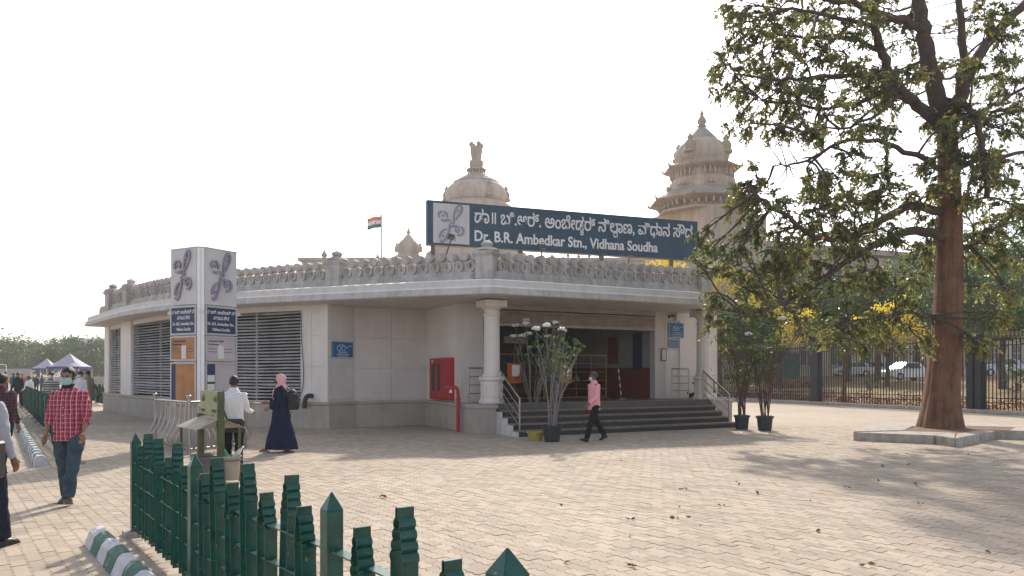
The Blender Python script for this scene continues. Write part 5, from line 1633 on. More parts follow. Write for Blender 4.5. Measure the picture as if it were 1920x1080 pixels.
# woman in navy with pink scarf
def woman(label, xy, face, H):
    k = H / 1.62
    body, dr, sc_ = MB(), MB(), MB()
    fts = []
    hc = Vector((0, -0.02, 1.52))
    loft(body, [(0, 0, 0.7, .14, .10), (0, 0, 1.0, .13, .10), (0, 0, 1.25, .15, .105), (0, 0, 1.34, .13, .09), (0, -.005, 1.40, .055, .055), (0, -.015, 1.46, .05, .052)])
    body.ell(hc + Vector((0, .006, .02)), (.070, .088, .088), 16, 10); body.ell(hc + Vector((0, -.03, -.04)), (.054, .058, .072), 14, 10)
    body.tube([hc + Vector((0, -.085, 0)), hc + Vector((0, -.10, -.025)), hc + Vector((0, -.088, -.04))], [.008, .012, .01], 8)
    # dress
    loft(dr, [(0.0, 0.01, 0.07, .20, .34), (0.0, 0.01, 0.16, .20, .325), (0, 0.01, 0.40, .19, .265), (0, 0.01, 0.65, .18, .195), (0, 0.005, 0.88, .180, .165), (0, 0, 1.05, .165, .135), (0, 0, 1.20, .172, .135), (0, 0, 1.31, .165, .115), (0, 0, 1.37, .10, .085)], 28)
    for s_, sw, eb in ((-1, 10, 75), (1, 0, 60)):
        sho = Vector((.155 * s_, 0, 1.32)); d1 = Vector((s_ * .14, -math.sin(R(sw)), -math.cos(R(sw)))).normalized()
        el_ = sho + d1 * .27; d2 = Vector((-s_ * .10, -math.sin(R(sw + eb)), -math.cos(R(sw + eb)))).normalized(); wr = el_ + d2 * .23
        body.tube([sho, el_, wr], [.042, .036, .024], 10); hand(body, wr, d2, Vector((-s_, 0, 0)), 0.92, 0.8)
        dr.tube([sho - d1 * .02, (sho + el_) / 2, el_, (el_ + wr) / 2, wr - d2 * .02], [.066, .070, .070, .064, .060], 14)
        dr.ell(sho, (.066, .066, .06), 12, 8)
    for s_, fy in ((-1, -0.29), (1, 0.22)):
        a = Vector((.07 * s_, fy, .085))
        body.tube([a + Vector((0, -fy * .35, .20)), a, a + Vector((0, -.06, -.035)), a + Vector((0, -.15, -.045))], [.045, .034, .034, .018], 10)
        ft = MB(); fts.append(ft)
        ft.tube([a + Vector((0, .05, -.065)), a + Vector((0, -.17, -.068))], [(.042, .012), (.044, .012)], 12)
        ft.tube([a + Vector((-.045, -.08, -.045)), a + Vector((0, -.08, -.005)), a + Vector((.045, -.08, -.045))], .010, 8)
    t = thing("person", label, "person", (0, 0, 0))
    def add(name, mb, m, fo, v, fz=1.0):
        me = fuse(mb, v, fo, rng.uniform(0, 50), fz); me.transform(Matrix.Scale(k, 4)); me.materials.clear(); me.materials.append(m); return link(name, me, t)
    add("body", body, SKIN2, 0, .008); add("dress", dr, NAVYD, .020, .013, 0.22); [add("sandal", f_, SANDAL, 0, .009) for f_ in fts]
    # scarf: hood open at the face, draped over the chest
    sc_.ell(hc + Vector((0, .015, .015)), (.092, .112, .110), 22, 16)
    loft(sc_, [(0, -.02, 1.22, .10, .12), (0, -.015, 1.29, .135, .125), (0, -.005, 1.36, .125, .11), (0, .005, 1.42, .088, .09), (0, .01, 1.50, .085, .095)], 24)
    sc_.tube([(0.03, -.13, 1.30), (0.0, -.15, 1.20), (-.02, -.14, 1.10)], [(.07, .03), (.08, .03), (.05, .02)], 12)
    me = fuse(sc_, .010, .009, 3.0)
    bm = bmesh.new(); bm.from_mesh(me)
    cut = [f for f in bm.faces if (f.calc_center_median().y < -0.062 and abs(f.calc_center_median().x) < .056 and 1.445 < f.calc_center_median().z < 1.585)]
    bmesh.ops.delete(bm, geom=cut, context='FACES')
    bm.to_mesh(me); bm.free(); me.transform(Matrix.Scale(k, 4)); me.materials.clear(); me.materials.append(HIJAB); link("scarf", me, t)
    mm = MB(); mm.ell(hc + Vector((0, -.034, -.04)), (.066, .086, .062), 22, 14)
    vs = [Vector(v) for v in mm.v]
    keep = [f for f in mm.f if all(vs[i].y < hc.y - .05 for i in f)]
    me = MB().add(mm.v, keep).mesh("face_mask", MASKD); me.transform(Matrix.Scale(k, 4)); me.shade_smooth(); link("face_mask", me, t)
    for s_ in (-1, 1):
        me = MB().ell(hc + Vector((.03 * s_, -.082, .012)), (.013, .008, .007), 8, 6).mesh("eye", EYE); me.transform(Matrix.Scale(k, 4)); link("eye", me, t)
    t.location = (*xy, 0); t.rotation_euler = (0, 0, R(face))
    return t
wx, wy = g2(527, 848)
woman("woman in navy full-length dress, pink headscarf and dark mask walking left", (wx, wy), -84, 1.62)
bpk = thing("backpack", "black backpack on the back of the woman in navy", "backpack", (wx + 0.2, wy, 0.9))
bb = MB(); bb.ell((wx + 0.235, wy + 0.02, 1.10), (.12, .15, .225), 18, 12); bb.box((wx + 0.24, wy + 0.02, 1.06), (.17, .26, .34)); bb.ell((wx + 0.33, wy + 0.02, 1.00), (.05, .11, .12), 12, 8)
me = fuse(bb, 0.014, 0.006); me.transform(Matrix.Translation(-org(bpk))); me.materials.append(mat("black_nylon", (0.018, 0.018, 0.024), 0.6, 0.3, 30.0, 0.4, 60)); link("bag_body", me, bpk)
st2 = MB()
for dy in (-0.10, 0.13):
    st2.tube([(wx + 0.16, wy + dy, 1.28), (wx + 0.05, wy + dy * 1.25, 1.40), (wx - 0.09, wy + dy * 1.2, 1.33), (wx - 0.13, wy + dy * 1.2, 1.15)], [(0.022, 0.010)] * 4, 8)
st2.build("strap", M_rub, bpk)
MB().tube([(wx + 0.24, wy - 0.1, 0.86), (wx + 0.22, wy - 0.12, 0.6)], 0.008, 6).build("dangling_strap", M_rub, bpk)
ph = MB().box((wx - 0.48, wy - 0.06, 1.035), (0.13, 0.07, 0.012)).build("phone", M_paper)
props(ph, "pale phone in the hand of the woman in navy", "phone")
# man in pink
mx_, my_ = g2(1114, 827)
person("man in pink shirt and black trousers with white mask walking left before the steps", (mx_, my_), -62, 1.71, 1.03, PINK, BLACKT, SHOE, SKIN, HAIRG, MASKW,
       legs=((-20, 14), (22, 4)), arms=((-12, 6, 18), (16, 5, 38)), sleeve='long', vox=0.010, head=(-24, 3))
# man in white, seen from behind
bxx, byy = (437 - 960) / FPX * 12.3, 12.3
person("man in white shirt seen from behind beside the litter stand", (bxx, byy), 186, 1.585, 1.05, WHITEC, BLACKT, SHOE, SKIN, HAIR, None,
       legs=((2, 2), (4, 3)), arms=((18, 10, 60), (14, 14, 55)), sleeve='long', tuck=True, vox=0.010, head=(8, 12), lean=4)
sbg = thing("shoulder_bag", "black bag at the waist of the man in white", "bag", (bxx + 0.08, byy - 0.2, 0.7))
q = MB(); q.box((bxx + 0.09, byy - 0.17, 0.80), (0.30, 0.10, 0.22), 0.1)
q.build("bag_body", M_rub, sbg, bevel=0.03)
MB().box((bxx + 0.13, byy - 0.228, 0.82), (0.11, 0.006, 0.008), 0.1).build("zip", M_letter, sbg)
MB().tube([(bxx - 0.05, byy - 0.14, 0.90), (bxx - 0.12, byy - 0.135, 1.10), (bxx - 0.16, byy - 0.02, 1.36)], [(0.016, 0.006)] * 3, 8).build("strap", M_rub, sbg)
# people cut by the left edge of the picture
person("person in pale grey sleeve with dark strap, cut off at the left edge", ((-32 - 960) / FPX * 7.0, 7.0), 172, 1.66, 1.05, GREYC, NAVYT, SHOE, SKIN, HAIR, None,
       legs=((12, 6), (-14, 10)), arms=((8, 6, 12), (-10, 12, 20)), vox=0.011)
person("person in dark maroon check walking away along the left edge", ((2 - 960) / FPX * 12.0, 12.0), 186, 1.64, 1.08, MAROON, NAVYT, SHOE, SKIN, HAIR, None,
       legs=((-12, 8), (14, 6)), arms=((-12, 14, 20), (8, 10, 20)), vox=0.016)
sb2 = thing("shoulder_bag", "dark bag hanging beside the pale grey sleeve at the left edge", "bag", (-4.68, 6.85, 0.7))
MB().box((-4.69, 6.78, 0.86), (0.06, 0.24, 0.34), 0.1).build("bag_body", M_rub, sb2, bevel=0.02)
MB().tube([(-4.69, 6.72, 1.0), (-4.74, 6.82, 1.30), (-4.80, 6.95, 1.40)], [(0.006, 0.02)] * 3, 8).build("strap", M_rub, sb2)
# the small crowd further off
crowd = [
    ("man in striped jersey with white mask beyond the green fence", 96, 24.5, 1.69, 6, STRIPE, NAVYT, MASKW, 1.08),
    ("man in white shirt and mask reading something under the canopy", 151, 26.0, 1.70, -6, WHITEC, BLACKT, MASKW, 1.0),
    ("person in khaki standing behind the man in white under the canopy", 165, 32, 1.74, 180, KHAKI, KHAKI, None, 1.0),
    ("person in orange half hidden behind the man in checks", 131, 29, 1.30, 170, ORANGEC, NAVYT, None, 1.0),
    ("man in dark suit at the far end of the receding fence", 34, 36, 1.68, 10, SUITC, SUITC, None, 1.0),
    ("person in white shirt and dark tie behind the receding fence", 55, 34, 1.52, -10, WHITEC, NAVYT, None, 0.95),
    ("person in mustard shirt far off at the left edge", 10, 58, 1.78, 180, YELC, NAVYT, None, 1.0),
    ("person in teal walking far off beside the mustard shirt", 25, 52, 1.66, 180, TEALC, BLACKT, None, 1.0),
    ("person in red far off between suit and white shirt", 42, 60, 1.60, 0, REDC, NAVYT, None, 1.0),
    ("dark-clothed person standing by the far canopy's left leg", 68, 62, 1.45, 20, SUITC, BLACKT, None, 1.0),
    ("teal-clothed person just left of the near canopy", 79, 56, 1.5, -20, TEALC, BLACKT, None, 1.0),
]
for i, (lab, px, Y, H, f, sh_, tr_, mk, g_) in enumerate(crowd):
    person(lab, ((px - 960) / FPX * Y, Y), f, H, g_, sh_, tr_, SHOE, SKIN, HAIR, mk, legs=((10 - 4 * (i % 3), 6), (-8, 8)), arms=((6, 9, 20 + 15 * (i % 3)), (-4, 8, 30)), vox=0.016 if Y < 30 else 0.022,
           group="people gathered by the canopies")
# seated person behind the right column
q = ent(STL + 1.10, -1.05)
person("person in tan sitting on the platform behind the right entrance column", (q.x, q.y), -70, 1.62, 1.0, TANC, SUITC, SHOE, SKIN, HAIR, None,
       legs=((84, 12), (78, 6)), arms=((45, 10, 40), (45, 12, 40)), vox=0.014, z=FZ, lean=10)
# ------------------------------------------------------------------ the big tree and its planter
M_bark = mat("brown_bark", (0.38, 0.195, 0.11), 0.9, 0.35, 2.2, 1.0, 14.0, col2=(0.20, 0.105, 0.065), streak=0.5)
def bark_grain(m):
    N, L = nodes_of(m)
    geo = N.new("ShaderNodeNewGeometry"); mp = N.new("ShaderNodeMapping"); mp.inputs["Scale"].default_value = (9, 9, 1.3)
    L.new(geo.outputs["Position"], mp.inputs[0])
    nz = N.new("ShaderNodeTexNoise"); nz.inputs["Scale"].default_value = 1.2; nz.inputs["Detail"].default_value = 9; nz.inputs["Roughness"].default_value = 0.72
    L.new(mp.outputs[0], nz.inputs["Vector"])
    bp = N.new("ShaderNodeBump"); bp.inputs["Strength"].default_value = 1.0; bp.inputs["Distance"].default_value = 0.12
    L.new(nz.outputs["Fac"], bp.inputs["Height"]); L.new(bp.outputs[0], N["Principled BSDF"].inputs["Normal"])
bark_grain(M_bark)
M_bark2 = mat("grey_branch_bark", (0.10, 0.075, 0.06), 0.9, 0.35, 4.0, 0.8, 20.0)
TY = 20.0
M_planter = mat("planter_concrete", (0.47, 0.42, 0.375), 0.85, 0.3, 4.0, 0.4, 40, streak=0.3)
pk = thing("tree_planter", "low angular concrete kerb round the foot of the big tree", "planter", (11.5, 18.5, 0))
outer = [Vector(g2(1600, 826)), Vector(g2(1753, 833)), Vector(g2(1791, 839)), Vector(g2(1866, 823)), Vector(g2(1990, 827)), Vector((14.9, 20.6)), Vector((12.6, 22.2)), Vector((10.3, 21.3))]
oc = sum(outer, Vector((0, 0))) / len(outer)
def inset(p, d): return p + (oc - p).normalized() * d
for i in range(len(outer)):
    a, b = outer[i], outer[(i + 1) % len(outer)]
    d = (b - a).normalized() * 0.012
    a2, b2 = a + d, b - d
    ia, ib = inset(a, min(1.5, (oc - a).length * 0.5)) + d, inset(b, min(1.5, (oc - b).length * 0.5)) - d
    dz = rng.uniform(-0.012, 0.012)
    MB().prism([tuple(a2), tuple(b2), tuple(ib), tuple(ia)], -0.02, 0.215 + dz).build("kerb_slab", M_planter, pk, bevel=0.015)
MB().prism([tuple(inset(p, min(1.45, (oc - p).length * 0.48))) for p in outer], 0.0, 0.20).build("soil", mat("red_soil", (0.20, 0.11, 0.07), 0.95, 0.3, 6.0, 0.5, 25), pk)

def big_tree():
    t = thing("big_tree", "large spreading tree with thick brown trunk at the right of the plaza", "tree", (11.5, TY, 0.1))
    rs = random.Random(21)
    def A(px, py, dY=0.0): return Vector(at(px, py, TY + dY))
    # trunk, fluted at the foot
    tp = [(1763, 812), (1763, 795), (1764, 770), (1767, 735), (1770, 700), (1773, 655), (1775, 610), (1777, 550), (1779, 490), (1780, 420), (1779, 350), (1777, 290), (1773, 235), (1768, 195)]
    tr_ = [0.63, 0.56, 0.49, 0.445, 0.42, 0.395, 0.38, 0.365, 0.345, 0.32, 0.29, 0.265, 0.245, 0.21]
    tr_ = [q * 0.94 for q in tr_]
    pts = [A(*p) for p in tp]
    n = 40; vs, fs = [], []
    for i, (p, r_) in enumerate(zip(pts, tr_)):
        fl = max(0.0, 1 - i / 7.0)
        for k in range(n):
            th = 2 * math.pi * k / n
            q = r_ * (1 + fl * 0.11 * math.cos(5 * th + 0.6) + 0.025 * math.cos(11 * th + 2 * noise.noise(Vector((p.z, 0, 0)))) + 0.05 * math.cos(3 * th + i * 0.15) + 0.06 * noise.noise(Vector((math.cos(th) * 2, math.sin(th) * 2, p.z * 0.9))))
            if abs(((th - R(-55) + math.pi) % (2 * math.pi)) - math.pi) < 0.16: q *= 1 - 0.13 * min(1, fl + 0.25)
            vs.append((p.x + q * math.cos(th), p.y + q * math.sin(th), p.z))
    m = len(pts)
    for i in range(m - 1):
        for k in range(n): fs.append((i * n + k, i * n + (k + 1) % n, (i + 1) * n + (k + 1) % n, (i + 1) * n + k))
    fs.append(tuple(range((m - 1) * n, m * n)))
    MB().add(vs, fs).build("trunk", M_bark, t, smooth=60)
    limbs = [
        ([(1770, 230, 0), (1752, 160, -.2), (1738, 100, -.4), (1728, 40, -.6), (1722, -60, -.9), (1715, -160, -1)], .24, .13),
        ([(1768, 245, 0), (1720, 200, -.4), (1678, 158, -.8), (1655, 105, -1.0), (1640, 50, -1.2), (1632, -40, -1.5)], .16, .08),
        ([(1738, 62, -.5), (1690, 38, -.8), (1640, 24, -1.1), (1570, 2, -1.4), (1500, -10, -1.8)], .12, .05),
        ([(1776, 250, 0), (1795, 190, .2), (1812, 150, .3), (1850, 85, .6), (1900, 30, .9), (1960, -30, 1.2)], .20, .10),
        ([(1795, 200, .2), (1806, 120, .2), (1800, 40, .1), (1790, -60, 0)], .13, .07),
        ([(1765, 195, 0), (1800, 190, -.5), (1832, 225, -.9), (1842, 290, -1.0), (1850, 370, -1.0)], .10, .07),
        ([(1778, 450, 0), (1720, 432, -.4), (1650, 455, -.9), (1570, 505, -1.5), (1480, 562, -2.0), (1400, 592, -2.4)], .14, .03),
        ([(1776, 400, 0), (1700, 388, -.5), (1620, 432, -1.2), (1545, 448, -1.6), (1460, 400, -2.0), (1405, 350, -2.2)], .13, .03),
        ([(1772, 320, 0), (1680, 275, -.8), (1590, 262, -1.3), (1510, 300, -1.8), (1450, 312, -2.0)], .08, .015),
        ([(1660, 150, -.9), (1580, 142, -1.2), (1480, 150, -1.6), (1390, 140, -2.0)], .075, .02),
        ([(1672, 165, -.8), (1590, 195, -.6), (1500, 200, -.4), (1420, 180, 0)], .07, .02),
        ([(1650, 95, -1.0), (1580, 70, -.8), (1490, 70, -.5), (1410, 55, -.3)], .065, .02),
        ([(1640, 50, -1.2), (1560, 30, -2.0), (1470, 20, -2.6), (1390, 40, -3.0)], .06, .02),
        ([(1780, 320, 0), (1840, 300, .5), (1920, 285, 1.0)], .09, .05),
        ([(1782, 480, 0), (1840, 445, .5), (1930, 380, 1.0)], .08, .05),
        ([(1690, 180, -.7), (1640, 215, -1.4), (1580, 240, -2.0), (1500, 245, -2.6)], .05, .015),
        ([(1776, 600, 0), (1700, 585, -.8), (1630, 600, -1.6), (1560, 615, -2.2)], .07, .02),
        ([(1665, 268, -1.0), (1662, 300, -1.0), (1668, 345, -1.0)], .05, .045),
        ([(1790, 260, 0), (1860, 200, 1.2), (1930, 160, 2.0)], .08, .04),
    ]
    lb = MB(); nodes = []
    for L_, r0, r1 in limbs:
        P = [Vector(p) for p in catmull([tuple(A(*p)) for p in L_], 5)]
        m = len(P)
        P = [p + Vector((rs.gauss(0, .03), rs.gauss(0, .03), rs.gauss(0, .03))) * (0 < i < m - 1) for i, p in enumerate(P)]
        lb.tube(P, [r0 + (r1 - r0) * i / (m - 1) for i in range(m)], 9)
        nodes += P[2:]
    cl = [(1385, 60, 45, 40), (1450, 28, 50, 35), (1530, 30, 55, 35), (1372, 125, 32, 35), (1430, 108, 50, 38), (1500, 112, 50, 35), (1560, 148, 50, 30), (1420, 182, 42, 25), (1480, 192, 52, 30), (1545, 205, 50, 28),
          (1610, 172, 40, 28), (1490, 240, 42, 22), (1540, 258, 38, 22), (1635, 232, 45, 35), (1660, 195, 38, 36), (1705, 150, 26, 26), (1600, 35, 45, 36), (1665, 18, 50, 28), (1700, 70, 30, 30), (1755, 130, 30, 30), (1820, 40, 42, 36),
          (1885, 60, 42, 50), (1890, 150, 36, 50), (1800, 225, 42, 36), (1860, 240, 52, 45), (1885, 310, 42, 42), (1830, 335, 42, 45), (1400, 10, 45, 25), (1345, 140, 18, 16), (1480, 60, 50, 30), (1575, 95, 40, 26), (1460, 150, 45, 25),
          (1895, 400, 38, 45), (1850, 440, 45, 36), (1526, 340, 27, 38), (1416, 328, 24, 20), (1405, 362, 30, 28), (1386, 402, 32, 22), (1452, 392, 42, 28), (1432, 440, 42, 26), (1500, 402, 36, 32), (1562, 352, 42, 34), (1605, 382, 46, 34),
          (1652, 352, 36, 36), (1545, 442, 48, 34), (1605, 452, 48, 34), (1662, 425, 40, 34), (1702, 372, 34, 28), (1475, 472, 42, 25), (1402, 492, 28, 22), (1378, 530, 34, 22), (1345, 578, 26, 30), (1352, 615, 26, 24), (1470, 512, 32, 22),
          (1356, 492, 30, 22), (1585, 602, 52, 30), (1640, 602, 50, 26), (1692, 588, 34, 26), (1540, 622, 38, 22), (1602, 642, 46, 20), (1690, 520, 40, 30), (1630, 520, 44, 28), (1560, 530, 40, 26), (1728, 480, 28, 30), (1740, 400, 24, 30),
          (1753, 640, 18, 14), (1822, 640, 30, 18), (1845, 650, 20, 12), (1660, 640, 30, 16), (1730, 640, 24, 16), (1500, 590, 34, 22), (1440, 540, 30, 20), (1320, 500, 22, 22), (1314, 438, 10, 16), (1336, 548, 24, 22), (1330, 470, 20, 18), (1372, 460, 28, 22), (1412, 430, 30, 24), (1426, 575, 32, 22), (1480, 545, 30, 20), (1785, 300, 22, 26), (1760, 350, 20, 26), (1600, 300, 34, 20), (1810, 400, 32, 30)]
    for x0, x1, y0, y1, n in ((1350, 1720, 20, 262, 16), (1392, 1720, 335, 560, 16), (1722, 1925, 90, 470, 20), (1780, 1925, 470, 600, 8)):
        for _ in range(n):
            q = rs.uniform(18, 30)
            cl.append((rs.uniform(x0, x1), rs.uniform(y0, y1), q, q * rs.uniform(.55, .9)))
    P, Ax, Tn = [], [], []
    for (px, py, rx, ry) in cl:
        up_ = py < 280
        dY = rs.uniform(-3.0, 2.0) if up_ else (rs.uniform(-2.6, -0.6) if px < 1700 else rs.uniform(-1.6, 1.0))
        c_ = A(px, py, dY)
        sx, sz = rx * 20 / 1400 * 1.1, ry * 20 / 1400 * 1.1
        near = min(nodes, key=lambda q: (q - c_).length)
        mid = (near + c_) / 2 + Vector((rs.gauss(0, .1), rs.gauss(0, .1), rs.uniform(-.1, .15)))
        br = catmull([tuple(near), tuple(mid), tuple(c_)], 4)
        lb.tube(br, [0.035 - 0.02 * i / (len(br) - 1) for i in range(len(br))], 6)
        ntw = max(5, int(rx * ry / (90 if py < 300 else 92)))
        for k in range(ntw):
            while True:
                d = Vector((rs.uniform(-1, 1), rs.uniform(-1, 1), rs.uniform(-1, 1)))
                if 0.2 < d.length < 1: break
            e = c_ + Vector((d.x * sx, d.y * sx * 1.1, d.z * sz))
            b = Vector(br[rs.randint(4, len(br) - 1)])
            md = (b + e) / 2 + Vector((rs.gauss(0, .05), rs.gauss(0, .05), rs.uniform(0, .1)))
            lb.tube([b, md, e], [0.013, 0.010, 0.006], 5)
            tw = (e - md).normalized()
            # compound leaves: drooping leaflets along several short stalks at the twig's end
            tn0 = rs.random()
            for s_ in range(rs.randint(4, 7)):
                sd_ = (tw + Vector((rs.gauss(0, .6), rs.gauss(0, .6), rs.gauss(-.25, .45)))).normalized()
                ln = rs.uniform(.20, .40)
                o_ = md + (e - md) * rs.uniform(.35, 1.0)
                for j in range(rs.randint(7, 10)):
                    q = o_ + sd_ * (ln * (j + .6) / 9) + Vector((rs.gauss(0, .025), rs.gauss(0, .025), -0.05 * (j / 7) ** 2))
                    P.append(q); Ax.append((sd_ * .5 + Vector((rs.gauss(0, .6), rs.gauss(0, .6), -.5))).normalized())
                    Tn.append(min(0.9, max(0.0, tn0 * .7 + rs.gauss(.12, .12))) if rs.random() > 0.035 else 0.97)
    for _ in range(260):                                   # bare winter twigs
        b = rs.choice(nodes)
        d = Vector((rs.gauss(-.35, .7), rs.gauss(-.2, .6), rs.gauss(-.05, .5))).normalized()
        q1 = b + d * rs.uniform(.25, .5); q2 = q1 + (d + Vector((rs.gauss(0, .5), rs.gauss(0, .5), rs.gauss(0, .5)))).normalized() * rs.uniform(.25, .5)
        q3 = q2 + (d + Vector((rs.gauss(0, .6), rs.gauss(0, .6), rs.gauss(.1, .5)))).normalized() * rs.uniform(.2, .4)
        lb.tube([b, q1, q2, q3], [.016, .012, .009, .005], 5)
    lb.build("limbs", M_bark2, t, smooth=60)
    o = link("crown", leaves_mesh("crown", [tuple(p - org(t)) for p in P], [tuple(a) for a in Ax], 0.112, M_leaf, Tn, 0.48, 3), t)
    o["kind"] = "stuff"
    return len(P)
NLEAF = big_tree()

def tree(name, label, px, base, Y, H, rx, rz, trunk_r, leaf, ncl, per, m, seed, cat="tree", group=None, trunk_frac=0.35, tone=None, bark=None, asp=0.6, x=None):
    "generic tree: tapered trunk, forked limbs, crown of leaf clumps with gaps"
    rs = random.Random(seed)
    X = (px - 960) / FPX * Y if x is None else x
    t = thing(name, label, cat, (X, Y, base), group)
    o0 = Vector((X, Y, base))
    fork = H * trunk_frac
    tb = MB()
    ax = [o0 + Vector((rs.gauss(0, .03) * H * .1 * i, rs.gauss(0, .03) * H * .1 * i, fork * i / 4)) for i in range(5)]
    tb.tube(ax, [trunk_r * (1.25 - .15 * i) for i in range(5)], 10)
    cz = H - rz
    cc = o0 + Vector((0, 0, cz))
    P, Tn = [], []
    for k in range(ncl):
        while True:
            d = Vector((rs.uniform(-1, 1), rs.uniform(-1, 1), rs.uniform(-1, 1)))
            if 0.3 < d.length < 1.0: break
        d = d.normalized() * (0.45 + 0.55 * rs.random() ** .6)
        c_ = cc + Vector((d.x * rx, d.y * rx, d.z * rz))
        if k % 2 == 0:
            md = (ax[-1] + c_) / 2 + Vector((rs.gauss(0, .1 * rx), rs.gauss(0, .1 * rx), -.05 * rz))
            tb.tube([ax[-1] - Vector((0, 0, fork * .1)), md, c_], [trunk_r * .45, trunk_r * .25, trunk_r * .06], 6)
        cr = rx * rs.uniform(.16, .32)
        tn0 = rs.random()
        for _ in range(per):
            q = Vector((rs.gauss(0, .5), rs.gauss(0, .5), rs.gauss(0, .42)))
            P.append(c_ + q * cr); Tn.append(min(1, max(0, tn0 * .75 + rs.uniform(0, .25))))
    tb.build("trunk", bark or M_bark2, t, smooth=60)
    o = link("crown", leaves_mesh("crown", [tuple(p - o0) for p in P], None, leaf, m, Tn, asp, seed), t)
    o["kind"] = "stuff"
    return t

# ------------------------------------------------------------------ lawn beyond the railings
FA, FB = Vector((14.2, 46.5)), Vector((20.5, 30.0))
fdir = (FB - FA).normalized(); fnr = Vector((-fdir.y, fdir.x))
if fnr.x < 0: fnr = -fnr
def lawn_z(d): return 0.10 + 1.32 * min(1.0, max(0.0, (d - 1.0) / 30.0)) ** 0.8
vs, fs = [], []
na, nb = 40, 26
for i in range(na + 1):
    a = -120 + 190 * i / na
    for j in range(nb + 1):
        d = 0.3 + 130 * (j / nb) ** 1.8
        p = FA + fdir * a + fnr * d
        vs.append((p.x, p.y, lawn_z(d) + 0.06 * noise.noise(Vector((p.x * .3, p.y * .3, 0))) * min(1, d / 3)))
for i in range(na):
    for j in range(nb):
        k = i * (nb + 1) + j
        fs.append((k, k + 1, k + nb + 2, k + nb + 1))
M_lawn = mat("dry_lawn", (0.36, 0.25, 0.13), 0.95, 0.3, 0.6, 0.5, 30, col2=(0.20, 0.15, 0.07))
lw_ = MB().add(vs, fs).build("lawn", M_lawn, smooth=60); props(lw_, kind="structure")

# ------------------------------------------------------------------ iron railings on the right
M_iron = mat("rusty_black_iron", (0.028, 0.020, 0.018), 0.6, 0.45, 4.0, metal=0.3)
M_gold = mat("faded_gold_tip", (0.26, 0.19, 0.09), 0.5, 0.3, 6.0, metal=0.3)
ir = thing("iron_fence", "tall rusty iron railing with spear tips along the right side of the plaza", "fence", (*FA, 0))
o0 = org(ir)
FL0, FL1 = -16.0, 24.0
def fp(a, o_=0.0): return FA + fdir * a + fnr * o_
fang = math.atan2(fdir.y, fdir.x)
bm_ = MB().tube([(0, 0, 0.1), (0, 0, 3.12)], 0.025, 6).mesh("bar", M_iron)
tm_ = MB().lathe([(0.012, 3.12), (0.03, 3.16), (0.015, 3.19), (0.045, 3.25), (0.03, 3.31), (0.002, 3.40)], 8).box((0, 0, 3.23), (0.13, 0.012, 0.03)).mesh("spear_tip", M_gold)
posts_px = [1530, 1831]
def a_px(px):
    k = (px - 960) / FPX
    return (k * FA.y - FA.x) / (fdir.x - k * fdir.y)
pa = [a_px(p) for p in posts_px]
a = FL0
while a < FL1:
    if min(abs(a - q) for q in pa) > 0.33:
        p = fp(a)
        for me in (bm_, tm_):
            o = link(me.name.split('.')[0], me, ir); o.location = Vector((p.x, p.y, 0)) - o0; o.rotation_euler = (0, 0, fang)
    a += 0.168
for z in (0.42, 0.62, 2.82, 3.04):
    p = fp((FL0 + FL1) / 2)
    MB().box((p.x, p.y, z), (FL1 - FL0, 0.04, 0.035), fang).build("rail", M_iron, ir)
M_ipost = mat("dark_iron_post", (0.012, 0.015, 0.022), 0.55, 0.3, 5.0)
for q, (w_, dx) in zip(pa, ((0.62, (0,)), (0.30, (-0.19, 0.19)))):
    for e in dx:
        p = fp(q + e)
        MB().box((p.x, p.y, 1.62), (w_ * 0.95, 0.36, 3.24), fang).build("post", M_ipost, ir, bevel=0.01)
        MB().box((p.x, p.y, 3.265), (w_ * 1.15, 0.44, 0.05), fang).build("post_cap", M_ipost, ir)
# kerb in slabs under the railings
kb = thing("fence_kerb", None, None, (*FA, 0), None, "structure")
n = 24
for i in range(n):
    p = fp(FL0 + (FL1 - FL0) * (i + .5) / n, -0.12)
    MB().box((p.x, p.y, 0.055), ((FL1 - FL0) / n - 0.012, 0.42, 0.15), fang).build("kerb_slab", M_planter, kb, bevel=0.012)
# low reddish hedge and weeds behind the railings
rs = np.random.RandomState(4)
P = []
for i in range(9000):
    a_ = rs.uniform(FL0, FL1); d = abs(rs.normal(0, 0.5)) + 0.5
    h = 0.42 + 0.16 * math.sin(a_ * 2.3) + 0.1 * math.sin(a_ * 5.1)
    p = fp(a_, d); P.append((p.x, p.y, lawn_z(d) + rs.uniform(0, 1) * h))
hd = link("hedge", leaves_mesh("hedge", P, None, 0.09, M_leafr, None, 0.6, 5)); props(hd, "low reddish hedge along the foot of the iron railing", "hedge", kind="stuff")

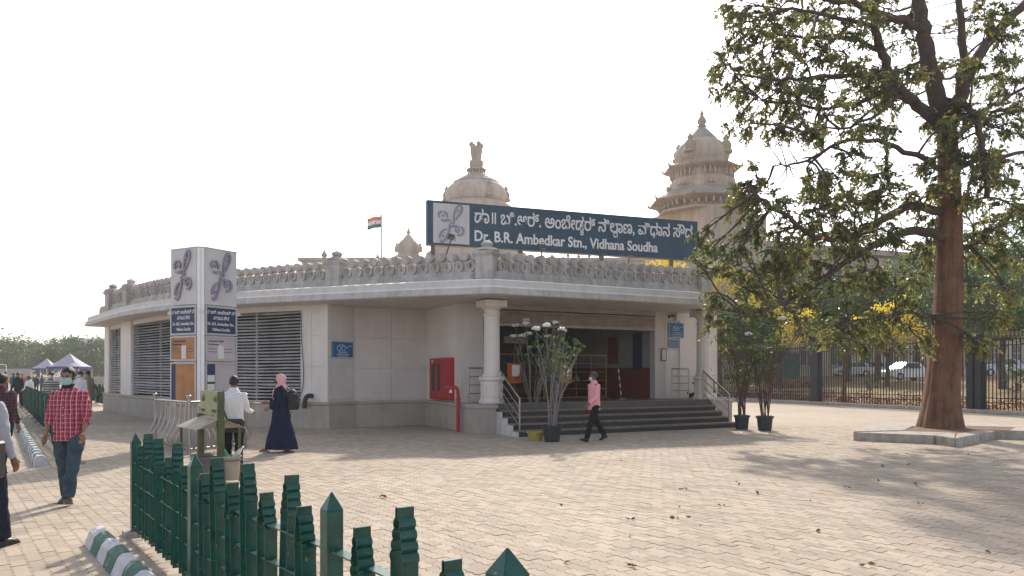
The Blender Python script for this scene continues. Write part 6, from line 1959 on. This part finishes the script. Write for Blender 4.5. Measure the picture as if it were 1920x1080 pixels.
# ------------------------------------------------------------------ parked cars
M_carw = mat("white_car_paint", (0.75, 0.75, 0.76), 0.25, 0.03, 2.0, coat=0.6, obj=True)
M_cargr = mat("silver_car_paint", (0.42, 0.44, 0.46), 0.3, 0.03, 2.0, metal=0.4, coat=0.5, obj=True)
M_tyre = mat("tyre_rubber", (0.02, 0.02, 0.02), 0.8, 0.1, 10.0, obj=True)
M_lamp = mat("head_lamp", (0.6, 0.6, 0.58), 0.1, 0.0, obj=True)
def car(label, px, Y, face, m, hatch=False):
    X = (px - 960) / FPX * Y
    d = (Vector((X, Y)) - FA).dot(fnr)
    t = thing("parked_car", label, "car", (0, 0, 0), "cars parked beyond the lawn")
    L_ = 3.9 if hatch else 4.4
    prof = [(-L_ / 2, .35), (-L_ / 2, .70), (-L_ / 2 + .08, .86), (-L_ / 2 + .55 + .35 * (not hatch), .95), (-L_ / 2 + .5 + .8 * (not hatch), 1.30), (-.35, 1.47), (.45, 1.45), (1.15, .98), (L_ / 2 - .25, .82), (L_ / 2, .62), (L_ / 2, .33), (L_ / 2 - .3, .24), (-L_ / 2 + .3, .24)]
    secs = [(-.84, .93), (-.78, 1.0), (.78, 1.0), (.84, .93)]
    n = len(prof); vs, fs = [], []
    for y, s_ in secs:
        for x, z in prof:
            yy = y * (1 if z < .95 else .80)
            vs.append((x * (s_ if z > .5 else s_ ** .5), yy, z if z < .95 else .95 + (z - .95) * (1 if abs(y) < .8 else .97)))
    for j in range(3):
        for i in range(n): fs.append((j * n + i, j * n + (i + 1) % n, (j + 1) * n + (i + 1) % n, (j + 1) * n + i))
    fs += [tuple(range(n)), tuple(range(4 * n - 1, 3 * n - 1, -1))]
    link("body", MB().add(vs, fs).mesh("body", m, bevel=0.03, smooth=35), t)
    x0 = -L_ / 2 + .6 + .75 * (not hatch)
    for s_ in (-1, 1):
        gl = MB()
        for xa, xb in ((x0 + .15, -.02), (.05, .92)):
            top = 1.38
            xs = (xa, xb, (xb if xb < .5 else .52), (xa + .22 if xa < 0 else xa))
            gl.add([(xs[0], s_ * .775, .98), (xs[1], s_ * .775, .98), (xs[2], s_ * .70, top), (xs[3], s_ * .70, top), (xs[0], s_ * .74, .98), (xs[1], s_ * .74, .98), (xs[2], s_ * .66, top), (xs[3], s_ * .66, top)], [(0, 1, 2, 3), (7, 6, 5, 4), (0, 4, 5, 1), (1, 5, 6, 2), (2, 6, 7, 3), (3, 7, 4, 0)])
        link("side_window", gl.mesh("side_window", M_glass), t)
    ws = MB().add([(1.165, -.66, 1.0), (1.165, .66, 1.0), (.50, .58, 1.44), (.50, -.58, 1.44)], [(0, 1, 2, 3)])
    link("windscreen", ws.mesh("windscreen", M_glass), t)
    xr = -L_ / 2 + .53 + .36 * (not hatch)
    link("rear_window", MB().add([(xr - .03, -.62, 1.0), (xr - .03, .62, 1.0), (xr + .30, .56, 1.29), (xr + .30, -.56, 1.29)], [(0, 3, 2, 1)]).mesh("rear_window", M_glass), t)
    for x in (-L_ / 2 + .78, L_ / 2 - .80):
        for s_ in (-1, 1):
            wl = MB().tube([(x, s_ * .68, .31), (x, s_ * .86, .31)], .31, 18).mesh("tyre", M_tyre)
            wo = link("wheel", wl, t)
            link("rim", MB().tube([(x, s_ * .85, .31), (x, s_ * .872, .31)], .19, 14).mesh("rim", M_alu), wo)
    for s_ in (-1, 1):
        link("headlight", MB().ell((L_ / 2 - .06, s_ * .60, .66), (.07, .17, .07), 10, 6).mesh("headlight", M_lamp), t)
        link("tail_light", MB().ell((-L_ / 2 + .03, s_ * .62, .72), (.05, .13, .09), 10, 6).mesh("tail_light", M_red), t)
        link("wing_mirror", MB().ell((.72, s_ * .88, 1.0), (.06, .08, .06), 8, 6).mesh("wing_mirror", m), t)
    t.location = (X, Y, lawn_z(d) + 0.02); t.rotation_euler = (0, 0, R(face))
    return t
car("white saloon car parked just left of the big tree trunk, seen through the railing", 1700, 60, 196, M_carw)
car("white hatchback parked further left behind the yellow blossom", 1596, 74, 170, M_carw, True)
car("silver car between the white hatchback and the white saloon", 1640, 82, 185, M_cargr)
car("white car behind the potted shrubs right of the steps", 1368, 78, 175, M_carw)
car("silver car at far right behind the paired fence posts", 1882, 62, 172, M_cargr)
M_teal = mat("green_container_paint", (0.05, 0.16, 0.13), 0.6, 0.15, 2.0)
x, y = (1450 - 960) / FPX * 75, 75
kz = lawn_z((Vector((x, y)) - FA).dot(fnr))
kt = thing("kiosk", "green cabin standing behind the railing under the yellow blossom", "cabin", (x, y, kz))
MB().box((x, y, kz + 1.2), (4.6, 2.5, 2.4), -0.2).build("walls", M_teal, kt, bevel=0.03)
MB().box((x, y, kz + 2.46), (5.0, 2.9, 0.12), -0.2).build("roof", M_dsteel, kt)
MB().box((x - 0.4, y - 1.28, kz + 1.35), (1.2, 0.06, 0.9), -0.2).build("window", M_glass, kt)
rb = MB()
rr_ = random.Random(9)
x2, y2 = (1480 - 960) / FPX * 56, 56
kz2 = lawn_z((Vector((x2, y2)) - FA).dot(fnr))
for _ in range(60):
    rb.ell((x2 + rr_.gauss(0, .9), y2 + rr_.gauss(0, .5), kz2 + abs(rr_.gauss(.1, .28))), (rr_.uniform(.1, .25),) * 3, 7, 5)
rub = rb.build("rubble_heap", mat("red_rubble", (0.30, 0.13, 0.09), 0.95, 0.4, 2.0)); props(rub, "heap of reddish rubble on the lawn behind the railing", "rubble", kind="stuff")

# trees behind the railings
def lz(px, Y):
    X = (px - 960) / FPX * Y
    return lawn_z((Vector((X, Y)) - FA).dot(fnr))
G1_, G2_ = "yellow-flowering trees beyond the railing", "green trees beyond the railing"
for i, (px, Y, H, rx, rz, lab) in enumerate(((1462, 54, 7.2, 2.6, 2.1, "tree in yellow blossom right of the station roof"), (1664, 52, 6.2, 2.0, 1.9, "tree in yellow blossom left of the big trunk"), (1262, 58, 10.6, 3.2, 2.4, "tree in yellow blossom showing between sign and parapet"), (1350, 60, 10.2, 2.3, 2.2, "tree in yellow blossom by the sign's right end"))):
    tree("blossom_tree", lab, px, lz(px, Y), Y, H, rx, rz, 0.14, 0.17, 34, 55, M_flow, 30 + i, group=G1_, asp=0.8)
for i, (px, Y, H, rx, rz, lab) in enumerate(((1880, 44, 9.0, 3.6, 3.2, "dense green tree at the right edge behind the railing"), (1800, 64, 12.5, 4.4, 4.6, "tall green tree behind the big trunk"), (1930, 70, 15.5, 5.5, 5.5, "tallest green tree at the upper right edge"), (1590, 62, 8.4, 3.4, 2.6, "rounded green tree behind the white cars"), (1395, 50, 5.6, 2.2, 1.6, "small green tree behind the potted shrubs"), (1530, 66, 9.4, 3.4, 3.0, "broad green tree behind the wide fence post"), (1720, 72, 11.5, 4.5, 3.8, "wide green tree far behind the big trunk"), (1645, 58, 9.0, 3.2, 2.8, "green tree above the white cars behind the railing"), (1440, 68, 11.0, 3.0, 3.0, "green tree between blossom and corner tower"))):
    tree("leafy_tree", lab, px, lz(px, Y), Y, H, rx, rz, 0.2, 0.26, 72, 80, M_leafd, 50 + i, group=G2_)
tree("young_tree", "slim young tree on the lawn between the fence posts", 1583, lz(1583, 40), 40, 3.6, 0.7, 0.7, 0.10, 0.14, 12, 30, M_leaf2, 77, trunk_frac=0.6, bark=M_bark)
tree("roadside_shrub", "thin weedy shrub just behind the railing beside the paired posts", 1905, lz(1905, 33.2), 33.2, 2.2, 0.5, 0.9, 0.04, 0.10, 14, 30, M_leaf2, 78, cat="shrub")
tree("roadside_shrub", "thin weedy shrub just behind the railing left of the big trunk", 1632, lz(1632, 41.5), 41.5, 1.5, 0.4, 0.6, 0.03, 0.10, 12, 26, M_leaf2, 79, cat="shrub")

# ------------------------------------------------------------------ the domed government building behind
gv = thing("government_building", "large tan granite building with domes rising behind the station", "building", (0, 145, 1.5))
def vsl(prof, c, n=40, ph=0.0): return MB().lathe(prof, n, c, ph)
# --- central dome (0.1 m per photo pixel at 140 m)
DY = 140.0; s_ = DY / FPX
dc = ((893 - 960) * s_, DY, 0.0)
def dz(py): return CAM_H + (700 - py) * s_
vsl([(9.4, dz(500)), (9.4, dz(478)), (8.4, dz(474)), (8.6, dz(462)), (8.9, dz(458)), (8.2, dz(452)), (7.4, dz(440)), (7.2, dz(400)), (7.0, dz(392)), (6.2, dz(386)), (5.6, dz(383))], dc, 32).build("dome_drum", M_tan, gv, smooth=25)
vsl([(5.2, dz(384)), (5.65, dz(377)), (5.85, dz(370)), (5.8, dz(363)), (5.4, dz(355)), (4.7, dz(348)), (4.1, dz(344.5))], dc, 48).build("central_dome", M_tan, gv, smooth=60)
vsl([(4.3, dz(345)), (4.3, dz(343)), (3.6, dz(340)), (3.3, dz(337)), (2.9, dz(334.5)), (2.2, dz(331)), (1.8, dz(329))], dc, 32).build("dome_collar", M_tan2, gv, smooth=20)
for k in range(16):
    th = 2 * math.pi * k / 16
    MB().box((dc[0] + 1.6 * math.cos(th), dc[1] + 1.6 * math.sin(th), dz(325)), (0.14, 0.14, 1.0), th).build("lantern_post", M_tan, gv)
vsl([(1.85, dz(320.5)), (1.85, dz(318)), (1.4, dz(316.5)), (1.2, dz(315)), (1.32, dz(309)), (1.3, dz(303)), (1.0, dz(300.5))], dc, 24).build("capital_base", M_tan2, gv, smooth=30)
lc = MB()
for k in range(4):
    th = R(30) + k * math.pi / 2
    cx_, cy_ = dc[0] + 0.55 * math.cos(th), dc[1] + 0.55 * math.sin(th)
    lc.tube([(cx_, cy_, dz(302)), (dc[0] + .62 * math.cos(th), dc[1] + .62 * math.sin(th), dz(292)), (dc[0] + .72 * math.cos(th), dc[1] + .72 * math.sin(th), dz(282)), (dc[0] + .78 * math.cos(th), dc[1] + .78 * math.sin(th), dz(276))], [.42, .46, .52, .44], 10)
    lc.ell((dc[0] + 1.0 * math.cos(th), dc[1] + 1.0 * math.sin(th), dz(272)), (.48, .48, .5), 10, 8)
    lc.ell((dc[0] + 1.3 * math.cos(th), dc[1] + 1.3 * math.sin(th), dz(273.5)), (.28, .28, .25), 8, 6)
me = fuse(lc, 0.09, 0.03); me.transform(Matrix.Translation(-org(gv))); me.materials.append(M_tan2); link("lion_capital", me, gv)
def antefix(c, r_, th, z0, h, w_, name="dome_ornament", m=M_tan2):
    x, y = c[0] + r_ * math.cos(th), c[1] + r_ * math.sin(th)
    mb = MB().lathe([(w_ * .5, 0), (w_ * .52, h * .12), (w_ * .38, h * .2), (w_ * .46, h * .38), (w_ * .36, h * .55), (w_ * .2, h * .66), (w_ * .26, h * .78), (w_ * .12, h * .9), (.01, h)], 10, (x, y, z0))
    mb.build(name, m, gv, smooth=40)
for th in (R(180), R(-62), R(60), R(0)):
    antefix(dc, 5.55, th, dz(378), 3.0, 1.7)
# roof line of the long wing behind the sign, with little finials
M_wing = M_tan
wx0, wx1 = (560 - 960) * s_, (1330 - 960) * s_
MB().box(((wx0 + wx1) / 2, DY + 14, 11.5), (wx1 - wx0, 24, 23.0)).build("main_wing", M_wing, gv)
MB().box(((wx0 + wx1) / 2, DY + 14, 23.3), (wx1 - wx0 + 1.2, 25, 0.6)).build("wing_cornice", M_tan2, gv)
for px, py, sc_ in ((608, 465, 1.5), (708, 474, 1.1), (1065, 472, .8), (1085, 474, .8), (1105, 473, .8), (660, 484, .8), (1035, 474, .7), (1130, 476, .7)):
    c_ = ((px - 960) * s_, DY, 0)
    vsl([(.75 * sc_, dz(py) - 3.0 * sc_), (.7 * sc_, dz(py) - 2.0 * sc_), (.25 * sc_, dz(py) - 1.5 * sc_), (.2 * sc_, dz(py) - 1.2 * sc_), (.42 * sc_, dz(py) - .9 * sc_), (.2 * sc_, dz(py) - .55 * sc_), (.1 * sc_, dz(py) - .4 * sc_), (.02, dz(py))], c_, 12).build("roof_finial", M_tan2, gv, smooth=40)
# small dome left of the sign
sc2 = ((763 - 960) * s_, DY + 2, 0)
vsl([(3.2, dz(500)), (3.2, dz(484)), (3.4, dz(482)), (2.7, dz(479)), (2.3, dz(476)), (1.9, dz(474)), (2.25, dz(468)), (2.4, dz(462)), (2.1, dz(455)), (1.5, dz(450)), (1.3, dz(448)), (.9, dz(443)), (.5, dz(438)), (.2, dz(436)), (.45, dz(432)), (.2, dz(428)), (.03, dz(421))], sc2, 28).build("small_dome", M_tan, gv, smooth=30)
for th in (R(180), R(-50), R(0), R(-120)): antefix(sc2, 2.25, th, dz(469), 1.8, .9)
# --- right corner tower (nearer, 75 m)
TYY = 75.0; q_ = TYY / FPX
tc_ = ((1316 - 960) * q_, TYY, 0.0)
def tz_(py): return CAM_H + (700 - py) * q_
PH8 = R(22.5)
vsl([(4.6, tz_(404)), (4.6, tz_(401)), (4.0, tz_(400)), (3.9, tz_(386))], tc_, 8, PH8).build("tower_neck", M_tan, gv)
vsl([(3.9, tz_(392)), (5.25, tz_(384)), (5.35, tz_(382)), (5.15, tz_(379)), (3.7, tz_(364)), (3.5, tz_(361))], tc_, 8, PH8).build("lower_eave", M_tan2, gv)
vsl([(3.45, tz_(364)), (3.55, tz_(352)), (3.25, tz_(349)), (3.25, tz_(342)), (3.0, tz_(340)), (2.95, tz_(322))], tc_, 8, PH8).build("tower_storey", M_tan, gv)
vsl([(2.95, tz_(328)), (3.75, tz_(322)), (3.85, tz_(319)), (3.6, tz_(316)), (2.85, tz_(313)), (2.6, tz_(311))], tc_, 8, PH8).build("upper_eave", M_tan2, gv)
vsl([(2.55, tz_(313)), (2.6, tz_(308)), (2.4, tz_(306)), (2.6, tz_(301)), (2.72, tz_(294)), (2.6, tz_(284)), (2.2, tz_(274)), (1.75, tz_(267)), (1.5, tz_(264))], tc_, 40).build("tower_dome", M_tan, gv, smooth=50)
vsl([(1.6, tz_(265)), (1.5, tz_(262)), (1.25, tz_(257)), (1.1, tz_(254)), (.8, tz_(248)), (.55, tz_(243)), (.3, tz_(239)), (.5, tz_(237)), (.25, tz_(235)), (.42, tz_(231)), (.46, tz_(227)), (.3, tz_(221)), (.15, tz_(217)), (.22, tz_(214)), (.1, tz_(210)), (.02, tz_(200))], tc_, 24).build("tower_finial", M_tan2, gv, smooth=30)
for k in range(4): antefix(tc_, 2.55, R(-40) + k * R(90), tz_(296), 1.9, 1.25)
for k in range(8):
    th = PH8 + k * R(45)
    for r_, z0 in ((5.3, tz_(383)), (3.8, tz_(320))):
        MB().tube([(tc_[0] + (r_ - .2) * math.cos(th), tc_[1] + (r_ - .2) * math.sin(th), z0), (tc_[0] + (r_ + .1) * math.cos(th), tc_[1] + (r_ + .1) * math.sin(th), z0 + .12), (tc_[0] + (r_ + .2) * math.cos(th), tc_[1] + (r_ + .2) * math.sin(th), z0 + .5)], [.16, .12, .03], 6).build("eave_horn", M_tan2, gv)
bk = MB().box((0, 0, 0), (0.16, 0.75, 0.5)).mesh("eave_bracket", M_tan)
bk2 = MB().box((0, 0, 0), (0.12, 0.4, 0.7)).mesh("eave_bracket", M_tan)
for k in range(40):
    th = 2 * math.pi * k / 40
    for me, r_, z0 in ((bk, 4.35, tz_(391)), (bk2, 3.15, tz_(331))):
        oct_ = math.cos(R(22.5)) / math.cos(((th - PH8 + R(22.5)) % R(45)) - R(22.5))
        o = link("eave_bracket", me, gv); o.location = Vector((tc_[0] + r_ * oct_ * math.cos(th) * .97, tc_[1] + r_ * oct_ * math.sin(th) * .97, z0)) - org(gv); o.rotation_euler = (0.0, 0, th - R(90))
for k in range(48):
    th = 2 * math.pi * k / 48
    antefix(tc_, 3.42 * math.cos(R(22.5)) / math.cos(((th - PH8 + R(22.5)) % R(45)) - R(22.5)), th, tz_(357), .42, .42, "frieze_piece", M_tan)
# tower shaft and the wing running right from it
sh_ = MB().box((tc_[0] + 0.6, TYY + 1.2, tz_(404) / 2), (8.6, 8.6, tz_(404)), R(38)); sh_.build("tower_shaft", M_tan, gv)
W0, W1 = Vector((tc_[0] + 3.0, TYY + 2.0)), Vector((tc_[0] + 62.0, TYY + 26.0))
wd_ = (W1 - W0); WL = wd_.length; wd_.normalize(); wn_ = Vector((wd_.y, -wd_.x)); wang = math.atan2(wd_.y, wd_.x)
WH = tz_(452)
c_ = (W0 + W1) / 2 - wn_ * 7
MB().box((c_.x, c_.y, WH / 2), (WL, 14, WH), wang).build("side_wing", M_tan, gv)
c_ = (W0 + W1) / 2 - wn_ * 6.6
MB().box((c_.x, c_.y, WH + .3), (WL + .6, 14.8, .6), wang).build("wing_cornice", M_tan2, gv)
MB().box((c_.x, c_.y, WH * .62), (WL + .3, 13.6, .4), wang).build("string_course", M_tan2, gv)
nb_ = 15
wmesh = MB().box((0, 0, 0), (1.5, .16, 2.6)).mesh("window", M_glass)
wfm = MB().box((0, -.02, 1.4), (1.9, .3, .22)).box((0, -.02, -1.4), (1.9, .3, .18)).box((0, -.06, 0), (.09, .12, 2.6)).box((0, -.06, .3), (1.5, .12, .09)).mesh("window_frame", M_tan)
pmesh = MB().box((0, 0, 0), (.9, .5, WH * .98)).mesh("wall_pier", M_tan)
for i in range(nb_):
    q = W0 + wd_ * (WL * (i + .5) / nb_) + wn_ * 0.02
    for z0 in (WH * .26, WH * .48, WH * .80):
        o = link("window", wmesh, gv); o.location = Vector((q.x, q.y, z0)) - org(gv); o.rotation_euler = (0, 0, wang)
        f_ = link("window_frame", wfm, o)
    q = W0 + wd_ * (WL * i / nb_) + wn_ * 0.15
    o = link("wall_pier", pmesh, gv); o.location = Vector((q.x, q.y, WH * .49)) - org(gv); o.rotation_euler = (0, 0, wang)
# flag
fx, fy, fz = at(715, 405, 150)
fl = thing("flag_pole", "national tricolour flying on a thin pole behind the station roof", "flag", (fx, fy, 20))
MB().tube([(fx, fy, 20), (fx, fy, fz + .3)], .13, 8).build("pole", M_dsteel, fl)
def flag_band(z0, z1, m, name):
    vs, fs = [], []
    n = 12
    for i in range(n + 1):
        x = -2.75 * i / n
        y = .28 * math.sin(i * .75); dzz = -.55 * (i / n) ** 1.3
        vs += [(fx - .1 + x, fy + y, z0 + dzz), (fx - .1 + x, fy + y, z1 + dzz), (fx - .1 + x, fy + y + .03, z0 + dzz), (fx - .1 + x, fy + y + .03, z1 + dzz)]
    for i in range(n):
        k = i * 4
        fs += [(k, k + 4, k + 5, k + 1), (k + 2, k + 3, k + 7, k + 6), (k + 1, k + 5, k + 7, k + 3), (k, k + 2, k + 6, k + 4)]
    MB().add(vs, fs).build(name, m, fl, smooth=60)
flag_band(fz - .75, fz + .0, mat("flag_saffron", (0.75, 0.14, 0.04), .8, .05), "saffron_band"); flag_band(fz - 1.5, fz - .752, mat("flag_white", (.8, .8, .8), .8, .03), "white_band"); flag_band(fz - 2.25, fz - 1.502, mat("flag_green", (.02, .12, .06), .8, .05), "green_band")
wh = MB()
pts = [(fx - 1.45 + .32 * math.cos(k * math.pi / 8), fy - .12, fz - 1.36 + .32 * math.sin(k * math.pi / 8)) for k in range(17)]
wh.tube(pts, .05, 5); wh.ell((fx - 1.45, fy - .12, fz - 1.36), (.07, .05, .07), 6, 4)
for k in range(8): wh.tube([(fx - 1.45, fy - .12, fz - 1.36), pts[2 * k]], .018, 4)
wh.build("wheel_emblem", M_navy, fl)

# ------------------------------------------------------------------ far left: canopies, trees, wall, lamps
M_tent = mat("lilac_grey_canvas", (0.46, 0.43, 0.50), 0.8, 0.1, 2.0); M_tentv = mat("blue_valance", (0.06, 0.065, 0.22), 0.8, 0.1, 2.0)
def canopy(px, Y, label, hw=1.5, rot=0.2):
    X = (px - 960) / FPX * Y
    t = thing("canopy_tent", label, "canopy", (X, Y, 0), "pop-up canopies")
    ca, sa = math.cos(rot), math.sin(rot)
    def P(x, y, z): return (X + x * ca - y * sa, Y + x * sa + y * ca, z)
    E0, AP = 2.28, 3.58
    rings = []
    n = 6
    for i in range(n + 1):
        f = i / n; h = hw * (1 - f); z = E0 + (AP - E0) * (f ** 1.25)
        rings.append([P(-h, -h, z), P(0, -h, z - .05 * (1 - f)), P(h, -h, z), P(h, 0, z - .05 * (1 - f)), P(h, h, z), P(0, h, z), P(-h, h, z), P(-h, 0, z)])
    vs = [p for r_ in rings for p in r_]
    fs = [(i * 8 + k, i * 8 + (k + 1) % 8, i * 8 + 8 + (k + 1) % 8, i * 8 + 8 + k) for i in range(n) for k in range(8)]
    MB().add(vs, fs).build("roof_fabric", M_tent, t, smooth=60)
    vb = MB()
    q = hw + .01
    for (a, b) in (((-q, -q), (q, -q)), ((q, -q), (q, q)), ((q, q), (-q, q)), ((-q, q), (-q, -q))):
        vb.add([P(*a, E0 - .2), P(*b, E0 - .2), P(*b, E0 + .02), P(*a, E0 + .02)], [(0, 1, 2, 3)])
    vb.build("valance", M_tentv, t)
    for a in ((-1, -1), (1, -1), (1, 1), (-1, 1)):
        MB().tube([P(a[0] * hw * .98, a[1] * hw * .98, 0), P(a[0] * hw * .98, a[1] * hw * .98, E0)], .025, 8).build("leg", M_letter, t)
canopy(131, 72, "near lilac-grey pop-up canopy with blue valance behind the man in checks", 1.45, .12)
canopy(88, 96, "far lilac-grey pop-up canopy with blue valance, partly behind the nearer one", 1.3, .2)
G3_ = "hazy trees on the far left skyline"
for i, (px, Y, H, rx, rz, lab) in enumerate(((-10, 150, 8.8, 8, 3.9, "hazy broad tree at the far left edge"), (38, 165, 8.7, 7.0, 4.0, "hazy rounded tree left of the canopies"), (72, 175, 8.6, 6.0, 3.6, "hazy tree behind the far canopy"), (128, 160, 8.9, 6.5, 3.8, "hazy tree behind the near canopy"), (165, 150, 8.2, 6.0, 3.5, "hazy tree touching the station's left end"), (196, 170, 7.6, 5.0, 3.2, "hazy low tree half hidden by the station"), (-60, 140, 10, 8, 4.5, "hazy tree just beyond the left edge"))):
    tree("skyline_tree", lab, px, 0, Y, H, rx, rz, .35, .55, 70, 70, M_leafd, 90 + i, group=G3_)
tree("cypress_tree", "narrow upright tree between the two canopies", 97, 0, 122, 6.0, 1.6, 2.2, .12, .3, 40, 50, M_leafd, 120)
fw_ = MB(); 
x0, x1 = (-40 - 960) / FPX * 122, (60 - 960) / FPX * 122
props(MB().box(((x0 + x1) / 2, 122, 1.25), (x1 - x0, .4, 2.3)).build("boundary_wall", M_conc), "grey boundary wall below the far left trees", "wall")
props(MB().box(((150 - 960) / FPX * 108, 108, .5), (12, .3, 1.2)).build("low_wall", M_conc), "low concrete wall beyond the canopies", "wall")
gs = MB().box(((150 - 960) / FPX * 116, 116, .5), (14, 5, 1.2)).build("grass_bank", mat("green_grass_bank", (.10, .14, .03), .95, .3, 2.0)); props(gs, kind="structure")
for px, Y, H, lab in ((40, 110, 3.4, "street lamp with bent arm at the far left"),):
    X = (12 - 960) / FPX * Y
    sl_ = thing("street_lamp", lab, "lamp", (X, Y, 0))
    MB().tube([(X, Y, 0), (X, Y, 2.7), (X - .1, Y, 2.9), (X - .5, Y, 3.0), (X - .9, Y, 2.95)], .05, 8).build("pole", M_letter, sl_)
    MB().box((X - .95, Y, 2.93), (.5, .2, .08)).build("lamp_head", M_letter, sl_)
hx = (182 - 960) / FPX * 320
hz_ = thing("office_block", "pale office block on the skyline above the far trees", "building", (hx, 320, 0))
MB().box((hx, 320, 8), (14, 10, 17)).build("walls", M_panelw, hz_)
for i in range(4):
    for j in range(3):
        MB().box((hx - 5 + i * 3.3, 314.95, 8.5 + j * 2.8), (2, .2, 1.3)).build("window", M_glass, hz_)
hx = (140 - 960) / FPX * 380
hz_ = thing("office_block", "small pale block peeping over the trees left of the larger one", "building", (hx, 380, 0))
MB().box((hx, 380, 9), (8, 8, 20)).build("walls", M_panelw, hz_)
MB().box((hx, 375.9, 15.6), (5, .2, 1.2)).build("window", M_glass, hz_)

# ------------------------------------------------------------------ fallen leaves
rs = np.random.RandomState(12)
P = []
for _ in range(14):
    px, py = rs.uniform(1050, 1900), 850 + 230 * rs.uniform(0, 1) ** 1.3
    x, y = g2(px, py); P.append((x, y, 0.012))
for px, py in ((1283, 918), (1358, 949), (1422, 927), (1384, 910), (1593, 917), (1652, 876), (1648, 904), (1718, 910), (1726, 946), (1280, 918), (1265, 975), (1180, 975), (1540, 997), (1176, 1064), (1636, 1064), (720, 933)):
    x, y = g2(px, py)
    for _ in range(3): P.append((x + rs.normal(0, .03), y + rs.normal(0, .03), 0.015 + abs(rs.normal(0, .01))))
ax = np.stack([rs.normal(0, 1, len(P)), rs.normal(0, 1, len(P)), rs.normal(0, .2, len(P))], 1)
M_dead = leaf_material("dry_fallen_leaf", (0.10, 0.055, 0.02), (0.24, 0.15, 0.06), .1)
fo = link("fallen_leaves", leaves_mesh("fallen_leaves", P, ax, 0.065, M_dead, None, .5, 6)); props(fo, "dry fallen leaves scattered over the paving", "leaves", kind="stuff")

# ------------------------------------------------------------------ haze
hzb = MB().box((0, 215, 24.0), (900, 530, 52.4)).build("haze", None)
props(hzb, "thin sunlit haze over the whole place", "haze", kind="stuff")
hm = bpy.data.materials.new("haze_air"); hm.use_nodes = True
N, L = nodes_of(hm)
N.remove(N["Principled BSDF"])
pv = N.new("ShaderNodeVolumePrincipled")
pv.inputs["Color"].default_value = (0.93, 0.93, 0.95, 1)
pv.inputs["Density"].default_value = 0.0008
pv.inputs["Anisotropy"].default_value = 0.0
L.new(pv.outputs[0], N["Material Output"].inputs["Volume"])
hzb.data.materials.append(hm)

link_all()
